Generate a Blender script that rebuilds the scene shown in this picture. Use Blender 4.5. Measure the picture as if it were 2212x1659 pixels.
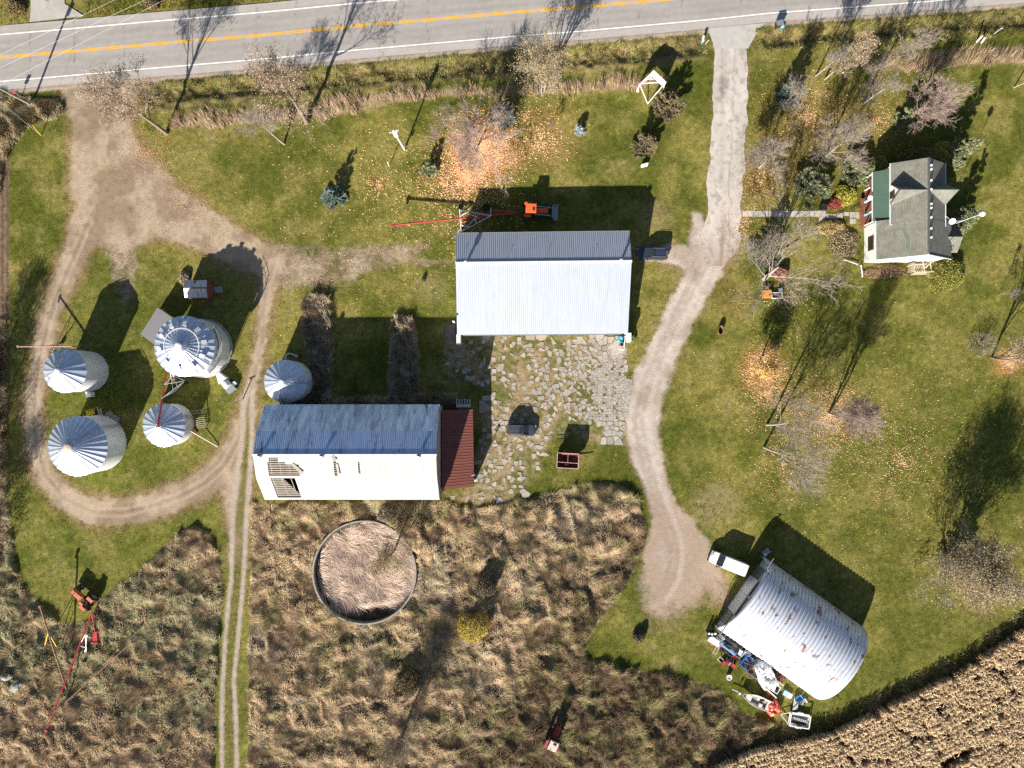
import bpy, math, random
import numpy as np
from mathutils import Vector, Matrix
R = math.radians
for o in list(bpy.data.objects): bpy.data.objects.remove(o)
SC = bpy.context.scene
COL = SC.collection
# ------------------------------------------------------------ camera, sky, sun, exposure
CH = 109.0                                    # drone height above the yard, metres
cam = bpy.data.cameras.new('camera'); cam_o = bpy.data.objects.new('camera', cam); COL.objects.link(cam_o)
cam.sensor_width = 36; cam.sensor_fit = 'HORIZONTAL'
cam.angle = 2*math.atan(79.0/CH)
cam.clip_start = 1; cam.clip_end = 6000
cam_o.location = (0, 0, CH); cam_o.rotation_euler = (0, 0, 0)
SC.camera = cam_o
SUN_EL, SUN_AZ = R(26.6), R(203.3)            # azimuth clockwise from north (+Y)
w = bpy.data.worlds.new('World'); SC.world = w; w.use_nodes = True
nt = w.node_tree; nt.nodes.clear()
sky = nt.nodes.new('ShaderNodeTexSky'); sky.sky_type = 'NISHITA'; sky.sun_disc = False
sky.sun_elevation = SUN_EL; sky.sun_rotation = SUN_AZ; sky.altitude = 300
bg = nt.nodes.new('ShaderNodeBackground'); bg.inputs['Strength'].default_value = 0.05
wo = nt.nodes.new('ShaderNodeOutputWorld')
nt.links.new(sky.outputs[0], bg.inputs[0]); nt.links.new(bg.outputs[0], wo.inputs[0])
sl = bpy.data.lights.new('sun', 'SUN'); sl.energy = 5.0; sl.angle = R(0.5); sl.color = (1.0, 0.93, 0.82)
sun = bpy.data.objects.new('sun', sl); COL.objects.link(sun)
sdir = Vector((-math.sin(SUN_AZ)*math.cos(SUN_EL), -math.cos(SUN_AZ)*math.cos(SUN_EL), -math.sin(SUN_EL)))
sun.rotation_euler = sdir.to_track_quat('-Z', 'Y').to_euler(); sun.location = (-40, -90, 60)
SC.view_settings.view_transform = 'Standard'; SC.view_settings.look = 'None'
SC.view_settings.exposure = 1.16; SC.view_settings.gamma = 1.0
SC.cycles.max_bounces = 5; SC.cycles.diffuse_bounces = 2; SC.cycles.glossy_bounces = 3; SC.cycles.transmission_bounces = 2
SC.cycles.use_denoising = False
random.seed(5); rng = np.random.default_rng(7)
# ------------------------------------------------------------ survey: site plan units (1/14 m, x east, y south) to metres
def W(px, py, h=0.0):
    k = (1 - h/CH)/14.0
    return Vector(((px-1106)*k, (829.5-py)*k, h))
def WA(px, py):
    return (np.asarray(px, float)-1106)/14.0, (829.5-np.asarray(py, float))/14.0
# ------------------------------------------------------------ noise in numpy
def _h(ix, iy, s):
    n = (ix.astype(np.int64)*374761393 + iy.astype(np.int64)*668265263 + s*974634777) & 0xffffffff
    n = ((n ^ (n >> 13))*1274126177) & 0xffffffff
    return ((n ^ (n >> 16)) & 0xffff)/65535.0
def vn(x, y, s=0):
    xi = np.floor(x); yi = np.floor(y); fx = x-xi; fy = y-yi
    fx = fx*fx*(3-2*fx); fy = fy*fy*(3-2*fy)
    a = _h(xi, yi, s); b = _h(xi+1, yi, s); c = _h(xi, yi+1, s); d = _h(xi+1, yi+1, s)
    return (a*(1-fx)+b*fx)*(1-fy) + (c*(1-fx)+d*fx)*fy
def fbm(x, y, sc, s=0, o=4):
    t = 0; a = 1; n = 0
    for i in range(o):
        t = t + a*vn(x/sc*(2**i)+17.3*i, y/sc*(2**i)-9.1*i, s+i); n += a; a *= .55
    return t/n
def sst(a, b, x):
    t = np.clip((x-a)/(b-a), 0, 1); return t*t*(3-2*t)
def mix(a, b, t): return a*(1-t) + b*t
def sdline(X, Y, pts):                        # signed distance (plan units) to a strip with (x, y, half width)
    best = np.full(X.shape, 1e9)
    for (x0, y0, w0), (x1, y1, w1) in zip(pts, pts[1:]):
        dx, dy = x1-x0, y1-y0
        t = np.clip(((X-x0)*dx+(Y-y0)*dy)/(dx*dx+dy*dy), 0, 1)
        best = np.minimum(best, np.hypot(X-x0-t*dx, Y-y0-t*dy)-(w0+(w1-w0)*t))
    return best
def sdpoly(X, Y, P):                          # signed distance to polygon, negative inside
    best = np.full(X.shape, 1e9); ins = np.zeros(X.shape, bool)
    n = len(P)
    for i in range(n):
        x0, y0 = P[i]; x1, y1 = P[(i+1) % n]
        dx, dy = x1-x0, y1-y0
        t = np.clip(((X-x0)*dx+(Y-y0)*dy)/(dx*dx+dy*dy+1e-9), 0, 1)
        best = np.minimum(best, np.hypot(X-x0-t*dx, Y-y0-t*dy))
        c = ((y0 > Y) != (y1 > Y)) & (X < (x1-x0)*(Y-y0)/((y1-y0) if y1 != y0 else 1e-9)+x0)
        ins ^= c
    return np.where(ins, -best, best)
# ------------------------------------------------------------ materials
def new_mat(name):
    m = bpy.data.materials.new(name); m.use_nodes = True; t = m.node_tree; t.nodes.clear()
    o = t.nodes.new('ShaderNodeOutputMaterial'); b = t.nodes.new('ShaderNodeBsdfPrincipled')
    t.links.new(b.outputs[0], o.inputs[0]); return m, t, b
def nz(t, scale, detail=4, rough=.6, vec=None, typ='ShaderNodeTexNoise'):
    n = t.nodes.new(typ); n.inputs['Scale'].default_value = scale
    if 'Detail' in n.inputs: n.inputs['Detail'].default_value = detail
    if 'Roughness' in n.inputs: n.inputs['Roughness'].default_value = rough
    if vec is not None: t.links.new(vec, n.inputs['Vector'])
    return n
def ramp(t, src, stops):
    r = t.nodes.new('ShaderNodeValToRGB'); e = r.color_ramp.elements
    while len(e) < len(stops): e.new(.5)
    for i, (p, c) in enumerate(stops):
        e[i].position = p; e[i].color = (c, c, c, 1) if isinstance(c, (int, float)) else (*c, 1)
    t.links.new(src, r.inputs[0]); return r.outputs[0]
def mixc(t, a, b, fac, typ='MIX'):
    m = t.nodes.new('ShaderNodeMix'); m.data_type = 'RGBA'; m.blend_type = typ
    for s, v in ((m.inputs[0], fac), (m.inputs[6], a), (m.inputs[7], b)):
        if hasattr(v, 'type'): t.links.new(v, s)
        elif isinstance(v, (int, float)): s.default_value = v if s.type == 'VALUE' else (v, v, v, 1)
        else: s.default_value = (*v, 1)
    return m.outputs[2]
def objvec(t, sc=(1, 1, 1), rot=(0, 0, 0)):
    g = t.nodes.new('ShaderNodeTexCoord'); mp = t.nodes.new('ShaderNodeMapping')
    mp.inputs['Scale'].default_value = sc; mp.inputs['Rotation'].default_value = rot
    t.links.new(g.outputs['Object'], mp.inputs[0]); return mp.outputs[0]
def bump(t, b, h, strength=.4, dist=.05):
    n = t.nodes.new('ShaderNodeBump'); n.inputs['Strength'].default_value = strength; n.inputs['Distance'].default_value = dist
    t.links.new(h, n.inputs['Height']); t.links.new(n.outputs[0], b.inputs['Normal'])
def flat(name, c, rough=.6, metal=0, var=.18, sc=3.0, c2=None, streak=None):
    """paint / wood / plastic with mottled tone; c2 = wear colour in patches"""
    m, t, b = new_mat(name)
    v = objvec(t, streak or (1, 1, 1))
    n = nz(t, sc, 5, .65, v)
    k = ramp(t, n.outputs[0], [(.3, 1-var), (.7, 1+var*.4)])
    col = mixc(t, c, k, 1.0, 'MULTIPLY')
    if c2 is not None:
        n2 = nz(t, sc*.6, 6, .7, v); f = ramp(t, n2.outputs[0], [(.52, 0), (.62, 1)])
        col = mixc(t, col, c2, f)
    t.links.new(col, b.inputs['Base Color'])
    b.inputs['Roughness'].default_value = rough; b.inputs['Metallic'].default_value = metal
    bump(t, b, n.outputs[0], .15, .02)
    return m
def vcolmat(name, rough=.85, fine=None, bs=.0, spec=.2):
    m, t, b = new_mat(name)
    a = t.nodes.new('ShaderNodeAttribute'); a.attribute_name = 'col'
    c = a.outputs['Color']
    if fine:
        v = objvec(t)
        n1 = nz(t, fine[0], 3, .7, v); n2 = nz(t, fine[1], 2, .6, v)
        c = mixc(t, c, ramp(t, n1.outputs[0], [(.28, .42), (.5, 1.0), (.75, 1.55)]), a.outputs['Alpha'], 'MULTIPLY')
        c = mixc(t, c, ramp(t, n2.outputs[0], [(.25, .7), (.75, 1.3)]), a.outputs['Alpha'], 'MULTIPLY')
        if bs: bump(t, b, n1.outputs[0], bs, .12)
    t.links.new(c, b.inputs['Base Color']); b.inputs['Roughness'].default_value = rough
    b.inputs['Specular IOR Level'].default_value = spec
    return m
M = {}
# ------------------------------------------------------------ object helpers
def tag(o, label=None, cat=None, group=None, kind=None):
    if label: o['label'] = label
    if cat: o['category'] = cat
    if group: o['group'] = group
    if kind: o['kind'] = kind
    return o
def thing(name, loc, label, cat, rz=0.0, group=None):
    o = bpy.data.objects.new(name, None); COL.objects.link(o); o.empty_display_size = .3
    o.location = loc; o.rotation_euler = (0, 0, rz); return tag(o, label, cat, group)
def npmesh(name, V, F, mat, cols=None, parent=None, smooth=False):
    V = np.asarray(V, np.float32); F = np.asarray(F, np.int32)
    me = bpy.data.meshes.new(name); nf, k = F.shape
    me.vertices.add(len(V)); me.vertices.foreach_set('co', V.ravel())
    me.loops.add(nf*k); me.loops.foreach_set('vertex_index', F.ravel())
    me.polygons.add(nf); me.polygons.foreach_set('loop_start', np.arange(0, nf*k, k, dtype=np.int32))
    me.polygons.foreach_set('loop_total', np.full(nf, k, np.int32))
    if smooth: me.polygons.foreach_set('use_smooth', np.ones(nf, bool))
    me.update(calc_edges=True)
    if cols is not None:
        a = me.color_attributes.new('col', 'FLOAT_COLOR', 'POINT')
        c = np.ones((len(V), 4), np.float32); cols = np.asarray(cols); c[:, :cols.shape[1]] = cols; a.data.foreach_set('color', c.ravel())
    me.materials.append(mat)
    o = bpy.data.objects.new(name, me); COL.objects.link(o)
    if parent: o.parent = parent
    return o
class MB:
    def __init__(s): s.v = []; s.f = []; s.c = []; s.cur = None
    def add(s, vs, fs):
        n = len(s.v); s.v += [tuple(v) for v in vs]; s.f += [tuple(i+n for i in f) for f in fs]
        if s.cur is not None: s.c += [s.cur]*len(vs)
        return s
    def box(s, c, d, rz=0, rx=0, ry=0):
        m = Matrix.Rotation(rz, 3, 'Z') @ Matrix.Rotation(ry, 3, 'Y') @ Matrix.Rotation(rx, 3, 'X')
        vs = [Vector(c) + m @ Vector((x*d[0]/2, y*d[1]/2, z*d[2]/2)) for x in (-1, 1) for y in (-1, 1) for z in (-1, 1)]
        return s.add(vs, [(0, 1, 3, 2), (4, 6, 7, 5), (0, 4, 5, 1), (2, 3, 7, 6), (0, 2, 6, 4), (1, 5, 7, 3)])
    def bar(s, a, b, w, h=None):
        a = Vector(a); b = Vector(b); h = h or w; d = (b-a); L = d.length
        if L < 1e-6: return s
        d.normalize(); u = d.cross(Vector((0, 0, 1)))
        u = Vector((1, 0, 0)) if u.length < .01 else u.normalized(); v = u.cross(d)
        vs = [p + u*x*w/2 + v*y*h/2 for p in (a, b) for x, y in ((-1, -1), (1, -1), (1, 1), (-1, 1))]
        return s.add(vs, [(3, 2, 1, 0), (4, 5, 6, 7), (0, 1, 5, 4), (1, 2, 6, 5), (2, 3, 7, 6), (3, 0, 4, 7)])
    def tube(s, a, b, r0, r1=None, n=10, cap=True):
        a = Vector(a); b = Vector(b); r1 = r0 if r1 is None else r1; d = (b-a).normalized()
        u = d.cross(Vector((0, 0, 1))); u = Vector((1, 0, 0)) if u.length < .01 else u.normalized(); v = d.cross(u)
        vs = [p + (u*math.cos(6.28318*i/n)+v*math.sin(6.28318*i/n))*r for p, r in ((a, r0), (b, r1)) for i in range(n)]
        fs = [(i, (i+1) % n, n+(i+1) % n, n+i) for i in range(n)]
        if cap: fs += [tuple(range(n-1, -1, -1)), tuple(range(n, 2*n))]
        return s.add(vs, fs)
    def ring(s, c, axis, prof, n=24, a0=0, a1=6.28318530718):   # lathe: prof = [(r, z)]
        ax = Vector(axis).normalized(); u = Vector((1, 0, 0)) if abs(ax.x) < .9 else Vector((0, 1, 0)); u = (u-ax*u.dot(ax)).normalized(); v = ax.cross(u); c = Vector(c)
        full = abs(a1-a0-6.28318530718) < 1e-4; m = n if full else n+1; k = len(prof)
        vs = [c+ax*z+(u*math.cos(a0+(a1-a0)*i/n)+v*math.sin(a0+(a1-a0)*i/n))*r for i in range(m) for r, z in prof]
        fs = [(i*k+j, ((i+1) % m)*k+j, ((i+1) % m)*k+j+1, i*k+j+1) for i in range(n) for j in range(k-1)]
        return s.add(vs, fs)
    def prism(s, poly, z0, z1):
        n = len(poly); vs = [(x, y, z0) for x, y in poly]+[(x, y, z1) for x, y in poly]
        return s.add(vs, [tuple(range(n-1, -1, -1)), tuple(range(n, 2*n))]+[(i, (i+1) % n, n+(i+1) % n, n+i) for i in range(n)])
    def slab(s, q, th):                        # quad with thickness, q = 4 points counter-clockwise from above
        q = [Vector(p) for p in q]; nn = (q[1]-q[0]).cross(q[-1]-q[0]).normalized()*th; n = len(q)
        vs = q+[p-nn for p in q]
        return s.add(vs, [tuple(range(n)), tuple(range(2*n-1, n-1, -1))]+[(i, n+i, n+(i+1) % n, (i+1) % n) for i in range(n)])
    def split(s, name, mat, parent=None):      # one object for each separate piece
        par = list(range(len(s.v)))
        def find(i):
            while par[i] != i: par[i] = par[par[i]]; i = par[i]
            return i
        for f in s.f:
            for i in f[1:]: par[find(i)] = find(f[0])
        gs = {}
        for f in s.f: gs.setdefault(find(f[0]), []).append(f)
        for fs in gs.values():
            ids = sorted({i for f in fs for i in f}); mp = {j: k for k, j in enumerate(ids)}; m_ = MB(); m_.add([s.v[i] for i in ids], [tuple(mp[i] for i in f) for f in fs]); m_.build(name, mat, parent)
    def build(s, name, mat, parent=None, smooth=False, off=None):
        me = bpy.data.meshes.new(name)
        vs = s.v if off is None else [(x-off[0], y-off[1], z-off[2]) for x, y, z in s.v]
        me.from_pydata(vs, [], s.f); me.update()
        if s.c and len(s.c) == len(s.v):
            a = me.color_attributes.new('col', 'FLOAT_COLOR', 'POINT')
            a.data.foreach_set('color', np.array([(*c, .35) for c in s.c], np.float32).ravel())
        if smooth:
            me.polygons.foreach_set('use_smooth', [True]*len(me.polygons)); me.set_sharp_from_angle(angle=R(40))
        me.materials.append(mat)
        o = bpy.data.objects.new(name, me); COL.objects.link(o)
        if parent: o.parent = parent
        return o
def corr(p0, p1, p2, p3, pitch, amp, rows=1, skip=None, prof='rib'):
    """corrugated sheet: p0-p1 eave, p3-p2 ridge; ribs run eave to ridge"""
    p0, p1, p2, p3 = map(Vector, (p0, p1, p2, p3)); nn = (p1-p0).cross(p3-p0).normalized()
    L = (p1-p0).length; n = max(2, int(L/pitch)); us = []
    for i in range(n):
        if prof == 'rib': us += [(i/n, 0), ((i+.72)/n, 0), ((i+.80)/n, 1), ((i+.92)/n, 1)]
        else: us += [(i/n, 0), ((i+.25)/n, .7), ((i+.5)/n, 1), ((i+.75)/n, .7)]
    us.append((1, 0)); vs = []; k = len(us)
    for r in range(rows+1):
        v = r/rows
        for u, a in us:
            vs.append(p0.lerp(p1, u).lerp(p3.lerp(p2, u), v)+nn*amp*a)
    fs = []
    for r in range(rows):
        for i in range(k-1):
            if skip and skip((us[i][0]+us[i+1][0])/2, (r+.5)/rows): continue
            fs.append((r*k+i, r*k+i+1, (r+1)*k+i+1, (r+1)*k+i))
    m = MB(); m.add(vs, fs); return m
# ------------------------------------------------------------ material library
def metal_roof(name, base=(.78, .79, .8), rust=None, rustamt=.62, rough=.38, streak=(1, 1, 1), metal=.25, dirt=.25, rs=.5, edge=.05):
    m, t, b = new_mat(name)
    v = objvec(t, streak); n = nz(t, 1.2, 5, .65, v); n2 = nz(t, 9, 3, .6, v)
    c = mixc(t, base, ramp(t, n.outputs[0], [(.3, 1-dirt), (.62, 1.0)]), 1.0, 'MULTIPLY')
    c = mixc(t, c, ramp(t, n2.outputs[0], [(.3, .9), (.7, 1.04)]), 1.0, 'MULTIPLY')
    if rust:
        n3 = nz(t, rs, 8, .72, v)
        c = mixc(t, c, rust, ramp(t, n3.outputs[0], [(rustamt, 0), (rustamt+edge, 1)]))
    t.links.new(c, b.inputs['Base Color']); b.inputs['Metallic'].default_value = metal
    t.links.new(ramp(t, n.outputs[0], [(.3, rough+.2), (.7, rough)]), b.inputs['Roughness'])
    return m
M['white_roof'] = metal_roof('white_roof', (.38, .42, .50), (.25, .25, .26), .66, streak=(2.2, .16, .3), metal=.12, dirt=.16, rough=.45, rs=1.3, edge=.14)
M['barn_roof'] = metal_roof('barn_roof', (.56, .70, .96), (.15, .14, .13), .56, streak=(1.2, .22, .22), metal=.8, dirt=.45, rough=.36, rs=.9, edge=.10)  # blue base paints in the sky reflected by the north slope's bare metal
M['barn_roof_south'] = metal_roof('barn_roof_south', (.40, .40, .39), (.13, .10, .07), .585, streak=(2.4, .34, .34), metal=.1, dirt=.15, rough=.5, rs=1.0, edge=.22)
M['silo_roof'] = metal_roof('silo_roof', (.66, .72, .84), (.20, .11, .09), .61, metal=.7, dirt=.25, rough=.36, rs=.9)
M['silo_wall'] = metal_roof('silo_wall', (.72, .74, .76), (.3, .26, .2), .78, streak=(1, 1, .3), metal=.1, dirt=.2, rough=.45)
M['quonset'] = metal_roof('quonset', (.74, .77, .84), (.36, .19, .11), .578, streak=(1.2, .6, .6), metal=.4, dirt=.16, rough=.42, rs=.9, edge=.03)
M['red_roof'] = metal_roof('red_roof', (.20, .062, .045), (.35, .35, .36), .70, streak=(.15, 1.6, 1), metal=.1, dirt=.35, rough=.5, rs=1.0)
M['shed_roof'] = metal_roof('shed_roof', (.6, .62, .64), (.25, .10, .07), .55, streak=(2.2, .2, .3), metal=.3, dirt=.3, rough=.4, rs=1)
M['grey_sheet'] = metal_roof('grey_sheet', (.60, .61, .63), None, metal=.0, dirt=.12, rough=.6)
M['trim'] = flat('trim', (.72, .74, .77), .45, .1, .1)
M['white'] = flat('white', (.78, .77, .75), .6, 0, .12, 2.0)
M['white_paint'] = flat('white_paint', (.8, .8, .8), .35, 0, .05)
M['wood_grey'] = flat('wood_grey', (.34, .29, .24), .85, 0, .45, 4, streak=(.3, 3, 3))
M['wood_pale'] = flat('wood_pale', (.5, .42, .31), .8, 0, .3, 5)
M['wood_red'] = flat('wood_red', (.24, .085, .05), .7, 0, .35, 3, streak=(3, .4, 1))
M['dark'] = flat('dark', (.015, .015, .017), .8, 0, .3)
M['tyre'] = flat('tyre', (.022, .022, .024), .85, 0, .3, 8)
M['rim'] = flat('rim', (.4, .4, .42), .4, .6, .2)
M['steel'] = flat('steel', (.42, .43, .44), .45, .6, .25, 4)
M['galv'] = flat('galv', (.72, .73, .75), .7, .0, .2, 4)
M['concrete'] = flat('concrete', (.42, .39, .35), .9, 0, .3, 1.5)
M['red_paint'] = flat('red_paint', (.42, .035, .04), .45, 0, .25, 2, (.26, .09, .06))
M['rust_pipe'] = flat('rust_pipe', (.24, .12, .07), .8, 0, .4, 3)
M['orange_paint'] = flat('orange_paint', (.78, .13, .04), .4, 0, .2, 2)
M['faded_orange'] = flat('faded_orange', (.6, .17, .07), .55, 0, .3, 3, (.3, .12, .08))
M['blue'] = flat('blue', (.04, .2, .5), .5, 0, .2, 3)
M['cyan'] = flat('cyan', (.08, .45, .62), .5, 0, .1)
M['yellow'] = flat('yellow', (.75, .52, .03), .5, 0, .1)
M['tarp_orange'] = flat('tarp_orange', (.72, .12, .06), .4, 0, .2, 3)
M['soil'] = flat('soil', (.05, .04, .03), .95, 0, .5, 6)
M['green_roof'] = flat('green_roof', (.055, .10, .075), .9, 0, .18, 1.6)
def shingle(name, base, patch=None):
    m, t, b = new_mat(name); v = objvec(t)
    br = t.nodes.new('ShaderNodeTexBrick'); br.inputs['Scale'].default_value = 1; br.inputs['Brick Width'].default_value = .32
    br.inputs['Row Height'].default_value = .16; br.inputs['Mortar Size'].default_value = .012
    br.inputs['Color1'].default_value = (.85, .85, .85, 1); br.inputs['Color2'].default_value = (1.1, 1.1, 1.1, 1); br.inputs['Mortar'].default_value = (.5, .5, .5, 1)
    v2 = objvec(t, rot=(0, 0, R(90))); t.links.new(v2, br.inputs[0])
    n = nz(t, .8, 6, .7, v); c = mixc(t, base, ramp(t, n.outputs[0], [(.3, .72), (.7, 1.15)]), 1, 'MULTIPLY')
    c = mixc(t, c, br.outputs[0], 1, 'MULTIPLY')
    n2 = nz(t, 14, 3, .7, v); c = mixc(t, c, ramp(t, n2.outputs[0], [(.3, .85), (.7, 1.12)]), 1, 'MULTIPLY')
    if patch:
        vp = objvec(t, (1, .35, 1)); n3 = nz(t, .55, 2, .5, vp); c = mixc(t, c, patch, ramp(t, n3.outputs[0], [(.66, 0), (.68, .7)]))
        n4 = nz(t, 1.1, 7, .8, objvec(t, (1.6, .4, 1))); c = mixc(t, c, (.09, .07, .06), ramp(t, n4.outputs[0], [(.6, 0), (.66, .75)]))
    t.links.new(c, b.inputs['Base Color']); b.inputs['Roughness'].default_value = .9
    return m
M['shingle'] = shingle('shingle', (.19, .19, .16), (.07, .13, .095))
M['shingle_dark'] = shingle('shingle_dark', (.10, .10, .09))
M['siding'] = flat('siding', (.74, .73, .70), .7, 0, .08, 2)
m, t, b = new_mat('glass'); b.inputs['Base Color'].default_value = (.02, .028, .03, 1); b.inputs['Roughness'].default_value = .08
b.inputs['Specular IOR Level'].default_value = .7; M['glass'] = m
def carpaint(name, c, metal=.3):
    m, t, b = new_mat(name); b.inputs['Base Color'].default_value = (*c, 1); b.inputs['Metallic'].default_value = metal
    b.inputs['Roughness'].default_value = .32; b.inputs['Coat Weight'].default_value = .6; b.inputs['Coat Roughness'].default_value = .08; return m
M['car_blue'] = carpaint('car_blue', (.035, .05, .085)); M['car_grey'] = carpaint('car_grey', (.065, .07, .09)); M['van_white'] = carpaint('van_white', (.8, .8, .8), 0)
M['ground'] = vcolmat('ground', .95, (5.5, 1.3), .55, .1)
M['paved'] = vcolmat('paved', .9, (14, 1.1), .08, .25)
M['blade'] = vcolmat('blade', .8, None, 0, .15)
M['leaf'] = vcolmat('leaf', .7, None, 0, .2)
# ------------------------------------------------------------ site plan
SOUTH = [(-200, 213.3), (0, 195), (110, 186), (300, 169), (553, 148), (760, 128), (1106, 98), (1261, 86), (1516, 63), (1659, 48), (1956, 26), (2212, 6), (2500, -16)]
def road_y(X, off=0):                          # south edge of the asphalt
    xs = [p[0] for p in SOUTH]; ys = [p[1] for p in SOUTH]; return np.interp(X, xs, ys)+off
TRACK = [  # farm track strips (x, y, half width)
 [(218, 170, 105), (212, 215, 75), (214, 260, 62), (222, 320, 72), (245, 380, 90), (275, 430, 105)],
 [(200, 400, 48), (225, 450, 66), (255, 480, 60)],
 [(275, 430, 90), (340, 450, 62), (430, 490, 46), (520, 540, 40), (580, 570, 36)],
 [(190, 480, 42), (165, 540, 28), (143, 590, 25), (118, 650, 22), (102, 705, 21), (86, 770, 19), (75, 830, 19), (72, 900, 22), (78, 960, 24), (100, 1030, 24), (140, 1078, 28), (200, 1105, 29), (262, 1108, 30), (330, 1092, 30), (390, 1072, 30), (440, 1045, 30), (485, 1005, 28), (515, 950, 24), (530, 900, 20), (538, 850, 16), (552, 800, 13), (566, 740, 12), (569, 680, 14), (575, 620, 20), (590, 570, 28)],
 [(505, 1040, 34), (513, 1110, 22), (510, 1200, 19)]]
RUTS = [[(533, 842, 5), (527, 880, 5), (519, 980, 5), (508, 1040, 6), (502, 1130, 5), (500, 1242, 4.5), (487, 1369, 4.5), (480, 1500, 4.5), (479, 1600, 4.5), (480, 1750, 4.5)],
        [(545, 850, 5), (545, 930, 5), (539, 1035, 5.5), (532, 1130, 5), (527, 1242, 4.5), (515, 1369, 4.5), (505, 1469, 4.5), (510, 1569, 4.5), (512, 1750, 4.5)]]
FADED = [[(590, 560, 40), (650, 572, 38), (720, 572, 32), (800, 560, 27), (880, 545, 15), (920, 535, 8)], [(620, 590, 30), (700, 600, 22), (760, 585, 20)],
         [(900, 565, 3), (985, 567, 3)], [(255, 480, 40), (265, 570, 30), (270, 640, 10)]]
DRIVE = [(1580, 95, 36), (1579, 200, 36), (1570, 350, 38), (1564, 464, 37), (1548, 540, 40), (1528, 575, 26)]
GRAVEL = [[(1535, 560, 34), (1512, 600, 36), (1477, 665, 35), (1443, 740, 33), (1404, 825, 39), (1385, 904, 40), (1396, 979, 33), (1419, 1054, 27), (1435, 1104, 32), (1456, 1154, 52), (1462, 1204, 74), (1455, 1250, 68), (1425, 1300, 28)],
          [(1400, 549, 15), (1450, 549, 20), (1505, 562, 30)], [(1505, 470, 10), (1510, 500, 20), (1515, 550, 30)], [(1500, 1215, 44), (1540, 1262, 22), (1560, 1290, 12)]]
YARD = [(960, 728), (1345, 728), (1355, 800), (1366, 830), (1352, 900), (1352, 955), (1290, 960), (1240, 940), (1185, 955), (1170, 1010), (1130, 1060), (1090, 1085), (1020, 1090), (955, 1072), (1025, 1052), (1030, 980), (1048, 900), (1058, 835), (960, 830)]
MEADOW = [(545, 1085), (600, 1092), (660, 1084), (760, 1086), (850, 1078), (960, 1085), (1040, 1098), (1100, 1085), (1190, 1070), (1240, 1048), (1300, 1040), (1350, 1052), (1382, 1080), (1390, 1130), (1383, 1190), (1362, 1250), (1330, 1290), (1295, 1340), (1262, 1385), (1262, 1420), (1330, 1440), (1420, 1455), (1500, 1470), (1560, 1495), (1600, 1540), (1690, 1572), (1640, 1590), (1590, 1625), (1560, 1760), (538, 1760), (540, 1300)]
MEADOW2 = [(-140, 1000), (6, 990), (22, 1120), (30, 1200), (45, 1260), (90, 1310), (130, 1348), (190, 1345), (225, 1290), (290, 1240), (340, 1200), (380, 1160), (420, 1135), (455, 1150), (475, 1200), (478, 1300), (470, 1400), (464, 1500), (462, 1760), (-140, 1760)]
CORNER = [(-140, 215), (0, 206), (60, 215), (125, 215), (137, 240), (120, 258), (85, 262), (60, 275), (25, 320), (8, 360), (0, 420), (-140, 420)]
CORN_EDGE = [(1420, 1700), (1560, 1640), (1659, 1606), (1784, 1584), (1859, 1546), (1959, 1501), (2084, 1436), (2212, 1350), (2300, 1285), (2420, 1190)]
CORN = CORN_EDGE+[(2420, 1800), (1420, 1800)]
HEDGE = [(380, 262, 12), (512, 255, 12), (600, 248, 13), (700, 236, 16), (800, 220, 16), (880, 206, 10), (960, 199, 7), (1100, 197, 6), (1240, 190, 8), (1330, 184, 10), (1390, 178, 9), (1440, 170, 5)]
HEDGE2 = [(1850, 140, 6), (1900, 138, 14), (1970, 135, 16), (2060, 124, 18), (2130, 122, 16), (2212, 118, 18), (2400, 105, 18)]
STRIPA = [(655, 650), (680, 636), (712, 645), (718, 700), (718, 870), (640, 878), (668, 800), (655, 700)]
STRIPB = [(845, 690), (870, 680), (895, 692), (905, 760), (905, 878), (838, 878), (842, 760)]
BARNW = [(690, 862), (985, 850), (990, 880), (690, 880)]
TANK = (792-14*.22, 1238.7-4)                  # ring tank centre on the ground
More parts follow.
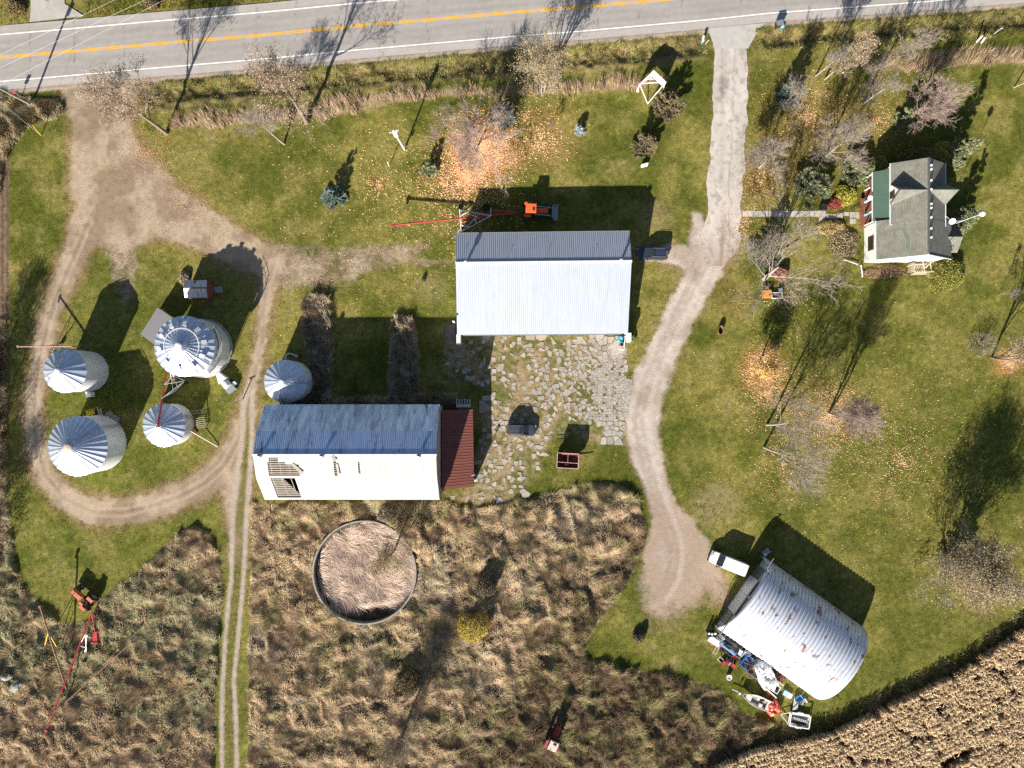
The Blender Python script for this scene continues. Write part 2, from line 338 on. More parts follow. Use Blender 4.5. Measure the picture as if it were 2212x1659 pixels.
def masks(X, Y):                               # X, Y in plan units
    d = {}
    n1 = (fbm(X, Y, 26, 3)-.5)*2; n2 = (fbm(X, Y, 7, 5)-.5)*2
    j = n1*9+n2*6
    sd = np.minimum.reduce([sdline(X, Y, s) for s in TRACK])
    d['track'] = sst(5, -7, sd+j)
    d['trackb'] = sst(22, -2, sd+j*1.2)
    ru = np.minimum.reduce([sdline(X, Y, s) for s in RUTS]); d['rut'] = sst(3, -2.5, ru+n2*2)
    d['mid'] = sst(8, -4, sdline(X, Y, [(539, 860, 0), (530, 1035, 8), (517, 1130, 10), (513, 1242, 9), (501, 1369, 9), (492, 1500, 8), (495, 1750, 8)]))
    d['faded'] = sst(12, -12, np.minimum.reduce([sdline(X, Y, s) for s in FADED])+j*1.4)
    sg = np.minimum.reduce([sdline(X, Y, s) for s in GRAVEL]); low = sst(1190, 1260, Y); d['gravel'] = sst(5+16*low, -6-14*low, sg+j*(.8+1.2*low)); d['gravelb'] = sst(20, 0, sg+j)
    d['drive'] = sst(1.5, -1.5, sdline(X, Y, DRIVE)+n2*3); d['driveb'] = sst(13, 0, sdline(X, Y, DRIVE)+j)
    d['yard'] = sst(8, -8, sdpoly(X, Y, YARD)+j)
    md = np.minimum(sdpoly(X, Y, MEADOW), sdpoly(X, Y, MEADOW2))+n1*5+n2*4
    hole = np.hypot(X-TANK[0], Y-TANK[1])-113
    d['meadow'] = sst(5, -5, md)*sst(-3, 1, hole); d['tank'] = sst(0, -3, hole)
    d['corner'] = sst(5, -5, sdpoly(X, Y, CORNER)+n2*5)
    d['corn'] = sst(3, -3, sdpoly(X, Y, CORN)+n2*2); d['cornb'] = sst(24, 8, sdpoly(X, Y, CORN)+n1*8)
    ry = Y-road_y(X); inx = sst(285, 335, X)*sst(1532, 1515, X)+sst(1625, 1640, X)
    d['shoulder'] = sst(-3, 0, ry)*sst(11, 8, ry+n2*4)
    d['ditch'] = sst(8, 16, ry+n2*4)*sst(75, 58, ry+n1*14+(X < 700)*(-8.0)+(X > 1640)*12)*inx
    d['hedge'] = sst(6, -4, np.minimum(sdline(X, Y, HEDGE), sdline(X, Y, HEDGE2))+n2*4)
    d['strip'] = sst(4, -3, np.minimum.reduce([sdpoly(X, Y, STRIPA), sdpoly(X, Y, STRIPB), sdpoly(X, Y, BARNW)])+n2*4)
    d['field'] = sst(22, 17, X+n2*3)*sst(290, 330, Y)*sst(705, 680, Y)
    d['leftw'] = sst(22, 12, X+n2*5)*sst(690, 720, Y)*sst(1010, 985, Y)
    return d
def weedness(d): return np.clip(np.maximum.reduce([d['meadow'], d['corner'], d['strip'], d['ditch']*.5, d['leftw']*.6])*(1-d['rut'])*(1-d['tank']), 0, 1)
def gz(X, Y, d=None):                          # ground height, metres
    d = d or masks(X, Y)
    ry = Y-road_y(X)
    z = (fbm(X, Y, 60, 31, 3)-.5)*.12 + (fbm(X, Y, 9, 33, 2)-.5)*.05
    mound = np.clip(fbm(X+fbm(X, Y, 50, 2, 2)*60, Y, 38, 41, 3)-.36, 0, 1)*2.6
    z = z*(1-np.maximum.reduce([d['drive'], d['track']*.6, d['gravel']*.6])) + d['meadow']*(mound*.8+(fbm(X, Y, 12, 43, 2)-.5)*.5)+d['strip']*1.1*fbm(X, Y, 14, 44, 2)+d['corner']*mound*.4
    z = z - .45*d['ditch']*sst(14, 34, ry)*sst(62, 42, ry) + (fbm(X, Y, 14, 45, 2)-.4)*.5*d['ditch']
    z = z - .35*d['tank'] - .06*sst(3, -2, ry)
    return z
# ------------------------------------------------------------ ground
def c3(*c): return np.array(c, float)
def lay(col, c, f): return col*(1-f[..., None]) + c*f[..., None]
def ground_cols(X, Y, d):
    a = fbm(X, Y, 170, 51, 4); bq = fbm(X, Y, 45, 52, 4); e = fbm(X, Y, 9, 53, 3); f2 = fbm(X, Y, 3.2, 54, 2)
    g = sst(.36, .64, a*.55+bq*.45)
    col = mix(c3(.082, .093, .014), c3(.205, .180, .046), g[..., None])
    col = lay(col, c3(.205, .165, .085), sst(.57, .76, bq*.6+e*.4)*.45)
    east = sst(1650, 1800, X)*sst(500, 700, Y); col = lay(col, c3(.125, .125, .026), east*.35)
    west = sst(620, 500, X)*sst(560, 700, Y); col = lay(col, c3(.11, .125, .022), west*.3)
    col = col*(.72+.56*e[..., None])*(.8+.4*f2[..., None])
    col = col*(1+.055*np.sin((X*.35+Y*.94)/5.5+fbm(X, Y, 120, 55, 2)*9)*sst(.4, .6, fbm(X, Y, 130, 56, 2)))[..., None]
    # leaf litter ground tint near the maples and along the track
    for (cx, cy, rr, s, c) in ((1035, 325, 92, .8, (.50, .24, .09)), (1000, 380, 80, .3, (.34, .18, .08)), (1190, 300, 85, .25, (.34, .16, .07)), (1650, 800, 60, .55, (.42, .21, .07)), (1760, 880, 90, .25, (.25, .14, .07)), (1740, 280, 150, .22, (.26, .13, .05)), (1650, 380, 80, .3, (.26, .12, .05)), (1900, 280, 120, .12, (.24, .12, .05)), (2175, 780, 40, .6, (.5, .22, .08)), (2120, 1265, 75, .4, (.34, .22, .13)), (1590, 640, 60, .2, (.28, .14, .07)), (1550, 1090, 60, .35, (.3, .23, .14)), (930, 620, 40, .3, (.26, .21, .12)), (1415, 470, 45, .35, (.27, .2, .12)), (1440, 1330, 60, .3, (.28, .2, .12))):
        q = np.hypot(X-cx, Y-cy)/rr; col = lay(col, c3(*c), np.clip(sst(1.15, .3, q+(bq-.5)*.9)*s*(.5+e), 0, 1))
    col = lay(col, c3(.40, .24, .15)*.62, np.clip(d['trackb']*(1-d['track'])*.75*sst(.35, .7, bq+e*.4), 0, 1))
    col = lay(col, c3(.24, .15, .09), np.clip((d['gravelb']+d['driveb'])*sst(.45, .8, bq*.6+e*.5)*.8, 0, .8))
    dirt = mix(c3(.25, .185, .128), c3(.37, .29, .21), sst(.35, .65, bq)[..., None])*(.86+.28*e[..., None])
    dirt = lay(dirt, c3(.20, .14, .10), sst(.56, .72, fbm(X, Y, 30, 57, 4))*.6*sst(640, 500, Y)*0+sst(.58, .75, fbm(X, Y, 30, 57, 4))*.5)
    for off, sg_, cc_ in ((-8, .3, (.40, .32, .25)), (8, .3, (.40, .32, .25)), (0, .3, (.21, .155, .10))):
        for tr_ in (TRACK[3],): dirt = lay(dirt, c3(*cc_), sst(5.5, 1, np.abs(sdline(X, Y, [(a_, b_, 0) for a_, b_, w_ in tr_])-abs(off))+(e-.5)*5)*sg_)
    col = lay(col, dirt*.92, d['faded']*sst(.16, .5, bq*.5+e*.5)*.92)
    ins = sst(.85, .62, fbm(X, Y, 13, 58, 3))
    col = lay(col, dirt, d['track']*(.6+.4*ins))
    lowt = sst(1030, 1110, Y)*sst(545, 460, X)*0
    mid = d['mid']*sst(.3, .5, e*.5+bq*.5); col = lay(col, c3(.13, .12, .035)*(.7+.6*e[..., None]), np.clip(mid*.95, 0, 1))
    col = lay(col, c3(.36, .30, .25)*(.85+.3*e[..., None]), d['rut'])
    gr = mix(c3(.34, .275, .225), c3(.46, .40, .345), sst(.3, .7, bq)[..., None])*(.85+.3*e[..., None])
    lowp = sst(1000, 1150, Y)*.8; gr = lay(gr, c3(.31, .225, .165), np.clip(lowp*sst(.2, .5, bq), 0, 1))
    # wheel marks along the gravel drive
    for off, s, c in ((-14, .35, (.24, .19, .16)), (12, .3, (.5, .46, .42)), (0, .25, (.25, .2, .17))):
        pl = [(x+off, y, 3) for x, y, w_ in GRAVEL[0]]; gr = lay(gr, c3(*c), sst(5, 0, sdline(X, Y, pl)+(e-.5)*6)*s)
    col = lay(col, gr, d['gravel'])
    yg = mix(c3(.13, .13, .04), c3(.30, .22, .14), sst(.40, .58, bq*.5+e*.5)[..., None]); col = lay(col, yg, d['yard']*.85)
    wd = mix(c3(.17, .12, .07), c3(.27, .19, .11), bq[..., None])*(.6+.7*e[..., None]); col = lay(col, wd, weedness(d))
    col = lay(col, c3(.33, .24, .15)*(.6+.7*e[..., None]), d['hedge']*.8)
    col = lay(col, c3(.10, .07, .05)*(.6+.8*e[..., None]), d['tank'])
    row = .5+.5*np.sin(X/14*8.2+fbm(X, Y, 20, 60, 2)*3)
    col = lay(col, mix(c3(.075, .05, .035), c3(.22, .155, .10), (row*.6+e*.4)[..., None]), d['field'])
    col = lay(col, c3(.10, .05, .025)*(.6+.8*e[..., None]), np.clip(d['corn']+d['cornb']*.5, 0, 1))
    col = lay(col, c3(.38, .30, .24)*(.8+.4*e[..., None]), d['shoulder'])
    amp = 1-.62*np.maximum.reduce([d['track'], d['gravel'], d['rut'], d['shoulder'], d['drive']])
    return np.concatenate([col, amp[..., None]], -1)
NX, NY, SP = 821, 641, .23
gx = (np.arange(NX)-(NX-1)/2)*SP; gy = (np.arange(NY)-(NY-1)/2)*SP
GX, GY = np.meshgrid(gx, gy); PX = GX*14+1106; PY = 829.5-GY*14
D = masks(PX, PY); GZ = gz(PX, PY, D); GC = ground_cols(PX, PY, D)
def height_at(x, y):
    i = np.clip((np.asarray(x)/SP+(NX-1)/2), 0, NX-1.001); j = np.clip((np.asarray(y)/SP+(NY-1)/2), 0, NY-1.001)
    i0 = i.astype(int); j0 = j.astype(int); fx = i-i0; fy = j-j0
    return GZ[j0, i0]*(1-fx)*(1-fy)+GZ[j0, i0+1]*fx*(1-fy)+GZ[j0+1, i0]*(1-fx)*fy+GZ[j0+1, i0+1]*fx*fy
def P(px, py, dz=0.0):                         # a plan point on the ground surface
    p = W(px, py); p.z = float(height_at(p.x, p.y))+dz; return p
cls = np.zeros(PX.shape, int)
for k, nm in enumerate(['track', 'gravel', 'drive', 'yard', 'corn', 'meadow', 'field', 'tank'], 1):
    cls[(D[nm] > .5)] = k
cls[D['rut'] > .5] = 1
names = ['lawn', 'dirt_track', 'gravel_path', 'paved_path', 'concrete_yard_ground', 'corn_field_soil', 'meadow_ground', 'ploughed_field', 'tank_bed_ground']
VV = np.stack([GX, GY, GZ], -1).reshape(-1, 3); CC = GC.reshape(-1, 4)
ii = (np.arange(NY-1)[:, None]*NX+np.arange(NX-1)[None, :])
FF = np.stack([ii, ii+1, ii+1+NX, ii+NX], -1).reshape(-1, 4); fc = cls[:-1, :-1].reshape(-1)
for k, nm in enumerate(names):
    f = FF[fc == k]
    if len(f) == 0: continue
    u, inv = np.unique(f, return_inverse=True)
    o = npmesh(nm, VV[u], inv.reshape(-1, 4), M['paved'] if nm == 'nope' else M['ground'], CC[u], smooth=True)
    tag(o, kind='structure')
m = MB(); m.cur = (.11, .115, .03); m.add([(-3000, -3000, -.9), (3000, -3000, -.9), (3000, 3000, -.9), (-3000, 3000, -.9)], [(0, 1, 2, 3)])
tag(m.build('ground', M['ground']), kind='structure')
# paved farm drive: cracked asphalt sheet with apron
def strip_mesh(name, left, right, z, colf, n=8, mat='paved', th=.0):
    L = np.array(left, float); Rr = np.array(right, float)
    t = np.linspace(0, 1, n+1)[None, :, None]; g = L[:, None, :]*(1-t)+Rr[:, None, :]*t
    X, Y = g[..., 0], g[..., 1]; wx, wy = WA(X, Y); k = X.shape[0]
    V = np.stack([wx, wy, np.full(X.shape, z)], -1).reshape(-1, 3)
    i = (np.arange(k-1)[:, None]*(n+1)+np.arange(n)[None, :]); F = np.stack([i, i+1, i+n+2, i+n+1], -1).reshape(-1, 4)
    cc = colf(X, Y).reshape(-1, 3); o = npmesh(name, V, F, M[mat], np.concatenate([cc, np.full((len(cc), 1), .22)], 1)); me = o.data
    if me.polygons[0].normal.z < 0: me.flip_normals()
    return tag(o, kind='structure')
xs = np.arange(-260, 2520, 4.0)
def lane(o0, o1): return [(x-(o0)*.09, road_y(x)+o0*1.004) for x in xs], [(x-(o1)*.09, road_y(x)+o1*1.004) for x in xs]
def asph(X, Y):
    u = road_y(X)-Y; e = fbm(X, Y, 6, 71, 3); bq = fbm(X*.2, u*1.5, 14, 72, 3)
    v = .30+.035*(bq-.5)*2+.03*(e-.5)
    for p in (36, 52, 87, 104): v = v-.028*np.exp(-((u-p)/6.0)**2)
    v = v+.05*sst(17, 14, u)+.03*sst(124, 128, u)
    for cxx in (66, 160, 268, 555, 640, 830, 925, 1290, 1380, 1475, 1600, 1695, 1810, 1950, 2050):   # transverse cracks
        w2 = cxx+(fbm(X*0+cxx, Y, 12, 73, 3)-.5)*10; v = v-.09*np.exp(-((X-w2)/1.1)**2)*(fbm(X, Y, 15, 74, 2) > .33)
    return v[..., None]*c3(1.05, .975, .915)
strip_mesh('road', *lane(0, -140), .030, asph, n=60)
for nm, a0, a1, c in (('white_edge_line', -17.8, -20.2, (.8, .79, .76)), ('white_edge_line', -119.3, -121.7, (.8, .79, .76)), ('yellow_centre_line', -68.2, -70.5, (.72, .38, .03)), ('yellow_centre_line', -72.0, -74.3, (.72, .38, .03))):
    o = strip_mesh(nm, *lane(a0, a1), .036, lambda X, Y: (.86+.25*fbm(X, Y, 5, 75, 3))[..., None]*c3(*c), n=1)
def drv(X, Y):
    e = fbm(X, Y, 7, 81, 3); bq = fbm(X, Y*.35, 22, 82, 4); v = .40+.12*(bq-.5)*2+.08*(e-.5)
    cr = 1584-(Y-100)*.03+(fbm(X*0, Y, 20, 83, 3)-.5)*12; v = v-.14*np.exp(-((X-cr-2)/1.6)**2)
    v = v-.10*sst(.62, .74, fbm(X, Y, 26, 84, 4))-.07*np.exp(-((X-1560)/3.)**2)*(e > .45)
    col = v[..., None]*c3(1.08, .985, .90)
    col = lay(col, c3(.36, .29, .24), sst(520, 566, Y+(bq-.5)*110)*.9); col = lay(col, c3(.2, .19, .15), sst(.62, .7, fbm(X, Y, 9, 85, 3))*.5)
    return lay(col, c3(.25, .18, .13), sst(7, 1, np.abs(X-(1592-(Y-100)*.075)))*sst(430, 520, Y)*.7)
ysd = np.arange(92, 576, 3.0); dx = np.array([p[0] for p in DRIVE]); dy = np.array([p[1] for p in DRIVE]); dw = np.array([p[2] for p in DRIVE])
lft = [(np.interp(y, dy, dx)-np.interp(y, dy, dw)+(vn(np.array(y/23.), np.array(0.), 5)-.5)*8+(vn(np.array(y/6.), np.array(0.), 5)-.5)*2, y) for y in ysd]; rgt = [(np.interp(y, dy, dx)+np.interp(y, dy, dw)+(vn(np.array(y/26.), np.array(3.), 6)-.5)*8+(vn(np.array(y/6.), np.array(3.), 6)-.5)*2+(6 if y > 500 else 0), y) for y in ysd]
strip_mesh('driveway', lft, rgt, .05, drv, n=26)
ysa = np.linspace(0, 1, 14)
apl = [(1530+16*t**1.4, 1*(61+44*t)) for t in ysa]; apr = [(1652-36*t**.8, 50+55*t) for t in ysa]
strip_mesh('driveway_apron', apl, apr, .058, lambda X, Y: (.40+.05*(fbm(X, Y, 8, 91, 3)-.5)*2)[..., None]*c3(1, .955, .90), n=20)
strip_mesh('far_driveway', [(66, -60), (67, 20), (64, 48)], [(140, -60), (140, 8), (182, 35)], .058, lambda X, Y: (.38+.08*(fbm(X, Y, 8, 92, 3)-.5)*2)[..., None]*c3(1, .95, .88), n=20)
# ------------------------------------------------------------ broken concrete slabs in the yard
def clip(poly, px, py, nx_, ny_):
    out = []
    for i in range(len(poly)):
        a = poly[i]; b_ = poly[(i+1) % len(poly)]
        da = (a[0]-px)*nx_+(a[1]-py)*ny_; db = (b_[0]-px)*nx_+(b_[1]-py)*ny_
        if da <= 0: out.append(a)
        if (da < 0) != (db < 0):
            t = da/(da-db); out.append((a[0]+(b_[0]-a[0])*t, a[1]+(b_[1]-a[1])*t))
    return out
pts = []
def zone(x0, x1, y0, y1, sp, keep, jit=.38, fn=None):
    y = y0
    while y < y1:
        x = x0
        while x < x1:
            px = x+random.uniform(-jit, jit)*sp; py = y+random.uniform(-jit, jit)*sp
            if sdpoly(np.array(px), np.array(py), YARD) < -2 and (fn is None or fn(px, py)): pts.append((px, py, sp, random.random() < keep))
            x += sp
        y += sp
fine = lambda x, y: x > 1283 and 780 < y < 905
zone(1283, 1370, 780, 905, 5.6, .93)
zone(1230, 1356, 728, 960, 11, .95, fn=lambda x, y: not fine(x, y))
zone(1150, 1230, 728, 985, 17, .96); zone(1040, 1150, 728, 1095, 22, .95); zone(940, 1040, 728, 1095, 24, .8)
zone(960, 1283, 728, 1090, 8, .0)
z0_ = len(pts); zone(960, 1283, 728, 1090, 11, .25, .5); pts[z0_:] = [(a, b_, 5.0, k_) for a, b_, c_, k_ in pts[z0_:]]
pts = [p for p in pts if p[2] != 8]
PT = np.array([(p[0], p[1]) for p in pts]); mb = MB()
for i, (px, py, sp, keep) in enumerate(pts):
    if not keep: continue
    if 1190 < px < 1300 and py > 905+ (px-1190)*.1: continue
    if fbm(np.array(px), np.array(py), 34, 95, 3) > (.68 if px < 1283 else .74): continue
    dd = (PT[:, 0]-px)**2+(PT[:, 1]-py)**2; near = np.argsort(dd)[1:14]
    poly = [(px-sp, py-sp), (px+sp, py-sp), (px+sp, py+sp), (px-sp, py+sp)]
    for q in near:
        qx, qy = PT[q]; poly = clip(poly, (px+qx)/2, (py+qy)/2, qx-px, qy-py)
        if len(poly) < 3: break
    if len(poly) < 3: continue
    s = random.uniform(.86, .975)
    # roughen the outline
    pp = []
    for k in range(len(poly)):
        a = poly[k]; b_ = poly[(k+1) % len(poly)]; pp.append(a)
        pp.append(((a[0]+b_[0])/2+random.uniform(-.05, .05)*sp, (a[1]+b_[1])/2+random.uniform(-.05, .05)*sp))
    P2 = [W(px+(a[0]-px)*s, py+(a[1]-py)*s) for a in reversed(pp)]
    base = random.uniform(.29, .41); tint = random.random()
    mb.cur = tuple(base*k for k in ((1, .92, .81) if tint < .75 else (1, .83, .69)))
    z = float(height_at(W(px, py).x, W(px, py).y)); mb.prism([(p.x, p.y) for p in P2], z-.05, z+.045+random.uniform(0, .02))
tag(mb.build('broken_concrete_pavement', vcolmat('slab', .9, (9, 2.2), .1, .15)), kind='structure')
# ------------------------------------------------------------ grass and weeds
def blades(name, n, region, maskf, hlo, hhi, wdt, palf, tilt=(.2, .8), flow=None, label=None, cat=None, kind='stuff', dens=None, z0=0.0, seg2=False, parent=None, hf=None):
    x0, y0, x1, y1 = region
    X = rng.uniform(x0, x1, n); Y = rng.uniform(y0, y1, n)
    k = rng.uniform(0, 1, n) < maskf(X, Y); X = X[k]; Y = Y[k]; n = len(X)
    wx, wy = WA(X, Y); z = height_at(wx, wy)+z0
    h = rng.uniform(hlo, hhi, n)
    if hf is not None: h = h*hf(X, Y)
    ti = rng.uniform(tilt[0], tilt[1], n)                     # radians from vertical
    az = (flow(X, Y) if flow else rng.uniform(0, 6.283, n)) + rng.normal(0, .33 if flow else 0, n)
    dx, dy = np.cos(az)*np.sin(ti)*h, np.sin(az)*np.sin(ti)*h; dz = np.cos(ti)*h
    wa = az+1.5708+rng.normal(0, .5, n); ww = wdt*rng.uniform(.6, 1.3, n)
    ax, ay = np.cos(wa)*ww/2, np.sin(wa)*ww/2
    b0 = np.stack([wx-ax, wy-ay, z], 1); b1 = np.stack([wx+ax, wy+ay, z], 1)
    c = palf(X, Y)*rng.uniform(.78, 1.2, n)[:, None]*(.68+.64*fbm(X, Y, 8, 77, 3))[:, None]
    if seg2:
        m0 = np.stack([wx-ax*.8+dx*.45, wy-ay*.8+dy*.45, z+dz*.75], 1); m1 = np.stack([wx+ax*.8+dx*.45, wy+ay*.8+dy*.45, z+dz*.75], 1)
        t = np.stack([wx+dx*1.1, wy+dy*1.1, z+dz*.72], 1)
        V = np.stack([b0, b1, m0, m1, t], 1).reshape(-1, 3); i = np.arange(n)[:, None]*5
        F = np.concatenate([i+[0, 1, 3], i+[0, 3, 2], i+[2, 3, 4]], 0); C = np.repeat(c, 5, 0)
    else:
        t = np.stack([wx+dx, wy+dy, z+dz], 1); V = np.stack([b0, b1, t], 1).reshape(-1, 3)
        F = np.arange(n*3).reshape(-1, 3); C = np.repeat(c, 3, 0)
    o = npmesh(name, V, F, M['blade'], C, parent=parent)
    return tag(o, label, cat, kind=kind)
def pal(cols, sc=40, s=0, bias=0.0, ramp_=6.0):
    cols = np.array(cols, float); n = len(cols)
    def f(X, Y):
        v = fbm(X, Y, sc, 200+s, 4)*.75+rng.uniform(0, 1, X.shape)*.25; v = np.clip((v-.5)*2.6+.5+bias, 0, .9999)*(n-1)
        i = v.astype(int); t = (v-i)[:, None]; return cols[i]*(1-t)+cols[i+1]*t
    return f
flowA = lambda X, Y: fbm(X, Y, 55, 301, 3)*16.0
TAN = (.56, .415, .265); TAN2 = (.44, .315, .19); BRN = (.28, .19, .11); DBR = (.15, .10, .06); OLV = (.29, .26, .12); GRN = (.15, .18, .045); PGR = (.22, .22, .11); GREY = (.42, .37, .28)
def mA(X, Y):
    d = sdpoly(X, Y, MEADOW); hole = np.hypot(X-TANK[0], Y-TANK[1])-112
    g = fbm(X+fbm(X, Y, 30, 9, 2)*30, Y, 22, 310, 3)
    return sst(4, -4, d+(fbm(X, Y, 26, 3)-.5)*10)*(hole > 0)*(.55+.45*sst(.34, .46, g))
def palA(X, Y):
    u = rng.uniform(0, 1, X.shape); a = fbm(X, Y, 60, 320, 4); bq = fbm(X, Y, 20, 321, 3)
    se = sst(0, 1, (X-1120)/170+(Y-1380)/220+(a-.5)*1.6)          # brown scrub to the south-east
    c = mix(c3(*TAN), c3(*TAN2), u[:, None]); c = lay(c, c3(*BRN)*1.25, sst(.50, .66, a)*.7); c = lay(c, c3(*OLV), sst(.52, .66, bq*.6+a*.3+u*.14)*.85)
    c = lay(c, c3(*GREY), sst(.58, .72, fbm(X, Y, 80, 322, 3))*.4)
    s2 = mix(c3(*BRN), c3(*DBR), u[:, None])*.66; s2 = lay(s2, c3(.23, .2, .05), (rng.uniform(0, 1, X.shape) < .28)*1.0*sst(.4, .55, bq)); s2 = lay(s2, c3(*OLV), sst(.5, .6, bq)*.55)
    c = lay(c, s2, np.clip(se, 0, 1)*.92)
    n_ = sst(1120, 1070, Y)*sst(545, 560, X); c = lay(c, c3(*GRN)*1.1, n_*.45*(u < .7))
    return c
blades('meadow_weeds', 620000, (535, 1030, 1700, 1690), mA, .35, .95, .058, palA, (.7, 1.4), flowA, label=None)
def mB(X, Y): return sst(4, -4, sdpoly(X, Y, MEADOW2)+(fbm(X, Y, 26, 3)-.5)*10)*(.55+.45*sst(.34, .46, fbm(X, Y, 20, 311, 3)))
def palB(X, Y):
    u = rng.uniform(0, 1, X.shape); a = fbm(X, Y, 70, 325, 4); bq = fbm(X, Y, 22, 326, 3)
    c = mix(c3(.27, .255, .13), c3(.40, .36, .22), u[:, None]); c = lay(c, c3(*BRN)*1.5, sst(.5, .62, bq)*.7)
    t_ = np.maximum(sst(1500, 1580, Y+(a-.5)*260-(X-200)*.25), sst(300, 420, X)*sst(1330, 1240, Y)*sst(.4, .6, a)); c = lay(c, mix(c3(*TAN), c3(*TAN2), u[:, None]), t_*.9)
    c = lay(c, c3(*TAN), sst(30, 10, X)*sst(1250, 1100, Y)*.8)
    return c
blades('meadow_weeds', 230000, (-60, 985, 485, 1690), mB, .35, .9, .058, palB, (.6, 1.35), flowA)
blades('verge_weeds', 60000, (-60, 200, 145, 425), lambda X, Y: sst(4, -4, sdpoly(X, Y, CORNER)), .3, .9, .07, pal([BRN, OLV, TAN2, GREY, GRN, BRN], 22, 3), (.2, 1.0), flowA)
blades('field_edge_weeds', 16000, (-30, 690, 30, 1010), lambda X, Y: sst(20, 10, X+(fbm(X, Y, 14, 7)-.5)*14), .3, .9, .07, pal([TAN, TAN2, BRN, OLV], 22, 4), (.2, 1.0), flowA)
def mD(X, Y):
    ry = Y-road_y(X); inx = sst(285, 335, X)*sst(1532, 1515, X)+sst(1625, 1640, X)
    hw = 62+(X > 1640)*14-(X < 700)*6
    return inx*sst(8, 18, ry)*sst(hw, hw-18, ry+(fbm(X, Y, 20, 8)-.5)*26)*(.25+.75*sst(.4, .56, fbm(X, Y, 14, 9, 3)))
def palD(X, Y):
    ry = (Y-road_y(X))/60; u = rng.uniform(0, 1, X.shape); bq = fbm(X, Y, 15, 327, 3)
    c = mix(c3(.14, .15, .03), c3(.28, .26, .07), u[:, None]); c = lay(c, c3(*TAN2)*.9, sst(.3, .6, ry+(bq-.5))*.35); return lay(c, c3(*GRN)*.8, sst(.55, .68, bq)*.8)
blades('ditch_weeds', 300000, (280, 20, 2420, 250), mD, .15, .6, .06, palD, (.2, 1.1), flowA)
blades('hedgerow_brush', 220000, (370, 70, 2420, 285), lambda X, Y: sst(5, -4, np.minimum(sdline(X, Y, HEDGE), sdline(X, Y, HEDGE2))+(fbm(X, Y, 24, 12, 3)-.5)*50+2)*(.1+.85*sst(.4, .55, fbm(X, Y, 11, 13, 2))), .4, 1.6, .06, pal([(.42, .30, .19), (.36, .25, .16), (.5, .38, .26), (.25, .17, .11)], 14, 6), (.0, .55), lambda X, Y: 1.2+fbm(X, Y, 20, 14)*2)
st = lambda X, Y: sst(3, -3, np.minimum.reduce([sdpoly(X, Y, STRIPA), sdpoly(X, Y, STRIPB), sdpoly(X, Y, BARNW)])+(fbm(X, Y, 10, 12)-.5)*8)
blades('weed_bed', 60000, (630, 625, 1000, 890), st, .4, 1.2, .07, pal([(.55, .45, .34), (.4, .31, .22), (.25, .22, .13), (.6, .5, .38)], 14, 7), (.1, 1.0), flowA)
blades('tank_reeds', 30000, (670, 1120, 910, 1360), lambda X, Y: (np.hypot(X-TANK[0], Y-TANK[1]) < 106)*sst(-80, -68, -(Y-TANK[1])+(fbm(X, Y, 20, 15)-.5)*26-0)*(.3+.7*sst(.42, .55, fbm(X, Y, 16, 16, 3))), 1.0, 2.6, .055, pal([(.85, .68, .54), (.68, .5, .4), (.9, .76, .64), (.4, .27, .19)], 16, 8), (.95, 1.45), lambda X, Y: 3.4+fbm(X, Y, 40, 17)*5)
# taller tufts of lawn grass, leaning and catching light
def mL(X, Y):
    d = masks(X, Y); q = 1-np.maximum.reduce([d['track'], d['gravel'], d['drive'], d['meadow'], d['corn'], d['tank'], d['shoulder'], d['yard']*.3, d['field'], d['rut']])
    return np.clip(q, 0, 1)*(Y > road_y(X))*(.25+.75*sst(.4, .6, fbm(X, Y, 10, 18, 3)))
blades('lawn_grass', 330000, (-60, 0, 2270, 1700), mL, .05, .16, .10, pal([(.08, .105, .016), (.13, .15, .03), (.17, .165, .045), (.23, .20, .09)], 60, 9), (.1, 1.1))
blades('far_verge_grass', 20000, (-60, -80, 800, 60), lambda X, Y: ((Y < road_y(X)-142)*((X < 62)+(X > 185)+(Y < 0))*1.0), .1, .5, .08, pal([(.1, .12, .02), (.2, .17, .05), (.34, .19, .06)], 20, 10), (.1, 1.0))
# field margin between the lawn and the corn
blades('corn_margin_weeds', 60000, (1560, 1180, 2330, 1690), lambda X, Y: (lambda s: sst(34, 22, s+(fbm(X, Y, 20, 19)-.5)*14)*sst(-4, 2, s))(sdpoly(X, Y, CORN)), .25, .8, .07, pal([OLV, (.17, .16, .06), TAN2, BRN], 18, 11), (.1, 1.0), flowA)
# dry corn: leaves hanging off stalks set in drilled rows that follow the field edge
ex = np.array([p[0] for p in CORN_EDGE], float); ey = np.array([p[1] for p in CORN_EDGE], float)
tx = np.arange(1430, 2420, .7); ty = np.interp(tx, ex, ey); ker = np.ones(161)/161
ty = np.convolve(np.pad(ty, 80, mode='edge'), ker, 'valid'); ang = np.arctan2(np.gradient(ty), np.gradient(tx)); nxn, nyn = -np.sin(ang), np.cos(ang)
VX = []; VY = []
for r_ in range(0, 60):
    off = 3+r_*10.7; wv_ = (fbm(tx, ty+off, 60, 63, 2)-.5)*7; X = tx+nxn*off+rng.normal(0, 1.3, tx.shape); Y = ty+nyn*off+wv_+rng.normal(0, 1.3, tx.shape)
    k = (Y < 1700) & (X > 1520) & (X < 2290) & (rng.uniform(0, 1, X.shape) < .9*sst(.30, .48, fbm(X, Y, 16, 64, 3))); X = X[k]; Y = Y[k]
    gap = (np.abs((Y-1659)-(X-2000)*-.55) < 9) & (X > 1965) & (X < 2095); X = X[~gap]; Y = Y[~gap]
    VX.append(X); VY.append(Y)
sx = np.concatenate(VX); sy = np.concatenate(VY); ns = len(sx); lv = 7
X = np.repeat(sx, lv); Y = np.repeat(sy, lv); n = len(X); wx, wy = WA(X, Y); z = height_at(wx, wy)
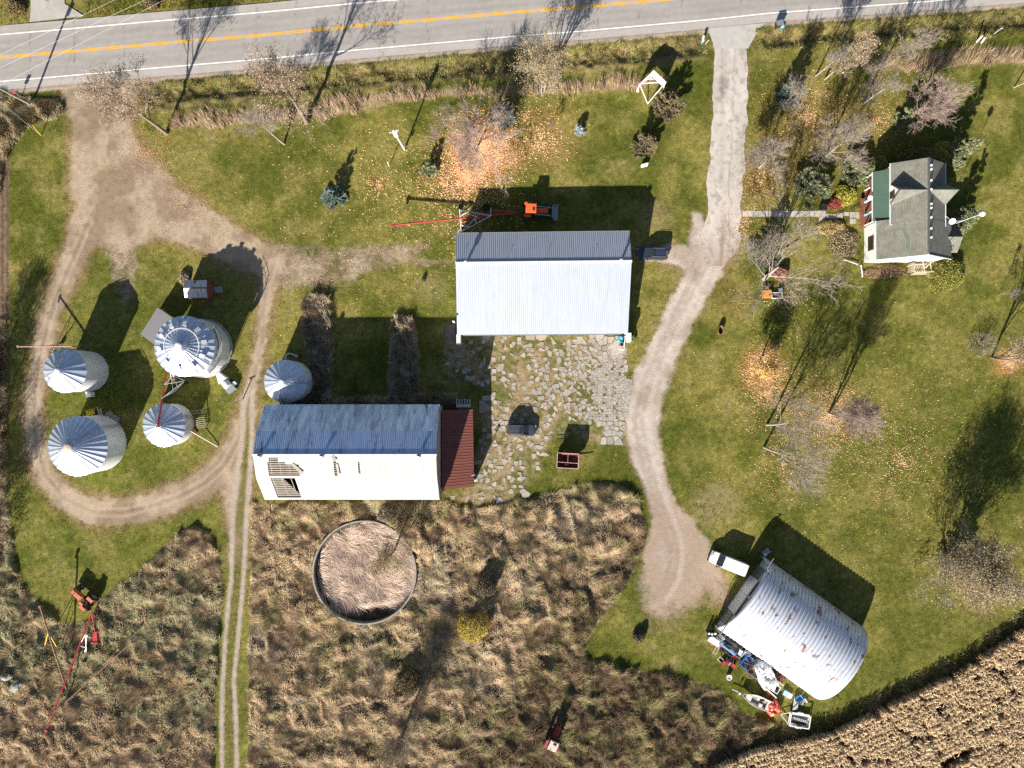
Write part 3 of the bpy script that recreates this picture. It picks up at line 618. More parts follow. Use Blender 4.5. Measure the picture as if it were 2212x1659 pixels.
hh = np.repeat(rng.uniform(1.5, 2.1, ns), lv)*rng.uniform(.35, 1.0, n); az = rng.normal(0.9, 1.3, n); L = rng.uniform(.35, .8, n)
ww = rng.uniform(.07, .13, n); ax, ay = -np.sin(az)*ww/2, np.cos(az)*ww/2; cx_, cy_ = np.cos(az), np.sin(az)
b0 = np.stack([wx-ax*.6, wy-ay*.6, z+hh], 1); b1 = np.stack([wx+ax*.6, wy+ay*.6, z+hh], 1)
m0 = np.stack([wx+cx_*L*.55-ax, wy+cy_*L*.55-ay, z+hh+.10], 1); m1 = np.stack([wx+cx_*L*.55+ax, wy+cy_*L*.55+ay, z+hh+.10], 1)
t3 = np.stack([wx+cx_*L, wy+cy_*L, z+hh-.22], 1); i = np.arange(n)[:, None]*5
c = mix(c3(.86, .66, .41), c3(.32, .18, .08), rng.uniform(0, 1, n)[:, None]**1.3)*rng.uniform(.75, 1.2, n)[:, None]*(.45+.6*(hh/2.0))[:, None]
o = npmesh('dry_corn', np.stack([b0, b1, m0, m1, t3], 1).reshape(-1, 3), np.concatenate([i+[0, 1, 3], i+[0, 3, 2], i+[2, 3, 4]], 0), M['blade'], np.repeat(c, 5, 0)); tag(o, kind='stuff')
wx, wy = WA(sx, sy); z = height_at(wx, wy); hh = rng.uniform(1.6, 2.2, ns); i = np.arange(ns)[:, None]*4
q = .022; V = np.stack([np.stack([wx-q, wy, z], 1), np.stack([wx+q, wy+q, z], 1), np.stack([wx+q, wy-q, z], 1), np.stack([wx+rng.normal(0, .1, ns), wy+rng.normal(0, .1, ns), z+hh], 1)], 1).reshape(-1, 3)
o = npmesh('corn_stalks', V, np.concatenate([i+[0, 1, 3], i+[1, 2, 3], i+[2, 0, 3]], 0), M['blade'], np.tile(c3(.42, .31, .17), (ns*4, 1))); tag(o, kind='stuff')
# ------------------------------------------------------------ fallen leaves
def litter(name, spots, cols, size=(.06, .12)):
    Xs = []; Ys = []
    for cx, cy, rr, nn in spots:
        a = rng.uniform(0, 6.283, nn); r0 = np.abs(rng.normal(0, .55, nn))*rr; Xs.append(cx+np.cos(a)*r0); Ys.append(cy+np.sin(a)*r0*.95)
    X = np.concatenate(Xs); Y = np.concatenate(Ys); d = masks(X, Y)
    k = (fbm(X, Y, 12, 61, 3) > rng.uniform(.2, .6, X.shape)) & (Y > road_y(X)+4); X = X[k]; Y = Y[k]; n = len(X)
    wx, wy = WA(X, Y); z = height_at(wx, wy)+rng.uniform(.03, .10, n); s = rng.uniform(*size, n); a = rng.uniform(0, 6.283, n)
    V = np.stack([np.stack([wx+np.cos(a+k_*1.571)*s*(1 if k_ % 2 else .6), wy+np.sin(a+k_*1.571)*s*(1 if k_ % 2 else .6), z+rng.uniform(-.35, .35, n)*s], 1) for k_ in range(4)], 1).reshape(-1, 3)
    cc = np.array(cols)[rng.integers(0, len(cols), n)]*rng.uniform(.8, 1.25, n)[:, None]
    o = npmesh(name, V, np.arange(n*4).reshape(-1, 4), M['leaf'], np.repeat(cc, 4, 0)); tag(o, kind='stuff')
litter('fallen_leaves', [(1040, 322, 78, 15000), (1010, 380, 90, 4500), (960, 400, 120, 1500), (1170, 300, 70, 1500), (1130, 250, 110, 600), (1000, 480, 190, 1300), (820, 400, 300, 1500)], [(.80, .42, .19), (.85, .52, .27), (.66, .28, .11), (.88, .64, .4)])
litter('fallen_leaves', [(1650, 795, 52, 4500), (1660, 850, 100, 2500), (1800, 900, 110, 5000), (1700, 640, 200, 1500), (1950, 1000, 300, 4500), (1740, 260, 130, 4200), (1650, 380, 90, 2500), (1900, 260, 120, 1800), (2180, 782, 30, 2200), (1600, 480, 90, 1500), (2120, 1262, 60, 2500), (1690, 1000, 120, 1500)], [(.66, .36, .16), (.72, .48, .26), (.5, .22, .09), (.78, .6, .38)], (.05, .10))
litter('fallen_leaves', [(320, 330, 90, 2200), (290, 240, 60, 900), (400, 450, 200, 1500), (300, 900, 300, 800), (700, 620, 200, 1200)], [(.42, .2, .1), (.5, .34, .18)], (.05, .09))
# ------------------------------------------------------------ machine shed
def lerp(a, b, t): return Vector(a).lerp(Vector(b), t)
def wallq(mb, a, b, z0a, z1a, z1b=None, th=.12):   # vertical wall from plan a to plan b
    z1b = z1a if z1b is None else z1b; a = Vector((a[0], a[1], 0)); b = Vector((b[0], b[1], 0)); n = (b-a).cross(Vector((0, 0, 1))).normalized()*th/2
    vs = [a-n+Vector((0, 0, z0a)), b-n+Vector((0, 0, z0a)), b-n+Vector((0, 0, z1b)), a-n+Vector((0, 0, z1a)), a+n+Vector((0, 0, z0a)), b+n+Vector((0, 0, z0a)), b+n+Vector((0, 0, z1b)), a+n+Vector((0, 0, z1a))]
    mb.add(vs, [(3, 2, 1, 0), (4, 5, 6, 7), (0, 1, 5, 4), (1, 2, 6, 5), (2, 3, 7, 6), (3, 0, 4, 7)])
def T(p): return (p[0]-ORG[0], p[1]-ORG[1], p[2]-ORG[2])
ORG = W(1172, 660)
shed = thing('machine_shed', ORG, 'large metal pole shed with a bright white south roof beside the cracked concrete yard', 'shed')
nw, ne = W(984, 504.5, 4.3), W(1360, 500, 4.3); rw, re_ = W(984.5, 568.5, 5.8), W(1364.5, 564.5, 5.8); sw, se = W(987.5, 723.5, 2.5), W(1356.5, 720.5, 2.5)
for nm, q in (('north_roof', (ne, nw, rw, re_)), ('south_roof', (sw, se, re_, rw))):
    corr(*map(lambda p: Vector(T(p)), q), .30, .035).build(nm, M['white_roof'], shed)
mb = MB()
for a, r_, s_ in ((nw, rw, sw), (ne, re_, se)):
    ins = .15 if a is nw else -.15
    A, Bq, Cq = [Vector(T(p))+Vector((ins, 0, -.06)) for p in (a, r_, s_)]
    wallq(mb, A, Bq, -.2, A.z, Bq.z); wallq(mb, Bq, Cq, -.2, Bq.z, Cq.z)
A, Bq = Vector(T(nw)), Vector(T(ne)); wallq(mb, A+Vector((.2, -.15, 0)), Bq+Vector((-.2, -.15, 0)), -.2, A.z-.1)
mb.build('wall', M['siding'], shed)
mb = MB(); A, Bq = Vector(T(sw)), Vector(T(se)); wallq(mb, A+Vector((.3, 1.2, 0)), Bq+Vector((-.3, 1.2, 0)), -.2, 2.5); mb.build('door_wall', M['grey_sheet'], shed)
mb = MB(); mb.bar(lerp(T(rw), T(re_), -.002)+Vector((0, 0, .05)), lerp(T(rw), T(re_), 1.002)+Vector((0, 0, .05)), .34, .05); mb.build('ridge_cap', M['trim'], shed)
mb = MB(); mb.bar(Vector(T(nw))+Vector((0, .07, -.05)), Vector(T(ne))+Vector((0, .07, -.05)), .12, .12); mb.bar(Vector(T(sw))+Vector((.9, -.08, -.07)), Vector(T(se))+Vector((-.9, -.08, -.07)), .14, .12); mb.split('gutter', M['steel'], shed)
for x, y0, y1, wv in ((986.6, 722, 743.5, 12), (1356.0, 719, 738, 9)):           # wing walls that carry on past the eave
    p0, p1 = Vector(T(W(x, y0, 2.4))), Vector(T(W(x, y1, 2.3))); m2 = MB(); m2.box(((p0.x+p1.x)/2+.25, (p0.y+p1.y)/2, 1.1), (.62, abs(p1.y-p0.y), 2.35)); m2.build('wing_wall', M['siding'], shed)
for x in (990, 1027, 1090, 1173, 1274, 1356):                                    # lightning rods
    if x in (1027,): continue
    p = lerp(T(rw), T(re_), (x-984)/380.0); m2 = MB(); m2.tube(p, p+Vector((0, 0, 1.0)), .02, .012, 6); m2.ring(p+Vector((0, 0, .62)), (0, 0, 1), [(.001, -.07), (.06, 0), (.001, .07)], 8); m2.build('lightning_rod', M['trim'], shed)
for x in (1007, 1341):                                                           # roof vents
    p = lerp(T(rw), T(re_), (x-984)/380.0); m2 = MB(); m2.ring(p, (0, 0, 1), [(.18, -.1), (.18, .75), (.36, .8), (.30, 1.0), (.16, 1.15), (.001, 1.2)], 16); m2.build('roof_vent', M['trim'], shed, True)
p = Vector(T(W(981.5, 697, 3.2))); mb = MB(); mb.bar(p+Vector((.3, 0, -.3)), p, .05); mb.tube(p, p+Vector((-.05, .1, .9)), .05, .03, 8); mb.ring(p+Vector((-.05, .1, .9)), (-.4, -.3, 1), [(.001, .1), (.14, .08), (.2, 0)], 12); mb.build('yard_light', M['trim'], shed)
# ------------------------------------------------------------ gambrel barn
HR, HB, HE = 10.5, 9.25, 6.1
xw, xe = 600.0, 958.0; yr = 968.5
def bp(px, py, h): return Vector(T((*[ (px-1106)/14, (829.5-py)/14 ], h)))
ORG = W((xw+xe)/2, yr)
barn = thing('gambrel_barn', ORG, 'long gambrel roofed barn with missing roof sheets and a red lean-to at its end', 'barn')
o_ = 0.45
Y = {'ne': 875.5, 'nb': 922.5, 'r': 968.5, 'sb': 1015.5, 'se': 1062.0}
def bx(ya, ha, yb, hb, x0=xw, x1=xe): return bp(x0, ya, ha), bp(x1, ya, ha), bp(x1, yb, hb), bp(x0, yb, hb)
def rev(q): return (q[1], q[0], q[3], q[2])
roofs = MB()
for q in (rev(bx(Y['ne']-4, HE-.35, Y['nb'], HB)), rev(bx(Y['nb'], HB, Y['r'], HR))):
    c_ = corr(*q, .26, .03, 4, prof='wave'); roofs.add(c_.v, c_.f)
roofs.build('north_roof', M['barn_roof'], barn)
def px_u(u): return xw+(xe-xw)*u
def skU(u, v):   # missing sheets, upper slope (v 0 at the break)
    x = (553+u*388); y = v
    return .075 < u < .245 and .05 < v < .70-(max(0, u-.13))*1.2 or (.085 < u < .135 and .72 < v < .95) or (.437 < u < .452 and .12 < v < .95) or (.57 < u < .578 and .15 < v < .7)
def skL(u, v):
    return .08 < u < .215 and v > .05
m1 = corr(*bx(Y['sb'], HB, Y['r'], HR), .26, .03, 10, skU, 'wave'); m2 = corr(*bx(Y['se']+4, HE-.35, Y['sb'], HB), .26, .03, 10, skL, 'wave'); m1.add(m2.v, m2.f); m1.build('south_roof', M['barn_roof_south'], barn)
mb = MB()                                                                          # bare roof boards under the missing sheets
for k in range(10):
    v = (k+.3)/10; a = bp(xw+4, Y['sb'], HB).lerp(bp(xw+4, Y['r'], HR), v); b_ = bp(xw+112, Y['sb'], HB).lerp(bp(xw+112, Y['r'], HR), v); mb.bar(a-Vector((0, 0, .09)), b_-Vector((0, 0, .09)), .19, .03)
    for (u0, u1) in ((.42, .47), (.55, .60)):
        a = bp(px_u(u0), Y['sb'], HB).lerp(bp(px_u(u0), Y['r'], HR), v); b_ = bp(px_u(u1), Y['sb'], HB).lerp(bp(px_u(u1), Y['r'], HR), v); mb.bar(a-Vector((0, 0, .09)), b_-Vector((0, 0, .09)), .16, .03)
for k in range(12):
    v = (k+.2)/12
    if k in (0,): continue
    a = bp(xw+24, Y['se']+4, HE-.35).lerp(bp(xw+8, Y['sb'], HB), v); b_ = bp(xw+84, Y['se']+4, HE-.35).lerp(bp(xw+52, Y['sb'], HB), v); mb.bar(a-Vector((0, -.02, .10)), b_-Vector((0, -.02, .10)), .17, .03)
mb.build('roof_boards', flat('roof_board_wood', (.42, .37, .31), .85, 0, .3, 3), barn)
mb = MB()
for i in range(6):
    x = xw+14+i*18; mb.bar(bp(x, Y['se'], HE-.5), bp(x, Y['sb'], HB-.22), .08, .16); mb.bar(bp(x, Y['sb'], HB-.22), bp(x, Y['r'], HR-.22), .08, .16)
mb.build('rafters', M['wood_grey'], barn)
mb = MB(); mb.slab([bp(xw+5, Y['se'], 4.0), bp(xe-5, Y['se'], 4.0), bp(xe-5, Y['ne'], 4.0), bp(xw+5, Y['ne'], 4.0)], .2); mb.build('loft_floor', M['soil'], barn)  # near-black colour paints the unlit interior behind the boards, no soil here
for nm_, x, y0, y1, h0, h1, sl_, rot in (('loose_sheet', .30*0+637, 0, 0, 0, 0, 0, 0),):
    pass
for (u0, v0, u1, v1, wd_) in ((.21, .62, .262, .22, .42), (.436, .98, .452, .75, .4), (.455, .62, .462, .12, .3)):
    a = bp(px_u(u0), Y['sb'], HB).lerp(bp(px_u(u0), Y['r'], HR), v0)+Vector((0, 0, .14)); b_ = bp(px_u(u1), Y['sb'], HB).lerp(bp(px_u(u1), Y['r'], HR), v1)+Vector((0, 0, .30))
    m2 = MB(); m2.bar(a, b_, wd_, .02); m2.build('loose_sheet', M['concrete'], barn)
mb = MB(); mb.bar(bp(xw-1, yr, HR+.06), bp(xe+1, yr, HR+.06), .3, .05); mb.build('ridge_cap', M['trim'], barn)
for x in (602, 723, 911):                                                         # ridge ventilators
    p = bp(x+14, yr, HR); m2 = MB(); m2.ring(p, (0, 0, 1), [(.22, -.1), (.22, .5), (.34, .55), (.30, .85), (.12, .95)], 14); m2.build('roof_ventilator', M['steel'], barn, True)
mb = MB()
for x, mk in ((xw+1.5, 0), (xe-1.5, 1)):
    P4 = [bp(x, Y['ne'], 0), bp(x, Y['ne'], HE), bp(x, Y['nb'], HB-.08), bp(x, Y['r'], HR-.08), bp(x, Y['sb'], HB-.08), bp(x, Y['se'], HE), bp(x, Y['se'], 0)]
    for i in range(6):
        if i in (0, 5): continue
    th = Vector((.1, 0, 0)); vs = P4+[p+th for p in P4]; n = 7
    mb.add(vs, [tuple(range(n)), tuple(range(2*n-1, n-1, -1))]+[(i, n+i, n+(i+1) % n, (i+1) % n) for i in range(n)])
wallq(mb, bp(xw+3, Y['ne'], 0), bp(xe-3, Y['ne'], 0), -.1, HE-.1); wallq(mb, bp(xw+3, Y['se'], 0), bp(xe-3, Y['se'], 0), -.1, HE-.1)
mb.build('wall', M['wood_grey'], barn)
# red lean-to on the east end
a0, a1, b1, b0 = [bp(x, y, h) for x, y, h in ((960, 884, 4.3), (1024, 883, 3.3), (1026.5, 1043.5, 3.3), (960, 1048, 4.3))]
c_ = corr(b0, a0, a1, b1, .30, .03); lt = MB(); lt.add(c_.v, c_.f)
lt = corr(b1, a1, a0, b0, .42, .035); lt.build('lean_to_roof', M['red_roof'], barn)
mb = MB(); wallq(mb, a1+Vector((-.2, 0, 0)), b1+Vector((-.2, 0, 0)), -.1, 3.2); wallq(mb, a0+Vector((0, -.2, 0)), a1+Vector((-.3, -.2, 0)), -.1, 4.2, 3.2); wallq(mb, b0+Vector((0, .2, 0)), b1+Vector((-.3, .2, 0)), -.1, 4.2, 3.2); mb.build('lean_to_wall', M['wood_red'], barn)
mb = MB(); pc = bp(1022, 1020, 3.5); mb.tube(pc+Vector((0, 0, -.3)), pc+Vector((0, 0, .5)), .03); mb.bar(pc+Vector((0, 0, .5)), pc+Vector((.5, .1, .55)), .05); mb.build('bracket', M['galv'], barn)
# ------------------------------------------------------------ quonset hut
A_, B_ = W(1543, 1348), W(1646, 1203); ORG = (A_+B_)/2
wd = (B_-A_).length; ax_ = (B_-A_).normalized(); ln = Vector((ax_.y, -ax_.x, 0)); LEN = 18.9
qrz = math.atan2(ln.y, ln.x)                   # local x runs down the length, local y across
q = thing('quonset_hut', ORG, 'ribbed arched metal quonset hut with rust patches beside the white van', 'shed', qrz)
HQ = 5.25; hw_ = wd/2
def arch(th): return (-math.cos(th)*hw_, max(0, math.sin(th))**.86*HQ)
NT, NR = 40, 31
vs = []; fs = []; SUBR = 6
for j in range(NR*SUBR+1):
    x = j/(NR*SUBR)*LEN; ph = (j % SUBR)/SUBR; am = .26*abs(math.sin(math.pi*ph))**.7
    for i in range(NT+1):
        th = math.pi*i/NT; y, z = arch(th); ny_, nz_ = -math.cos(th), math.sin(th); vs.append((x, y+ny_*am, z+nz_*am))
k = NT+1
for j in range(NR*SUBR):
    for i in range(NT): fs.append((j*k+i, j*k+i+1, (j+1)*k+i+1, (j+1)*k+i))
mb = MB(); mb.add(vs, fs); o = mb.build('arched_roof', M['quonset'], q, True); o.data.flip_normals()
for x in (3.05, 7.4, 11.7):                                                           # weathered translucent panels
    m2 = MB(); pv = []
    for i in range(6):
        th = math.pi*(.17+.020*i); y, z = arch(th); pv += [(x, y-math.cos(th)*.19, z+math.sin(th)*.19), (x+.52, y-math.cos(th)*.19, z+math.sin(th)*.19)]
    m2.add(pv, [(2*i, 2*i+1, 2*i+3, 2*i+2) for i in range(5)]); m2.build('skylight', M['skylight'] if 'skylight' in M else M.setdefault('skylight', flat('skylight', (.44, .43, .33), .5)), q)
for x, s_ in ((.35, 0), (LEN-.1, 1)):                                               # end walls
    pv = [(x, *arch(math.pi*i/24)) for i in range(25)]; n = 25; pv2 = [(x+.08, y, z) for _, y, z in pv]
    m2 = MB(); m2.add(pv+pv2, [tuple(range(n)), tuple(range(2*n-1, n-1, -1))]+[(i, n+i, n+(i+1) % n, (i+1) % n) for i in range(n)]); m2.build('end_wall', M['grey_sheet'], q)
def csheet(y0, y1, z0, z1, x, pitch=.18, amp=.04):
    return corr((x, y1, z0), (x, y0, z0), (x, y0, z1), (x, y1, z1), pitch, amp, 1, None, 'wave')
csheet(-3.1, 0.2, 0, 3.6, .18).build('sliding_door', M['galv'], q); csheet(0.25, 3.1, 0, 3.6, .16).build('sliding_door', M['galv'], q)
csheet(-5.2, -3.15, 0, 2.6, .25, .3, .08).build('door_panel', M['steel'], q); csheet(3.15, 5.0, 0, 2.6, .25, .3, .08).build('door_panel', M['steel'], q)
mb = MB(); mb.bar((-.02, -6.6, 3.75), (-.02, 5.9, 3.75), .12, .2); mb.build('door_rail', M['steel'], q)
mb = MB()
for a, b_ in (((-.02, -6.6, 3.75), (.3, -6.6, 0)), ((-.02, 5.9, 3.75), (-.1, 6.4, 0)), ((-.02, 5.3, 3.8), (2.3, 4.3, 3.9)), ((-.02, 4.0, 3.8), (2.2, 4.1, 4.2)), ((-.02, 5.9, 3.75), (.2, 7.2, 3.2))): mb.bar(a, b_, .09)
mb.split('rail_brace', M['galv'], q)
mb = MB(); mb.ring((.1, .3, 4.3), (-.6, 0, -1), [(.001, -.1), (.16, -.05), (.24, .1)], 12); mb.build('lamp', M['white_paint'], q)
mb = MB(); mb.box((.28, -.2, 2.1), (.05, .14, 4.0)); mb.build('door_post', M['steel'], q)
# ------------------------------------------------------------ farmhouse
ORG = W(1945, 475)
house = thing('farmhouse', ORG, 'white sided farmhouse with worn green grey shingle roof and cross gables among the trees', 'house')
def hp(px, py, h): return Vector(T(((px-1106)/14, (829.5-py)/14, h)))
RH, EH = 8.3, 5.8
N0, S0 = 381.5, 503.0; XW, XE, XR = 1885.5, 1989.7, 1937.5
def roofslab(name, pts_, mat, th=.14): m_ = MB(); m_.slab(pts_, th); return m_.build(name, mat, house)
ov = 4
cg = (441.5, 20.5)                                                                   # cross gable centre and half width
# main roof west slope is split round the cross gable valleys
def tri(name, pts_, mat=None): return roofslab(name, pts_, mat or M['shingle'])
for sgn, xe_ in ((-1, XW-ov), (1, XE+ov)):
    e = EH-.2; q_ = [hp(xe_, N0-ov, e), hp(xe_, cg[0]-cg[1]-1, e), hp(XR, cg[0], RH), hp(XR, N0-ov, RH)]
    q2 = [hp(xe_, cg[0]+cg[1]+1, e), hp(xe_, S0, e), hp(XR, S0, RH), hp(XR, cg[0], RH)]
    if sgn > 0: q_ = q_[::-1]; q2 = q2[::-1]
    tri('main_roof', q_); tri('main_roof', q2)
    # gable slopes
    tip = hp(XW-ov if sgn < 0 else XE+ov*2.2, cg[0], RH); cx = hp(XR, cg[0], RH)
    nn_ = hp(xe_, cg[0]-cg[1]-1, e); ss_ = hp(xe_, cg[0]+cg[1]+1, e)
    g1 = [tip, cx, nn_]; g2 = [tip, ss_, cx]
    if sgn < 0: g1 = g1[::-1]; g2 = g2[::-1]
    for g in (g1, g2):
        if (g[1]-g[0]).cross(g[2]-g[0]).z < 0: g.reverse()
        tri('gable_roof', g)
    m_ = MB(); xg = XW if sgn < 0 else XE
    m_.add([hp(xg, cg[0]-cg[1], EH-.3), hp(xg, cg[0]+cg[1], EH-.3), hp(xg, cg[0], RH-.15), hp(xg-sgn*1.5, cg[0]-cg[1], EH-.3), hp(xg-sgn*1.5, cg[0]+cg[1], EH-.3), hp(xg-sgn*1.5, cg[0], RH-.15)], [(0, 1, 2), (5, 4, 3), (0, 3, 4, 1), (1, 4, 5, 2), (2, 5, 3, 0)]); m_.build('gable_wall', M['siding'], house)
    if sgn < 0:
        f = MB(); f.box(hp(XW-1.0, cg[0]+1, 5.7)+Vector((0, 0, 0)), (.08, 1.1, 1.3)); fo = f.build('window', M['wood_red'], house); g_ = MB(); g_.box(hp(XW-1.9, cg[0]+1, 5.7), (.05, .85, 1.05)); g_.build('pane', M['glass'], fo)
m_ = MB(); m_.bar(hp(XR, N0-ov, RH+.05), hp(XR, 567, RH+.05), .3, .05); m_.build('ridge_cap', M['shingle_dark'], house)
# south wing
SW_, SE_, SY0, SY1 = 1868.0, 2010.0, 491.0, 567.0; XR2 = 1939.0
tri('south_roof', [hp(SW_-5, SY0, 4.05), hp(SW_-5, SY1+4, 4.05), hp(XR2-1.0, SY1+4, RH-.01), hp(XR2-1.0, SY0, RH-.01)])
tri('south_roof', [hp(XR2-.9, SY0+6, RH-.01), hp(XR2-.9, SY1+4, RH-.01), hp(SE_+5, SY1+4, 4.6), hp(SE_+5, SY0+6, 4.6)])
m_ = MB()
def gwall(xa, xb, xr, y, ea, eb, r, m_):                                             # gable end wall, thickness in y
    pv = [hp(xa, y, -.1), hp(xb, y, -.1), hp(xb, y, eb), hp(xr, y, r), hp(xa, y, ea)]; t_ = Vector((0, .15, 0)); n = 5
    m_.add(pv+[p+t_ for p in pv], [tuple(range(n)), tuple(range(2*n-1, n-1, -1))]+[(i, n+i, n+(i+1) % n, (i+1) % n) for i in range(n)])
gwall(SW_, SE_, XR2, SY1, 4.1, 4.7, RH-.2, m_); gwall(SW_, SE_, XR2, SY0+3, 4.1, 4.7, RH-.25, m_); gwall(XW, XE, XR, N0+2, EH-.1, EH-.1, RH-.2, m_)
wallq(m_, hp(SW_, SY0, 0), hp(SW_, SY1, 0), -.1, 4.15, th=.16); wallq(m_, hp(SE_, SY0, 0), hp(SE_, SY1, 0), -.1, 4.7, th=.16)
wallq(m_, hp(XW, N0, 0), hp(XW, S0, 0), -.1, EH-.1, th=.16); wallq(m_, hp(XE, N0, 0), hp(XE, S0, 0), -.1, EH-.1, th=.16)
m_.build('wall', M['siding'], house)
def window(a, w_, h_, z, axis):
    d_ = (.1, w_, h_) if axis == 'x' else (w_, .1, h_); f = MB(); f.box((a.x, a.y, z), d_); fo = f.build('window', M['wood_red'], house)
    d2 = (.16, w_-.25, h_-.25) if axis == 'x' else (w_-.25, .16, h_-.25); g_ = MB(); g_.box((a.x, a.y, z), d2); g_.build('pane', M['glass'], fo)
window(hp(SW_-1.6, 532, 0), 2.1, 1.7, 2.1, 'x')
for y in (400, 470): window(hp(XE+1.6, y, 0), 1.0, 1.4, 3.9, 'x')
# west porch and deck
tri('porch_roof', [hp(1861, 386, 3.4), hp(1861, SY0-2, 3.4), hp(XW-1.4, SY0-2, 4.9), hp(XW-1.4, 386, 4.9)], M['green_roof'])
m_ = MB()
for y in (388, 414, 440, 466, 489): m_.bar(hp(1863.5, y, .6), hp(1863.5, y, 3.35), .14)
m_.split('porch_post', M['white'], house)
m_ = MB()
for i in range(28):
    x = 1854.5+i*1.1; m_.slab([hp(x, 389 if x > 1864 else 431, .60), hp(x, 494, .60), hp(x+.95, 494, .60), hp(x+.95, 389 if x > 1864 else 431, .60)], .05)
m_.build('deck', M['wood_red'], house)
m_ = MB()
for a, b_ in (((1859, 441, 1.1), (1867, 436, 3.2)), ((1859, 470, 1.1), (1867, 466, 3.2))): m_.bar(hp(*a), hp(*b_), .2, .06)
m_.split('awning_brace', M['cyan'], house)
# east porch
PR, PE = 5.2, 3.5
ry_, pn, ps = 526.5, 494.0, 555.0
g_ = [hp(2034, ry_, PR), hp(1985, ry_, PR), hp(2002, pn, PE), hp(2037, pn, PE)]; tri('porch_roof', g_[::-1] if (g_[1]-g_[0]).cross(g_[2]-g_[0]).z < 0 else g_, M['shingle_dark'])  # north slope in darker shingle: its shade is put into the colour
g_ = [hp(2034, ry_, PR), hp(2037, ps, PE), hp(2002, ps, PE), hp(1985, ry_, PR)]; tri('porch_roof', g_[::-1] if (g_[1]-g_[0]).cross(g_[2]-g_[0]).z < 0 else g_, M['shingle'])
m_ = MB(); wallq(m_, hp(2010, 497, 0), hp(2031, 497, 0), -.1, PE-.05); wallq(m_, hp(2010, 552, 0), hp(2031, 552, 0), -.1, PE-.05)
pv = [hp(2031, 497, -.1), hp(2031, 552, -.1), hp(2031, 552, PE), hp(2031, ry_, PR-.15), hp(2031, 497, PE)]; t_ = Vector((-.15, 0, 0)); m_.add(pv+[p+t_ for p in pv], [tuple(range(5)), tuple(range(9, 4, -1))]+[(i, 5+i, 5+(i+1) % 5, (i+1) % 5) for i in range(5)]); m_.build('porch_wall', M['siding'], house)
for y in (409+28/2, 441, 462+8, 478, 497, 519, 537):                                            # roof vents by the ridge
    p = hp(XR+5.2, y, RH-.25); m2 = MB(); m2.box(p+Vector((0, 0, .12)), (.2, .2, .3)); m2.box(p+Vector((0, 0, .3)), (.26, .26, .06)); m2.build('roof_vent', M['white_paint'], house)
for y in (393, 401): p = hp(XR+5.2, y, RH-.25); m2 = MB(); m2.box(p+Vector((0, 0, .12)), (.2, .2, .3)); m2.box(p+Vector((0, 0, .3)), (.26, .26, .06)); m2.build('roof_vent', M['white_paint'], house)
p = hp(2004, 548, 5.3); m2 = MB(); m2.tube(p, p+Vector((0, 0, 1.2)), .06, .06, 8); m2.build('flue_pipe', M['dark'], house)
p = Vector(T(W(2056.5, 477.6, 6.2))); m2 = MB(); m2.tube(hp(XE+1, 480, 5.4), p, .03, .03, 6); m2.ring(p, (-.15, -.55, .8), [(.001, 0), (.2, .02), (.36, .08), (.46, .16), (.44, .15), (.34, .06), (.001, -.02)], 20); m2.bar(p, p+Vector((-.35, -.4, .35)), .04); m2.build('satellite_dish', M['white_paint'], house, True)
p = Vector(T(W(1879.5, 427, 3.6))); m2 = MB(); m2.ring(p, (-.3, -.5, .8), [(.001, 0), (.2, .03), (.32, .1), (.3, .09), (.001, -.02)], 16); m2.bar(p, p+Vector((.3, .1, -.3)), .04); m2.build('satellite_dish', M['white_paint'], house, True)
# white bargeboards and eave trim
m_ = MB()
for a, b_ in (((SW_-5.4, SY0-1, 4.0), (SW_-5.4, SY1+4.6, 4.0)), ((SW_-5, SY1+4.6, 4.02), (XR2, SY1+4.6, RH-.03)), ((XR2, SY1+4.6, RH-.03), (SE_+5, SY1+4.6, 4.6)), ((XW-4.6, N0-4, EH-.22), (XW-4.6, cg[0]-cg[1], EH-.22)), ((XW-4.6, cg[0]+cg[1], EH-.22), (XW-4.6, S0+1, EH-.22)), ((XE+4.6, N0-4, EH-.22), (XE+4.6, cg[0]-cg[1], EH-.22)), ((XE+4.6, cg[0]+cg[1], EH-.22), (XE+4.6, S0+4, EH-.22)), ((1860.2, 386, 3.35), (1860.2, SY0-2, 3.35))): m_.bar(hp(*a), hp(*b_), .1, .16)
m_.split('eave_trim', M['trim'], house)
# timber deck with railings south of the house, and a loose stair rail
deck = thing('garden_deck', W(1990, 582), 'weathered timber deck with open railings against the south wall of the farmhouse', 'deck'); ORG = deck.location
m_ = MB()
for i in range(12): m_.bar(hp(1962, 570+i*2.3, .7), hp(2004, 569+i*2.2, .7), .14, .04)
m_.build('floor', M['wood_pale'], deck)
m_ = MB()
for (xa, ya, xb, yb) in ((1962, 592, 2004, 590), (1958, 576, 1988, 574), (1962, 592, 1962, 571)):
    for z in (1.0, 1.6): m_.bar(hp(xa, ya, z), hp(xb, yb, z), .08)
    for t_ in np.linspace(0, 1, 9): p = lerp(hp(xa, ya, 0), hp(xb, yb, 0), float(t_)); m_.bar(p+Vector((0, 0, 0)), p+Vector((0, 0, 1.6)), .09)
for a, b_ in (((1975, 570, 2.3), (1990, 592, 1.0)), ((1990, 570, 2.3), (2004, 590, 1.0)), ((2000, 568, 2.3), (1975, 592, .9))): m_.bar(hp(*a), hp(*b_), .09)
m_.build('railing', M['wood_pale'], deck)
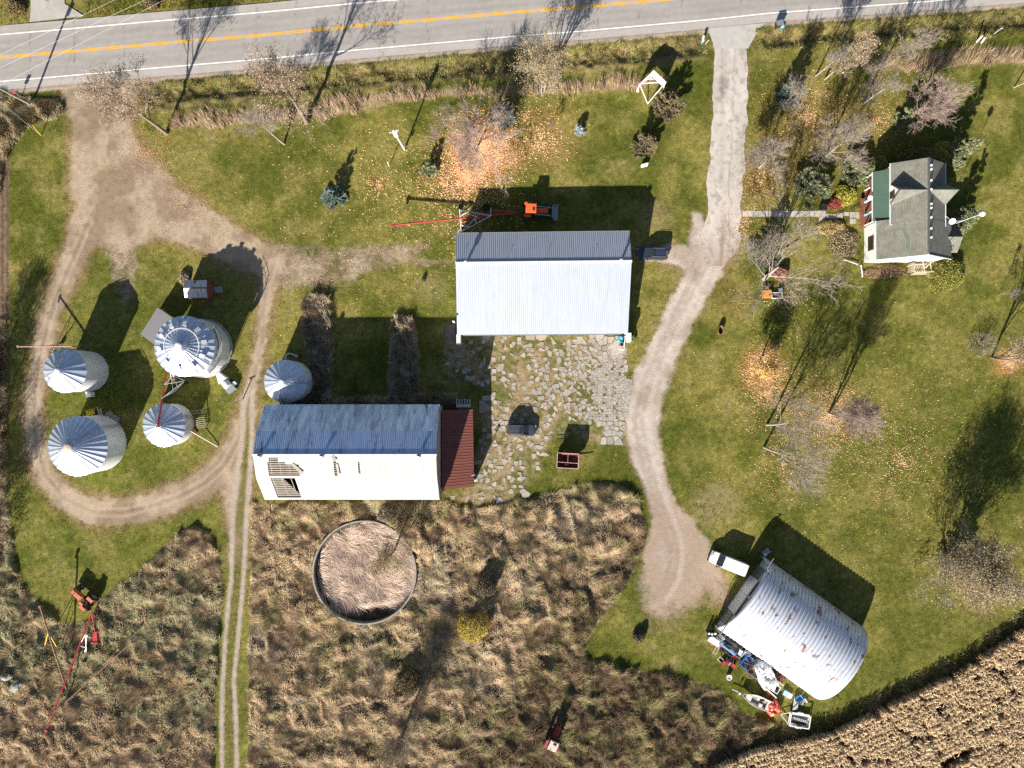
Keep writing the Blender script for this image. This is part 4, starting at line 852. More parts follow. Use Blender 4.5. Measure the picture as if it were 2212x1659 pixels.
for i, (xa, ya, xb, yb, lb) in enumerate(((1822, 562, 1851, 572, 'white wooden rail lying slanted in the border west of the farmhouse corner'), (1858, 574, 1861, 598, 'white post lying on the grass south-west of the farmhouse corner'), (1922, 584, 1922, 598, 'short grey post standing in the red vines south of the farmhouse'))):
    t_ = thing('fence_rail', P((xa+xb)/2, (ya+yb)/2), lb, 'rail'); m_ = MB(); d_ = P(xb, yb)-P(xa, ya); m_.bar(-d_/2+Vector((0, 0, .3)), d_/2+Vector((0, 0, .35)), .13, .09); m_.bar(-d_/2+Vector((0, 0, 0)), -d_/2+Vector((0, 0, .4)), .1); m_.bar(d_/2, d_/2+Vector((0, 0, .42)), .1); m_.build('timber', M['white'], t_)
# yard lamp mast
b0_ = W(2030, 495); t_ = thing('yard_mast', b0_, 'tall thin mast with a white globe on top beside the east side of the farmhouse', 'mast'); m_ = MB(); m_.tube((0, 0, 0), (0, 0, 9.8), .06, .035, 8); m_.bar((0, 0, 5.6), (-2.2, 0, 4.6), .04); m_.build('pole', M['galv'], t_); m_ = MB(); m_.ring((0, 0, 9.9), (0, 0, 1), [(.001, -.42), (.28, -.3), (.4, 0), (.28, .3), (.001, .42)], 16); m_.build('globe', M['white_paint'], t_, True)
# ------------------------------------------------------------ grain bins
def bin_(name, label, bx_, by_, r, he, ha, seg, vents=0, ladder=None, cap=.35, hat=None, rimz=False):
    t_ = thing(name, P(bx_, by_), label, 'grain bin', group='grain bins')
    m_ = MB(); n = 48; prof = [(r+.03*(k % 2), -.3+k*(he+.3)/max(6, int(he/.28))) for k in range(max(6, int(he/.28))+1)]; m_.ring((0, 0, 0), (0, 0, 1), prof, n); m_.build('wall', M['silo_wall'], t_, True)
    m_ = MB(); R2 = r+.12
    for i in range(seg):                                                            # pressed roof sheets meeting in raised ribs
        a0, a1 = 6.28318*i/seg, 6.28318*(i+1)/seg
        pts_ = lambda rr, z: [(rr*math.cos(a), rr*math.sin(a), z) for a in (a0, (a0+a1)/2, a1)]
        o_, i_ = pts_(R2, he-.05), pts_(cap, ha-.08)
        o_[1] = (o_[1][0]*1.0, o_[1][1]*1.0, he-.13); m_.add(o_+i_, [(0, 1, 4, 3), (1, 2, 5, 4)])
    m_.build('roof', M['silo_roof'], t_)
    m_ = MB()
    for i in range(seg):
        a = 6.28318*i/seg; d_ = Vector((math.cos(a), math.sin(a), 0)); m_.bar(d_*R2*1.005+Vector((0, 0, he-.02)), d_*cap+Vector((0, 0, ha-.04)), .05, .06)
    m_.build('roof_ribs', M['silo_roof'], t_)
    m_ = MB(); m_.ring((0, 0, ha-.1), (0, 0, 1), [(cap+.05, 0), (cap+.05, .12), (cap*.9, .2), (cap*.4, .26), (.001, .27)], 24); m_.build('roof_cap', hat or M['galv'], t_, True)
    sl_ = (ha-he)/(r-cap)
    for k in range(vents):
        a = R(k*36+10); d_ = Vector((math.cos(a), math.sin(a), 0)); p = d_*(r*.76)+Vector((0, 0, he+(r-r*.76)*sl_+.05)); m2 = MB()
        m2.box(p+Vector((0, 0, .14)), (.62, .42, .34), rz=a, ry=math.atan(sl_)*1.0); m2.box(p+Vector((0, 0, .34)), (.72, .52, .07), rz=a, ry=math.atan(sl_)*.8); m2.build('roof_vent', M['trim'], t_)
    if vents:
        m2 = MB(); m2.ring((0, 0, he+(r-r*.60)*sl_+.1), (0, 0, 1), [(r*.58, 0), (r*.58, .05), (r*.60, .05), (r*.60, 0)], 48); m2.build('guard_ring', M['galv'], t_)
    if ladder is not None:
        for part_, on_roof in (('roof_ladder', 1), ('wall_ladder', 0)):
            m2 = MB(); a = R(ladder); d_ = Vector((math.cos(a), math.sin(a), 0)); s_ = Vector((-d_.y, d_.x, 0))*.24
            if on_roof: A0, A1 = d_*r*1.0+Vector((0, 0, he+.12)), d_*(cap+.3)+Vector((0, 0, ha+.05))
            else: A0, A1 = d_*(r+.22)+Vector((0, 0, 0)), d_*(r+.22)+Vector((0, 0, he))
            for q_ in (s_, -s_): m2.bar(A0+q_, A1+q_, .05)
            n = int((A1-A0).length/.34)
            for i in range(n): p = lerp(A0, A1, i/n); m2.bar(p+s_, p-s_, .04)
            m2.build(part_, M['steel'], t_)
    return t_
bA = bin_('grain_bin', 'white steel grain bin with ladder up its roof, west end beside the thin red auger', 191.2, 802.5, 3.09, 5.83, 7.56, 18, ladder=100)
bB = bin_('grain_bin', 'wide white grain bin with a rusty roof cap inside the curve of the dirt track', 212.8, 957, 4.30, 5.29, 7.58, 30, ladder=38, cap=.55, hat=M['wood_pale'])
bC = bin_('grain_bin', 'smallest low grain bin with the dark red auger spout entering its roof top', 375.5, 916, 3.14, 3.1, 4.84, 20, ladder=22)
bD = bin_('grain_bin', 'grain bin with a framed ladder on its roof at the north-west corner of the barn', 636.6, 824.2, 3.08, 4.5, 6.2, 20, ladder=-2, cap=.3)
bE = bin_('grain_bin', 'largest grain bin with ten roof vents and a grey lean-to', 438.7, 752.5, 4.31, 6.2, 8.1, 28, vents=10, ladder=-33, cap=.45)
m_ = MB(); m_.ring((0, 0, 0), (0, 0, 1), [(4.45, 5.2), (5.15, 5.2), (5.15, 5.28), (4.45, 5.28)], 20, R(-50), R(35)); m_.build('walkway', M['steel'], bE)
m_ = MB()
for a in range(-50, 40, 10): d_ = Vector((math.cos(R(a)), math.sin(R(a)), 0))*5.15; m_.bar(d_+Vector((0, 0, 5.2)), d_+Vector((0, 0, 6.2)), .05)
for z in (5.7, 6.2): m_.ring((0, 0, z), (0, 0, 1), [(5.12, 0), (5.18, 0), (5.18, .05), (5.12, .05)], 20, R(-50), R(35))
m_.build('handrail', M['steel'], bE)
m_ = MB(); m_.ring((0, 0, 0), (0, 0, 1), [(4.35, -.1), (4.6, -.1), (4.6, .35), (4.35, .35)], 40); m_.build('foundation', M['concrete'], bE)
# lean-to roof
L0, L1, L2, L3 = [W(*p, 2.3)-bE.location for p in ((340.5, 664.5), (303, 722), (345, 752), (385, 695))]
corr(L1, L2, L3, L0, .32, .05).build('lean_to_roof', metal_roof('lean_sheet', (.21, .21, .22), None, metal=.1, dirt=.1, rough=.5), bE); m_ = MB()
for p in (L0, L1, L2, L3): m_.bar((p.x*.98, p.y*.98, 0), (p.x*.98, p.y*.98, 2.2), .12)
m_.split('lean_to_post', M['wood_grey'], bE)
# fan and burner
fb = thing('dryer_fan', P(488, 822), 'grey sheet metal dryer fan with round housing south-east of the largest grain bin', 'fan', R(-52)); m_ = MB(); m_.add([(-1.3, -.3, .2), (-1.3, .3, .2), (-1.3, .3, 1.2), (-1.3, -.3, 1.2), (.1, -.75, .1), (.1, .75, .1), (.1, .75, 1.5), (.1, -.75, 1.5)], [(0, 1, 2, 3), (7, 6, 5, 4), (3, 2, 6, 7), (0, 3, 7, 4), (1, 5, 6, 2), (0, 4, 5, 1)]); m_.build('transition_duct', M['galv'], fb); m_ = MB(); m_.ring((.75, 0, .8), (1, 0, 0), [(.3, -.5), (.62, -.45), (.62, .45), (.35, .55), (.3, .3)], 20); m_.build('housing', M['silo_wall'], fb, True); m_ = MB(); m_.box((1.7, 0, .45), (.8, 1.3, .8)); m_.box((1.7, 0, .88), (.9, 1.4, .06)); m_.build('burner_box', M['steel'], fb); m_ = MB(); m_.box((1.3, .95, .4), (.5, .5, .7)); m_.build('control_box', M['trim'], fb)
# small crib shed
c0 = P(423, 627); cs = thing('crib_shed', c0, 'small crib shed with striped rusty tin roof and red end annexe', 'shed')
def lp(px, py, h): return W(px, py, h)-c0
a_, b_, rr0, rr1, c_, d_ = lp(398, 605, 2.2), lp(447, 605, 2.2), lp(396.5, 622, 3.0), lp(446, 622, 3.0), lp(399, 643, 2.2), lp(448.5, 643, 2.2)
corr(b_, a_, rr0, rr1, .3, .03).build('roof', M['shed_roof'], cs); corr(c_, d_, rr1, rr0, .3, .03).build('roof', M['shed_roof'], cs)
m_ = MB(); wallq(m_, a_+Vector((.1, -.1, 0)), b_+Vector((-.1, -.1, 0)), -.1, 2.15); wallq(m_, c_+Vector((.1, .1, 0)), d_+Vector((-.1, .1, 0)), -.1, 2.15)
for A1, R1, C1 in ((a_, rr0, c_), (b_, rr1, d_)): s_ = .12 if A1 is a_ else -.12; wallq(m_, A1+Vector((s_, -.1, 0)), R1+Vector((s_, 0, 0)), -.1, 2.15, 2.9); wallq(m_, R1+Vector((s_, 0, 0)), C1+Vector((s_, .1, 0)), -.1, 2.9, 2.15)
m_.build('wall', M['wood_red'], cs); m_ = MB(); m_.box(lp(452.5, 626, .8)+Vector((0, 0, 0)), (.72, 2.0, 1.7)); m_.build('annexe', M['wood_red'], cs)
m_ = MB(); m_.bar(rr0+Vector((0, 0, .05)), rr1+Vector((0, 0, .05)), .2, .05); m_.build('ridge_cap', M['rust_pipe'], cs)
t_ = thing('concrete_step', P(472, 626), 'flat grey concrete pad lying in the shade east of the small crib shed', 'pad'); m_ = MB(); m_.box((0, 0, .05), (1.2, .9, .16), rz=.1); m_.build('slab', M['concrete'], t_)
# ------------------------------------------------------------ vehicles
def loft(secs, mat, name, parent, smooth=True, close=True):
    """secs: list of (x, [(y, z) ...]) half outlines, mirrored"""
    m_ = MB(); vs = []; n = None
    for x, o_ in secs:
        full = [(y, z) for y, z in o_]+[(-y, z) for y, z in reversed(o_)]; n = len(full); vs += [(x, y, z) for y, z in full]
    fs = [(j*n+i, (j+1)*n+i, (j+1)*n+(i+1) % n, j*n+(i+1) % n) for j in range(len(secs)-1) for i in range(n)]
    fs += [tuple(range(n)), tuple(range(len(vs)-1, len(vs)-n-1, -1))]
    m_.add(vs, fs); return m_.build(name, mat, parent, smooth)
def wheel(par, x, y, r, w_, name='wheel'):
    m_ = MB(); m_.ring((x, y, r), (0, 1, 0), [(r*.6, -w_/2), (r*.93, -w_/2), (r, -w_*.3), (r, w_*.3), (r*.93, w_/2), (r*.6, w_/2)], 28); wh = m_.build(name, M['tyre'], par, True)
    m_ = MB(); m_.ring((x, y, r), (0, 1, 0), [(.001, -w_*.3), (r*.3, -w_*.35), (r*.62, -w_*.42), (r*.62, w_*.42), (r*.3, w_*.35), (.001, w_*.3)], 18); m_.build('rim', M['rim'], wh, True)
def suv(loc, rz, label, paint, L=4.6, Wd=1.86, H=1.7):
    t_ = thing('parked_car', loc, label, 'car', rz); w2 = Wd/2
    def s(x, wb, zb, zt): return (x, [(wb*.86, .28), (wb, .45), (wb, zb), (wb*.90, zt), (0.001, zt+.03)])
    xs_ = L/2
    loft([s(-xs_, w2*.74, .62, .78), s(-xs_+.12, w2*.9, .75, .93), s(-xs_+.5, w2*.98, .85, 1.02), s(-xs_*.3, w2, .88, 1.02), s(xs_*.3, w2, .88, 1.02), s(xs_*.42, w2*.99, .84, 1.0), s(xs_*.75, w2*.95, .78, .92), s(xs_-.16, w2*.82, .66, .8), s(xs_, w2*.62, .56, .66)], paint, 'body', t_)
    def g(x, wb, wt, zt): return (x, [(wb, .98), (wt, zt), (.001, zt+.03)])
    loft([g(-xs_+.12, w2*.80, w2*.76, 1.05), g(-xs_+.42, w2*.86, w2*.70, H-.12), g(-xs_+.8, w2*.88, w2*.70, H-.05), g(xs_*.0, w2*.9, w2*.70, H-.05), g(xs_*.14, w2*.9, w2*.68, H-.10), g(xs_*.48, w2*.86, w2*.78, 1.03)], M['glass'], 'windows', t_)
    def rf(x, wt, z): return (x, [(wt, z-.05), (wt*.95, z), (.001, z+.035)])
    loft([rf(-xs_+.36, w2*.62, H-.13), rf(-xs_+.6, w2*.72, H-.05), rf(0, w2*.73, H-.03), rf(xs_*.13, w2*.70, H-.07)], paint, 'roof', t_)
    m_ = MB(); m_.box((xs_*.0-.08, 0, H+.012), (.5, w2*.95, .02)); m_.build('sunroof', M['glass'], t_)
    m_ = MB()
    for y in (-1, 1): m_.bar((-xs_+.6, y*w2*.68, H+.04), (xs_*.05, y*w2*.68, H+.04), .035)
    m_.build('roof_rails', M['rim'], t_)
    for y in (-1, 1):
        m_ = MB(); m_.box((xs_*.36, y*(w2+.09), 1.02), (.14, .2, .14)); m_.build('mirror', paint, t_)
        m_ = MB(); m_.box((xs_-.16, y*w2*.66, .70), (.22, .3, .1)); m_.build('headlight', M['trim'], t_); m_ = MB(); m_.box((-xs_+.04, y*w2*.68, .88), (.1, .28, .14)); m_.build('tail_light', M['red_paint'], t_)
        m_ = MB(); m_.bar((xs_*.15, y*w2*.69, H-.06), (xs_*.49, y*w2*.80, 1.04), .06); m_.build('pillar', paint, t_)
        for x in (-1, 1): wheel(t_, x*L*.31, y*(w2-.10), .34, .22)
    return t_
suv(P(1407, 549.5), R(180-1), 'dark blue parked SUV with front in the shade of the machine shed', M['car_blue'], 4.75, 1.88)
suv(P(1126.2, 927.5), R(-3), 'dark grey parked SUV standing on the broken concrete south of the shed', M['car_grey'], 4.5, 1.84)
v = thing('parked_van', P(1568, 1212), 'white cargo van parked at the north-west corner of the quonset hut', 'van', math.atan2(.37, -.93)); w2 = 1.0; L = 5.6; H = 2.15
def s(x, wb, zb, zt): return (x, [(wb*.88, .3), (wb, .5), (wb, zb), (wb*.92, zt), (.001, zt+.04)])
loft([s(-L/2, w2*.93, 1.8, 2.05), s(-L/2+.15, w2*.97, 1.9, H), s(.6, w2*.97, 1.9, H), s(1.0, w2*.95, 1.8, H-.08), s(1.75, w2*.97, 1.05, 1.28), s(2.3, w2*.92, .98, 1.12), s(L/2-.12, w2*.82, .8, .92), s(L/2, w2*.72, .6, .68)], M['van_white'], 'body', v)
m_ = MB(); m_.slab([(1.02, -.80, 2.17), (1.74, -.90, 1.40), (1.74, .90, 1.40), (1.02, .80, 2.17)], .05); m_.build('windscreen', M['glass'], v)
for y in (-1, 1):
    m_ = MB(); m_.box((.95, y*.985, 1.55), (.9, .05, .5)); m_.build('side_window', M['glass'], v); m_ = MB(); m_.box((1.5, y*1.12, 1.35), (.14, .24, .26)); m_.build('mirror', M['dark'], v); m_ = MB(); m_.box((L/2-.12, y*.7, .78), (.2, .3, .16)); m_.build('headlight', M['trim'], v)
    for x in (-1.6, 1.75): wheel(v, x, y*.88, .36, .24)
m_ = MB(); m_.box((L/2+.06, 0, .5), (.16, 1.85, .25)); m_.build('bumper', M['dark'], v)
def tractor(loc, rz, label, body, cab=True, roofm=None, loader=False, scale=1.0, cabcol=None):
    t_ = thing('tractor', loc, label, 'tractor', rz); t_.scale = (scale,)*3
    m_ = MB(); m_.box((1.35, 0, 1.22), (1.9, .72, .62)); m_.box((1.35, 0, 1.55), (1.75, .58, .12)); m_.build('hood', body, t_)
    m_ = MB(); m_.box((1.0, 0, .75), (2.9, .42, .4)); m_.box((-.6, 0, .8), (.9, .7, .5)); m_.build('chassis', M['dark'], t_)
    for y in (-1, 1):
        wheel(t_, -.75, y*.95, .78, .42, 'rear_wheel'); wheel(t_, 1.75, y*.80, .42, .26, 'front_wheel')
        m_ = MB(); m_.ring((-.75, y*.88, .82), (0, 1, 0), [(.92, -.27), (.92, .27), (.88, .27), (.88, -.27)], 10, R(0), R(150)); o = m_.build('fender', body, t_); 
        m_ = MB(); m_.box((-.7, y*.86, 1.68), (.95, .48, .06)); m_.box((-1.2, y*.86, 1.5), (.06, .48, .4)); m_.build('fender_top', body, t_)
    if cab:
        m_ = MB()
        for x, y in ((-.95, .62), (-.95, -.62), (.35, .6), (.35, -.6)): m_.bar((x, y, 1.3), (x*.95, y*.95, 2.55), .09)
        m_.build('cab_frame', cabcol or body, t_); m_ = MB(); m_.box((-.3, 0, 1.95), (1.25, 1.18, 1.05)); m_.build('cab_windows', M['glass'], t_)
        m_ = MB(); m_.box((-.28, 0, 2.62), (1.55, 1.4, .16)); m_.box((-.28, 0, 2.72), (1.35, 1.2, .06)); o = m_.build('cab_roof', roofm or body, t_); m_ = MB(); m_.box((.12, -.1, 2.765), (.35, .55, .03)); m_.build('hatch', M['glass'], o)
    else:
        m_ = MB(); m_.box((-.55, 0, 1.35), (.45, .5, .14)); m_.box((-.8, 0, 1.6), (.1, .5, .45)); m_.build('seat', M['dark'], t_); m_ = MB(); m_.ring((.0, 0, 1.72), (-.5, 0, 1), [(.2, 0), (.23, .02), (.2, .04)], 16); m_.bar((0, 0, 1.7), (.3, 0, 1.4), .05); m_.build('steering_wheel', M['dark'], t_)
        m_ = MB(); m_.box((-.15, .45, 1.5), (.6, .35, .5)); m_.build('console', body, t_)
    m_ = MB(); m_.tube((1.7, .12, 1.5), (1.7, .12, 2.15), .045, .045, 8); m_.build('exhaust', M['dark'], t_)
    if loader:
        m_ = MB()
        for y in (-1, 1): m_.bar((.5, y*.62, 1.5), (2.3, y*.6, 1.05), .14, .16); m_.bar((2.3, y*.6, 1.05), (3.1, y*.6, .4), .14, .16); m_.bar((.5, y*.62, .8), (.5, y*.62, 1.6), .14)
        m_.build('loader_arms', M['steel'], t_); m_ = MB(); m_.box((3.15, 0, .45), (.08, 2.4, .8)); m_.box((3.5, 0, .08), (.75, 2.4, .08)); m_.box((3.5, 1.18, .35), (.75, .06, .6)); m_.box((3.5, -1.18, .35), (.75, .06, .6)); m_.bar((3.0, -.9, .9), (3.0, .9, .9), .12); m_.build('bucket', M['steel'], t_)
    return t_
tractor(P(1150, 459), R(-2), 'orange tractor with front loader in the shade north of the machine shed', M['orange_paint'], True, None, True, 1.02)
tractor(P(192, 1291), math.atan2(31, -36), 'faded orange open tractor hitched to the red auger at the edge of the tall weeds', M['faded_orange'], False)
tractor(P(1194, 1586), R(66), 'old dark red tractor with a rusty white cab roof overgrown in the tall brush', M['red_paint'], True, flat('rusty_white', (.62, .55, .5), .7, 0, .3, 4, (.4, .14, .08)), False, .95, M['dark'])
# ------------------------------------------------------------ augers
def auger(name, label, loc, A0, A1, r, mat, hop=None, frame=None, group=None):
    t_ = thing(name, loc, label, 'auger', group=group); l = Vector(loc)
    m_ = MB(); m_.tube(Vector(A0)-l, Vector(A1)-l, r, r, 14); d_ = (Vector(A1)-Vector(A0)).normalized()
    for k in (.25, .45, .6, .8): p = lerp(A0, A1, k)-l; m_.tube(p-d_*.1, p+d_*.1, r*1.35, r*1.35, 14)
    m_.build('tube', mat, t_, True); m_ = MB(); e = Vector(A1)-l; m_.box(e+d_*.1, (r*3, r*3, r*3), rz=math.atan2(d_.y, d_.x)); m_.bar(e, e+Vector((0, 0, -.45)), r*2.2); m_.build('spout', mat, t_)
    return t_
A0, A1 = W(1114.6, 460, .7), W(849, 486.5, 2.6)
au = auger('grain_auger', 'long light red grain auger on a white wheeled frame behind the orange tractor', P(996, 474), A0, A1, .13, M['red_paint']); l = au.location
m_ = MB(); ap = W(1060.6, 466, 1.4)-l; w0, w1 = W(992.5, 453, .5)-l, W(996, 501, .5)-l
for a, b_ in ((w0, w1), (w0, ap), (w1, ap), (lerp(w0, ap, .3), lerp(w0, w1, .3)), (lerp(w1, ap, .3), lerp(w0, w1, .7)), (w0+Vector((0, 0, .1)), W(1030, 469, 1.6)-l), (w1+Vector((0, 0, .1)), W(1030, 469, 1.6)-l), (lerp(w0, ap, .5), lerp(w1, ap, .5)), (ap, W(1060, 449, 1.3)-l), (W(996, 462, .8)-l, W(996, 474, 1.7)-l)): m_.bar(a, b_, .09)
m_.build('undercarriage', M['white'], au)
for p, sg in ((w0, 1), (w1, -1)): wheel(au, p.x, p.y+sg*.2, .36, .2)
m_ = MB(); m_.tube(W(1063, 454, .45)-l, W(1113, 459.5, .5)-l, .12, .12, 12); m_.build('swing_tube', M['red_paint'], au, True); m_ = MB(); hp0 = W(1050, 450, .1)-l; m_.ring(hp0, (0, 0, 1), [(.35, 0), (.7, .45), (.66, .45), (.3, .03)], 4); m_.build('hopper', M['dark'], au)
A0, A1 = W(198, 1325, .8), W(101, 1577, 2.6)
a2 = auger('grain_auger', 'long dark red grain auger reaching into the tall weeds from the open tractor', P(160, 1420), A0, A1, .12, M['red_paint']); l = a2.location
m_ = MB(); ap = W(184, 1371, 1.7)-l; f0, f1 = W(160, 1418, .5)-l, W(182, 1426, .5)-l
for a, b_ in ((ap, f0), (ap, W(188, 1419, .6)-l), (ap+Vector((.3, 0, 0)), f1), (f0, f1), (W(188, 1419, .6)-l, f1), (ap, W(194, 1377, 1.0)-l), (lerp(ap, f0, .5), lerp(ap, f1, .5)), (lerp(ap, f1, .6), W(188, 1419, .6)-l)): m_.bar(a, b_, .08)
m_.build('undercarriage', M['white'], a2); wheel(a2, f0.x-.1, f0.y, .34, .2); wheel(a2, f1.x+.2, f1.y, .34, .2)
m_ = MB(); m_.tube(W(199, 1324, .9)-l, W(205, 1362, .6)-l, .13, .13, 12); m_.build('swing_tube', M['red_paint'], a2, True); m_ = MB(); p = W(206, 1377, .3)-l; m_.box(p, (.75, 1.9, .35), rz=.05); m_.box(p+Vector((0, -.8, .1)), (1.1, .3, .3)); m_.build('hopper', M['red_paint'], a2)
a3 = auger('grain_auger', 'old brown auger raised on struts west of the dark red auger', P(118, 1400), W(143, 1488, .6), W(87, 1312, 4.0), .12, M['rust_pipe']); l = a3.location; m_ = MB()
for a, b_ in (((104, 1366, 2.9), (96, 1400, 0)), ((104, 1366, 2.9), (124, 1400, 0)), ((112, 1392, 2.3), (124, 1420, .0))): m_.bar(W(*a)-l, W(*b_)-l, .09)
m_.build('struts', M['yellow'], a3)
a4 = auger('grain_auger', 'thin rusty auger tube slanting across the weeds under the dark red auger', P(200, 1465), W(115, 1541, .7), W(282, 1389, 1.6), .07, M['rust_pipe']); l = a4.location; m_ = MB(); m_.bar(W(250, 1418, 1.3)-l, W(236, 1452, 0)-l, .06); m_.bar(W(250, 1418, 1.3)-l, W(262, 1430, 0)-l, .06); m_.build('struts', M['rust_pipe'], a4)
a5 = auger('grain_auger', 'thin pale red auger on struts lying along the north side of the west grain bin', P(110, 752), W(172, 748, .9), W(41, 748.5, 4.3), .09, M['pinkpipe'] if 'pinkpipe' in M else M.setdefault('pinkpipe', flat('pinkpipe', (.5, .3, .27), .6, 0, .3, 3))); l = a5.location; m_ = MB()
for a, b_ in (((120, 748, 2.2), (110, 765, .2)), ((120, 748, 2.2), (132, 742, .2)), ((95, 748, 3.1), (132, 742, .3)), ((95, 748, 3.1), (112, 760, .3)), ((112, 762, .3), (132, 742, .3))): m_.bar(W(*a)-l, W(*b_)-l, .07)
m_.build('struts', M['steel'], a5); p = W(112, 763, .3)-l; wheel(a5, p.x, p.y, .33, .18); p = W(132, 741, .3)-l; wheel(a5, p.x, p.y, .33, .18)
a6 = auger('grain_auger', 'steep red auger standing between the largest grain bin and the smallest one', P(362, 830), W(362, 790, .6), W(341, 919.5, 5.3), .13, M['red_paint']); l = a6.location; m_ = MB()
for a, b_ in (((356, 830, 2.6), (374, 812, .2)), ((356, 830, 2.6), (400, 823, .2)), ((374, 812, .2), (400, 823, .2)), ((350, 860, 3.4), (400, 823, .2)), ((350, 860, 3.4), (378, 845, .2)), ((378, 845, .2), (400, 823, .2)), ((368, 805, .9), (374, 845, .4)), ((370, 800, 1.4), (384, 838, .2))): m_.bar(W(*a)-l, W(*b_)-l, .09)
m_.build('undercarriage', M['white'], a6); p = W(374, 818, .3)-l; wheel(a6, p.x, p.y, .34, .2); p = W(402, 824, .3)-l; wheel(a6, p.x, p.y, .34, .2); m_ = MB(); m_.box(W(376, 822, .9)-l, (.5, .6, .5)); m_.build('gearbox', M['rust_pipe'], a6)
# ------------------------------------------------------------ gravity wagon
gw = thing('gravity_wagon', P(1224, 992), 'dark red open hopper wagon on wheels in the grass south of the broken concrete', 'wagon', R(-3)); hx, hy = 1.62, 1.12
m_ = MB(); top = [(-hx, -hy, 2.25), (hx, -hy, 2.25), (hx, hy, 2.25), (-hx, hy, 2.25)]; mid_ = [(x, y, 1.5) for x, y, z in top]; bot = [(-.5, -hy*.9, .75), (.5, -hy*.9, .75), (.5, .1, .75), (-.5, .1, .75)]
vs = top+mid_+bot; n = 4; m_.add(vs, [(i, (i+1) % 4, 4+(i+1) % 4, 4+i) for i in range(4)]+[(4+i, 4+(i+1) % 4, 8+(i+1) % 4, 8+i) for i in range(4)]+[(8, 9, 10, 11)]); m_.build('hopper', M['wag'] if 'wag' in M else M.setdefault('wag', flat('wag', (.18, .025, .03), .6, 0, .4, 2, (.1, .04, .035))), gw)
m_ = MB()
for i in range(4): m_.bar(Vector(top[i]), Vector(top[(i+1) % 4]), .09)
m_.bar((-hx, -.25, 2.22), (hx, -.32, 2.22), .06); m_.bar((0, -.28, 2.2), (0, hy, 2.2), .04); m_.build('rim_rail', flat('pink_rim', (.55, .33, .28), .7, 0, .3, 4, (.6, .55, .5)), gw)
m_ = MB(); m_.box((-.1, -.7, 1.2), (.6, .2, .05)); m_.build('grain_scoop', M['wood_pale'], gw); m_ = MB(); m_.box((0, 0, .55), (2.6, .14, .14)); m_.box((-1.1, 0, .5), (.12, 1.9, .12)); m_.box((1.1, 0, .5), (.12, 1.9, .12))
for x in (-1, 1):
    for y in (-1, 1): m_.bar((x*1.1, y*.5, .5), (x*hx*.9, y*hy*.95, 1.5), .08)
m_.build('chassis', M['rust_pipe'], gw); m_ = MB(); m_.bar((1.2, 0, .5), (3.9, .65, .35), .07); m_.bar((1.2, -.2, .5), (3.9, .65, .35), .07); m_.bar((-1.2, .3, 1.9), (-2.9, .35, 1.8), .05); m_.bar((-1.2, -.25, 1.9), (-2.9, -.3, 1.8), .05); m_.build('drawbar', M['rust_pipe'], gw)
for x in (-1.1, 1.1):
    for y in (-1, 1): wheel(gw, x, y*.98, .4, .26)
# ------------------------------------------------------------ round tank wall
tk = thing('ring_tank', P(*TANK), 'round concrete tank wall half filled with pale dry reeds in the meadow', 'tank')
m_ = MB(); m_.ring((0, 0, 0), (0, 0, 1), [(7.75, -.6), (7.75, 1.15), (8.0, 1.15), (8.0, -.6)], 90, R(54), R(54+327)) ; m_.build('wall', flat('old_concrete', (.30, .29, .25), .9, 0, .45, 2.5), tk)
m_ = MB()
for z in (.25, .7): m_.ring((0, 0, z), (0, 0, 1), [(8.0, 0), (8.04, .03), (8.0, .06)], 90, R(54), R(54+327))
m_.build('hoop', M['rust_pipe'], tk)
# ------------------------------------------------------------ trees
M['bark_pale'] = flat('bark_pale', (.34, .285, .235), .85, 0, .3, 3); M['bark_brown'] = flat('bark_brown', (.25, .195, .145), .9, 0, .35, 3); M['bark_pink'] = flat('bark_pink', (.40, .30, .26), .85, 0, .3, 3)
class TM:                                      # fast triangle / prism collector
    def __init__(s): s.p0 = []; s.p1 = []; s.r0 = []; s.r1 = []
    def seg(s, a, b, r0, r1): s.p0.append(a); s.p1.append(b); s.r0.append(r0); s.r1.append(r1)
    def build(s, name, mat, parent, n=3):
        a = np.array(s.p0, float); b_ = np.array(s.p1, float); d = b_-a; L = np.linalg.norm(d, axis=1, keepdims=True)+1e-9; d = d/L
        ref = np.where(np.abs(d[:, 2:3]) > .9, np.array([[1., 0, 0]]), np.array([[0, 0, 1.]])); u = np.cross(d, ref); u /= np.linalg.norm(u, axis=1, keepdims=True)+1e-9; v_ = np.cross(d, u)
        r0 = np.array(s.r0)[:, None]; r1 = np.array(s.r1)[:, None]; rows = []
        for P0, rr in ((a, r0), (b_, r1)):
            for i in range(n): t_ = 6.28318*i/n; rows.append(P0+(u*math.cos(t_)+v_*math.sin(t_))*rr)
        V = np.stack(rows, 1).reshape(-1, 3); m_ = len(a); base = np.arange(m_)[:, None]*(2*n)
        F = np.concatenate([base+[i, (i+1) % n, n+(i+1) % n, n+i] for i in range(n)], 0)
        return npmesh(name, V, F, mat, parent=parent, smooth=n > 4)
def vrot(d, ang, az):
    d = d.normalized(); u = d.orthogonal().normalized(); v_ = d.cross(u); return (d*math.cos(ang)+(u*math.cos(az)+v_*math.sin(az))*math.sin(ang)).normalized()
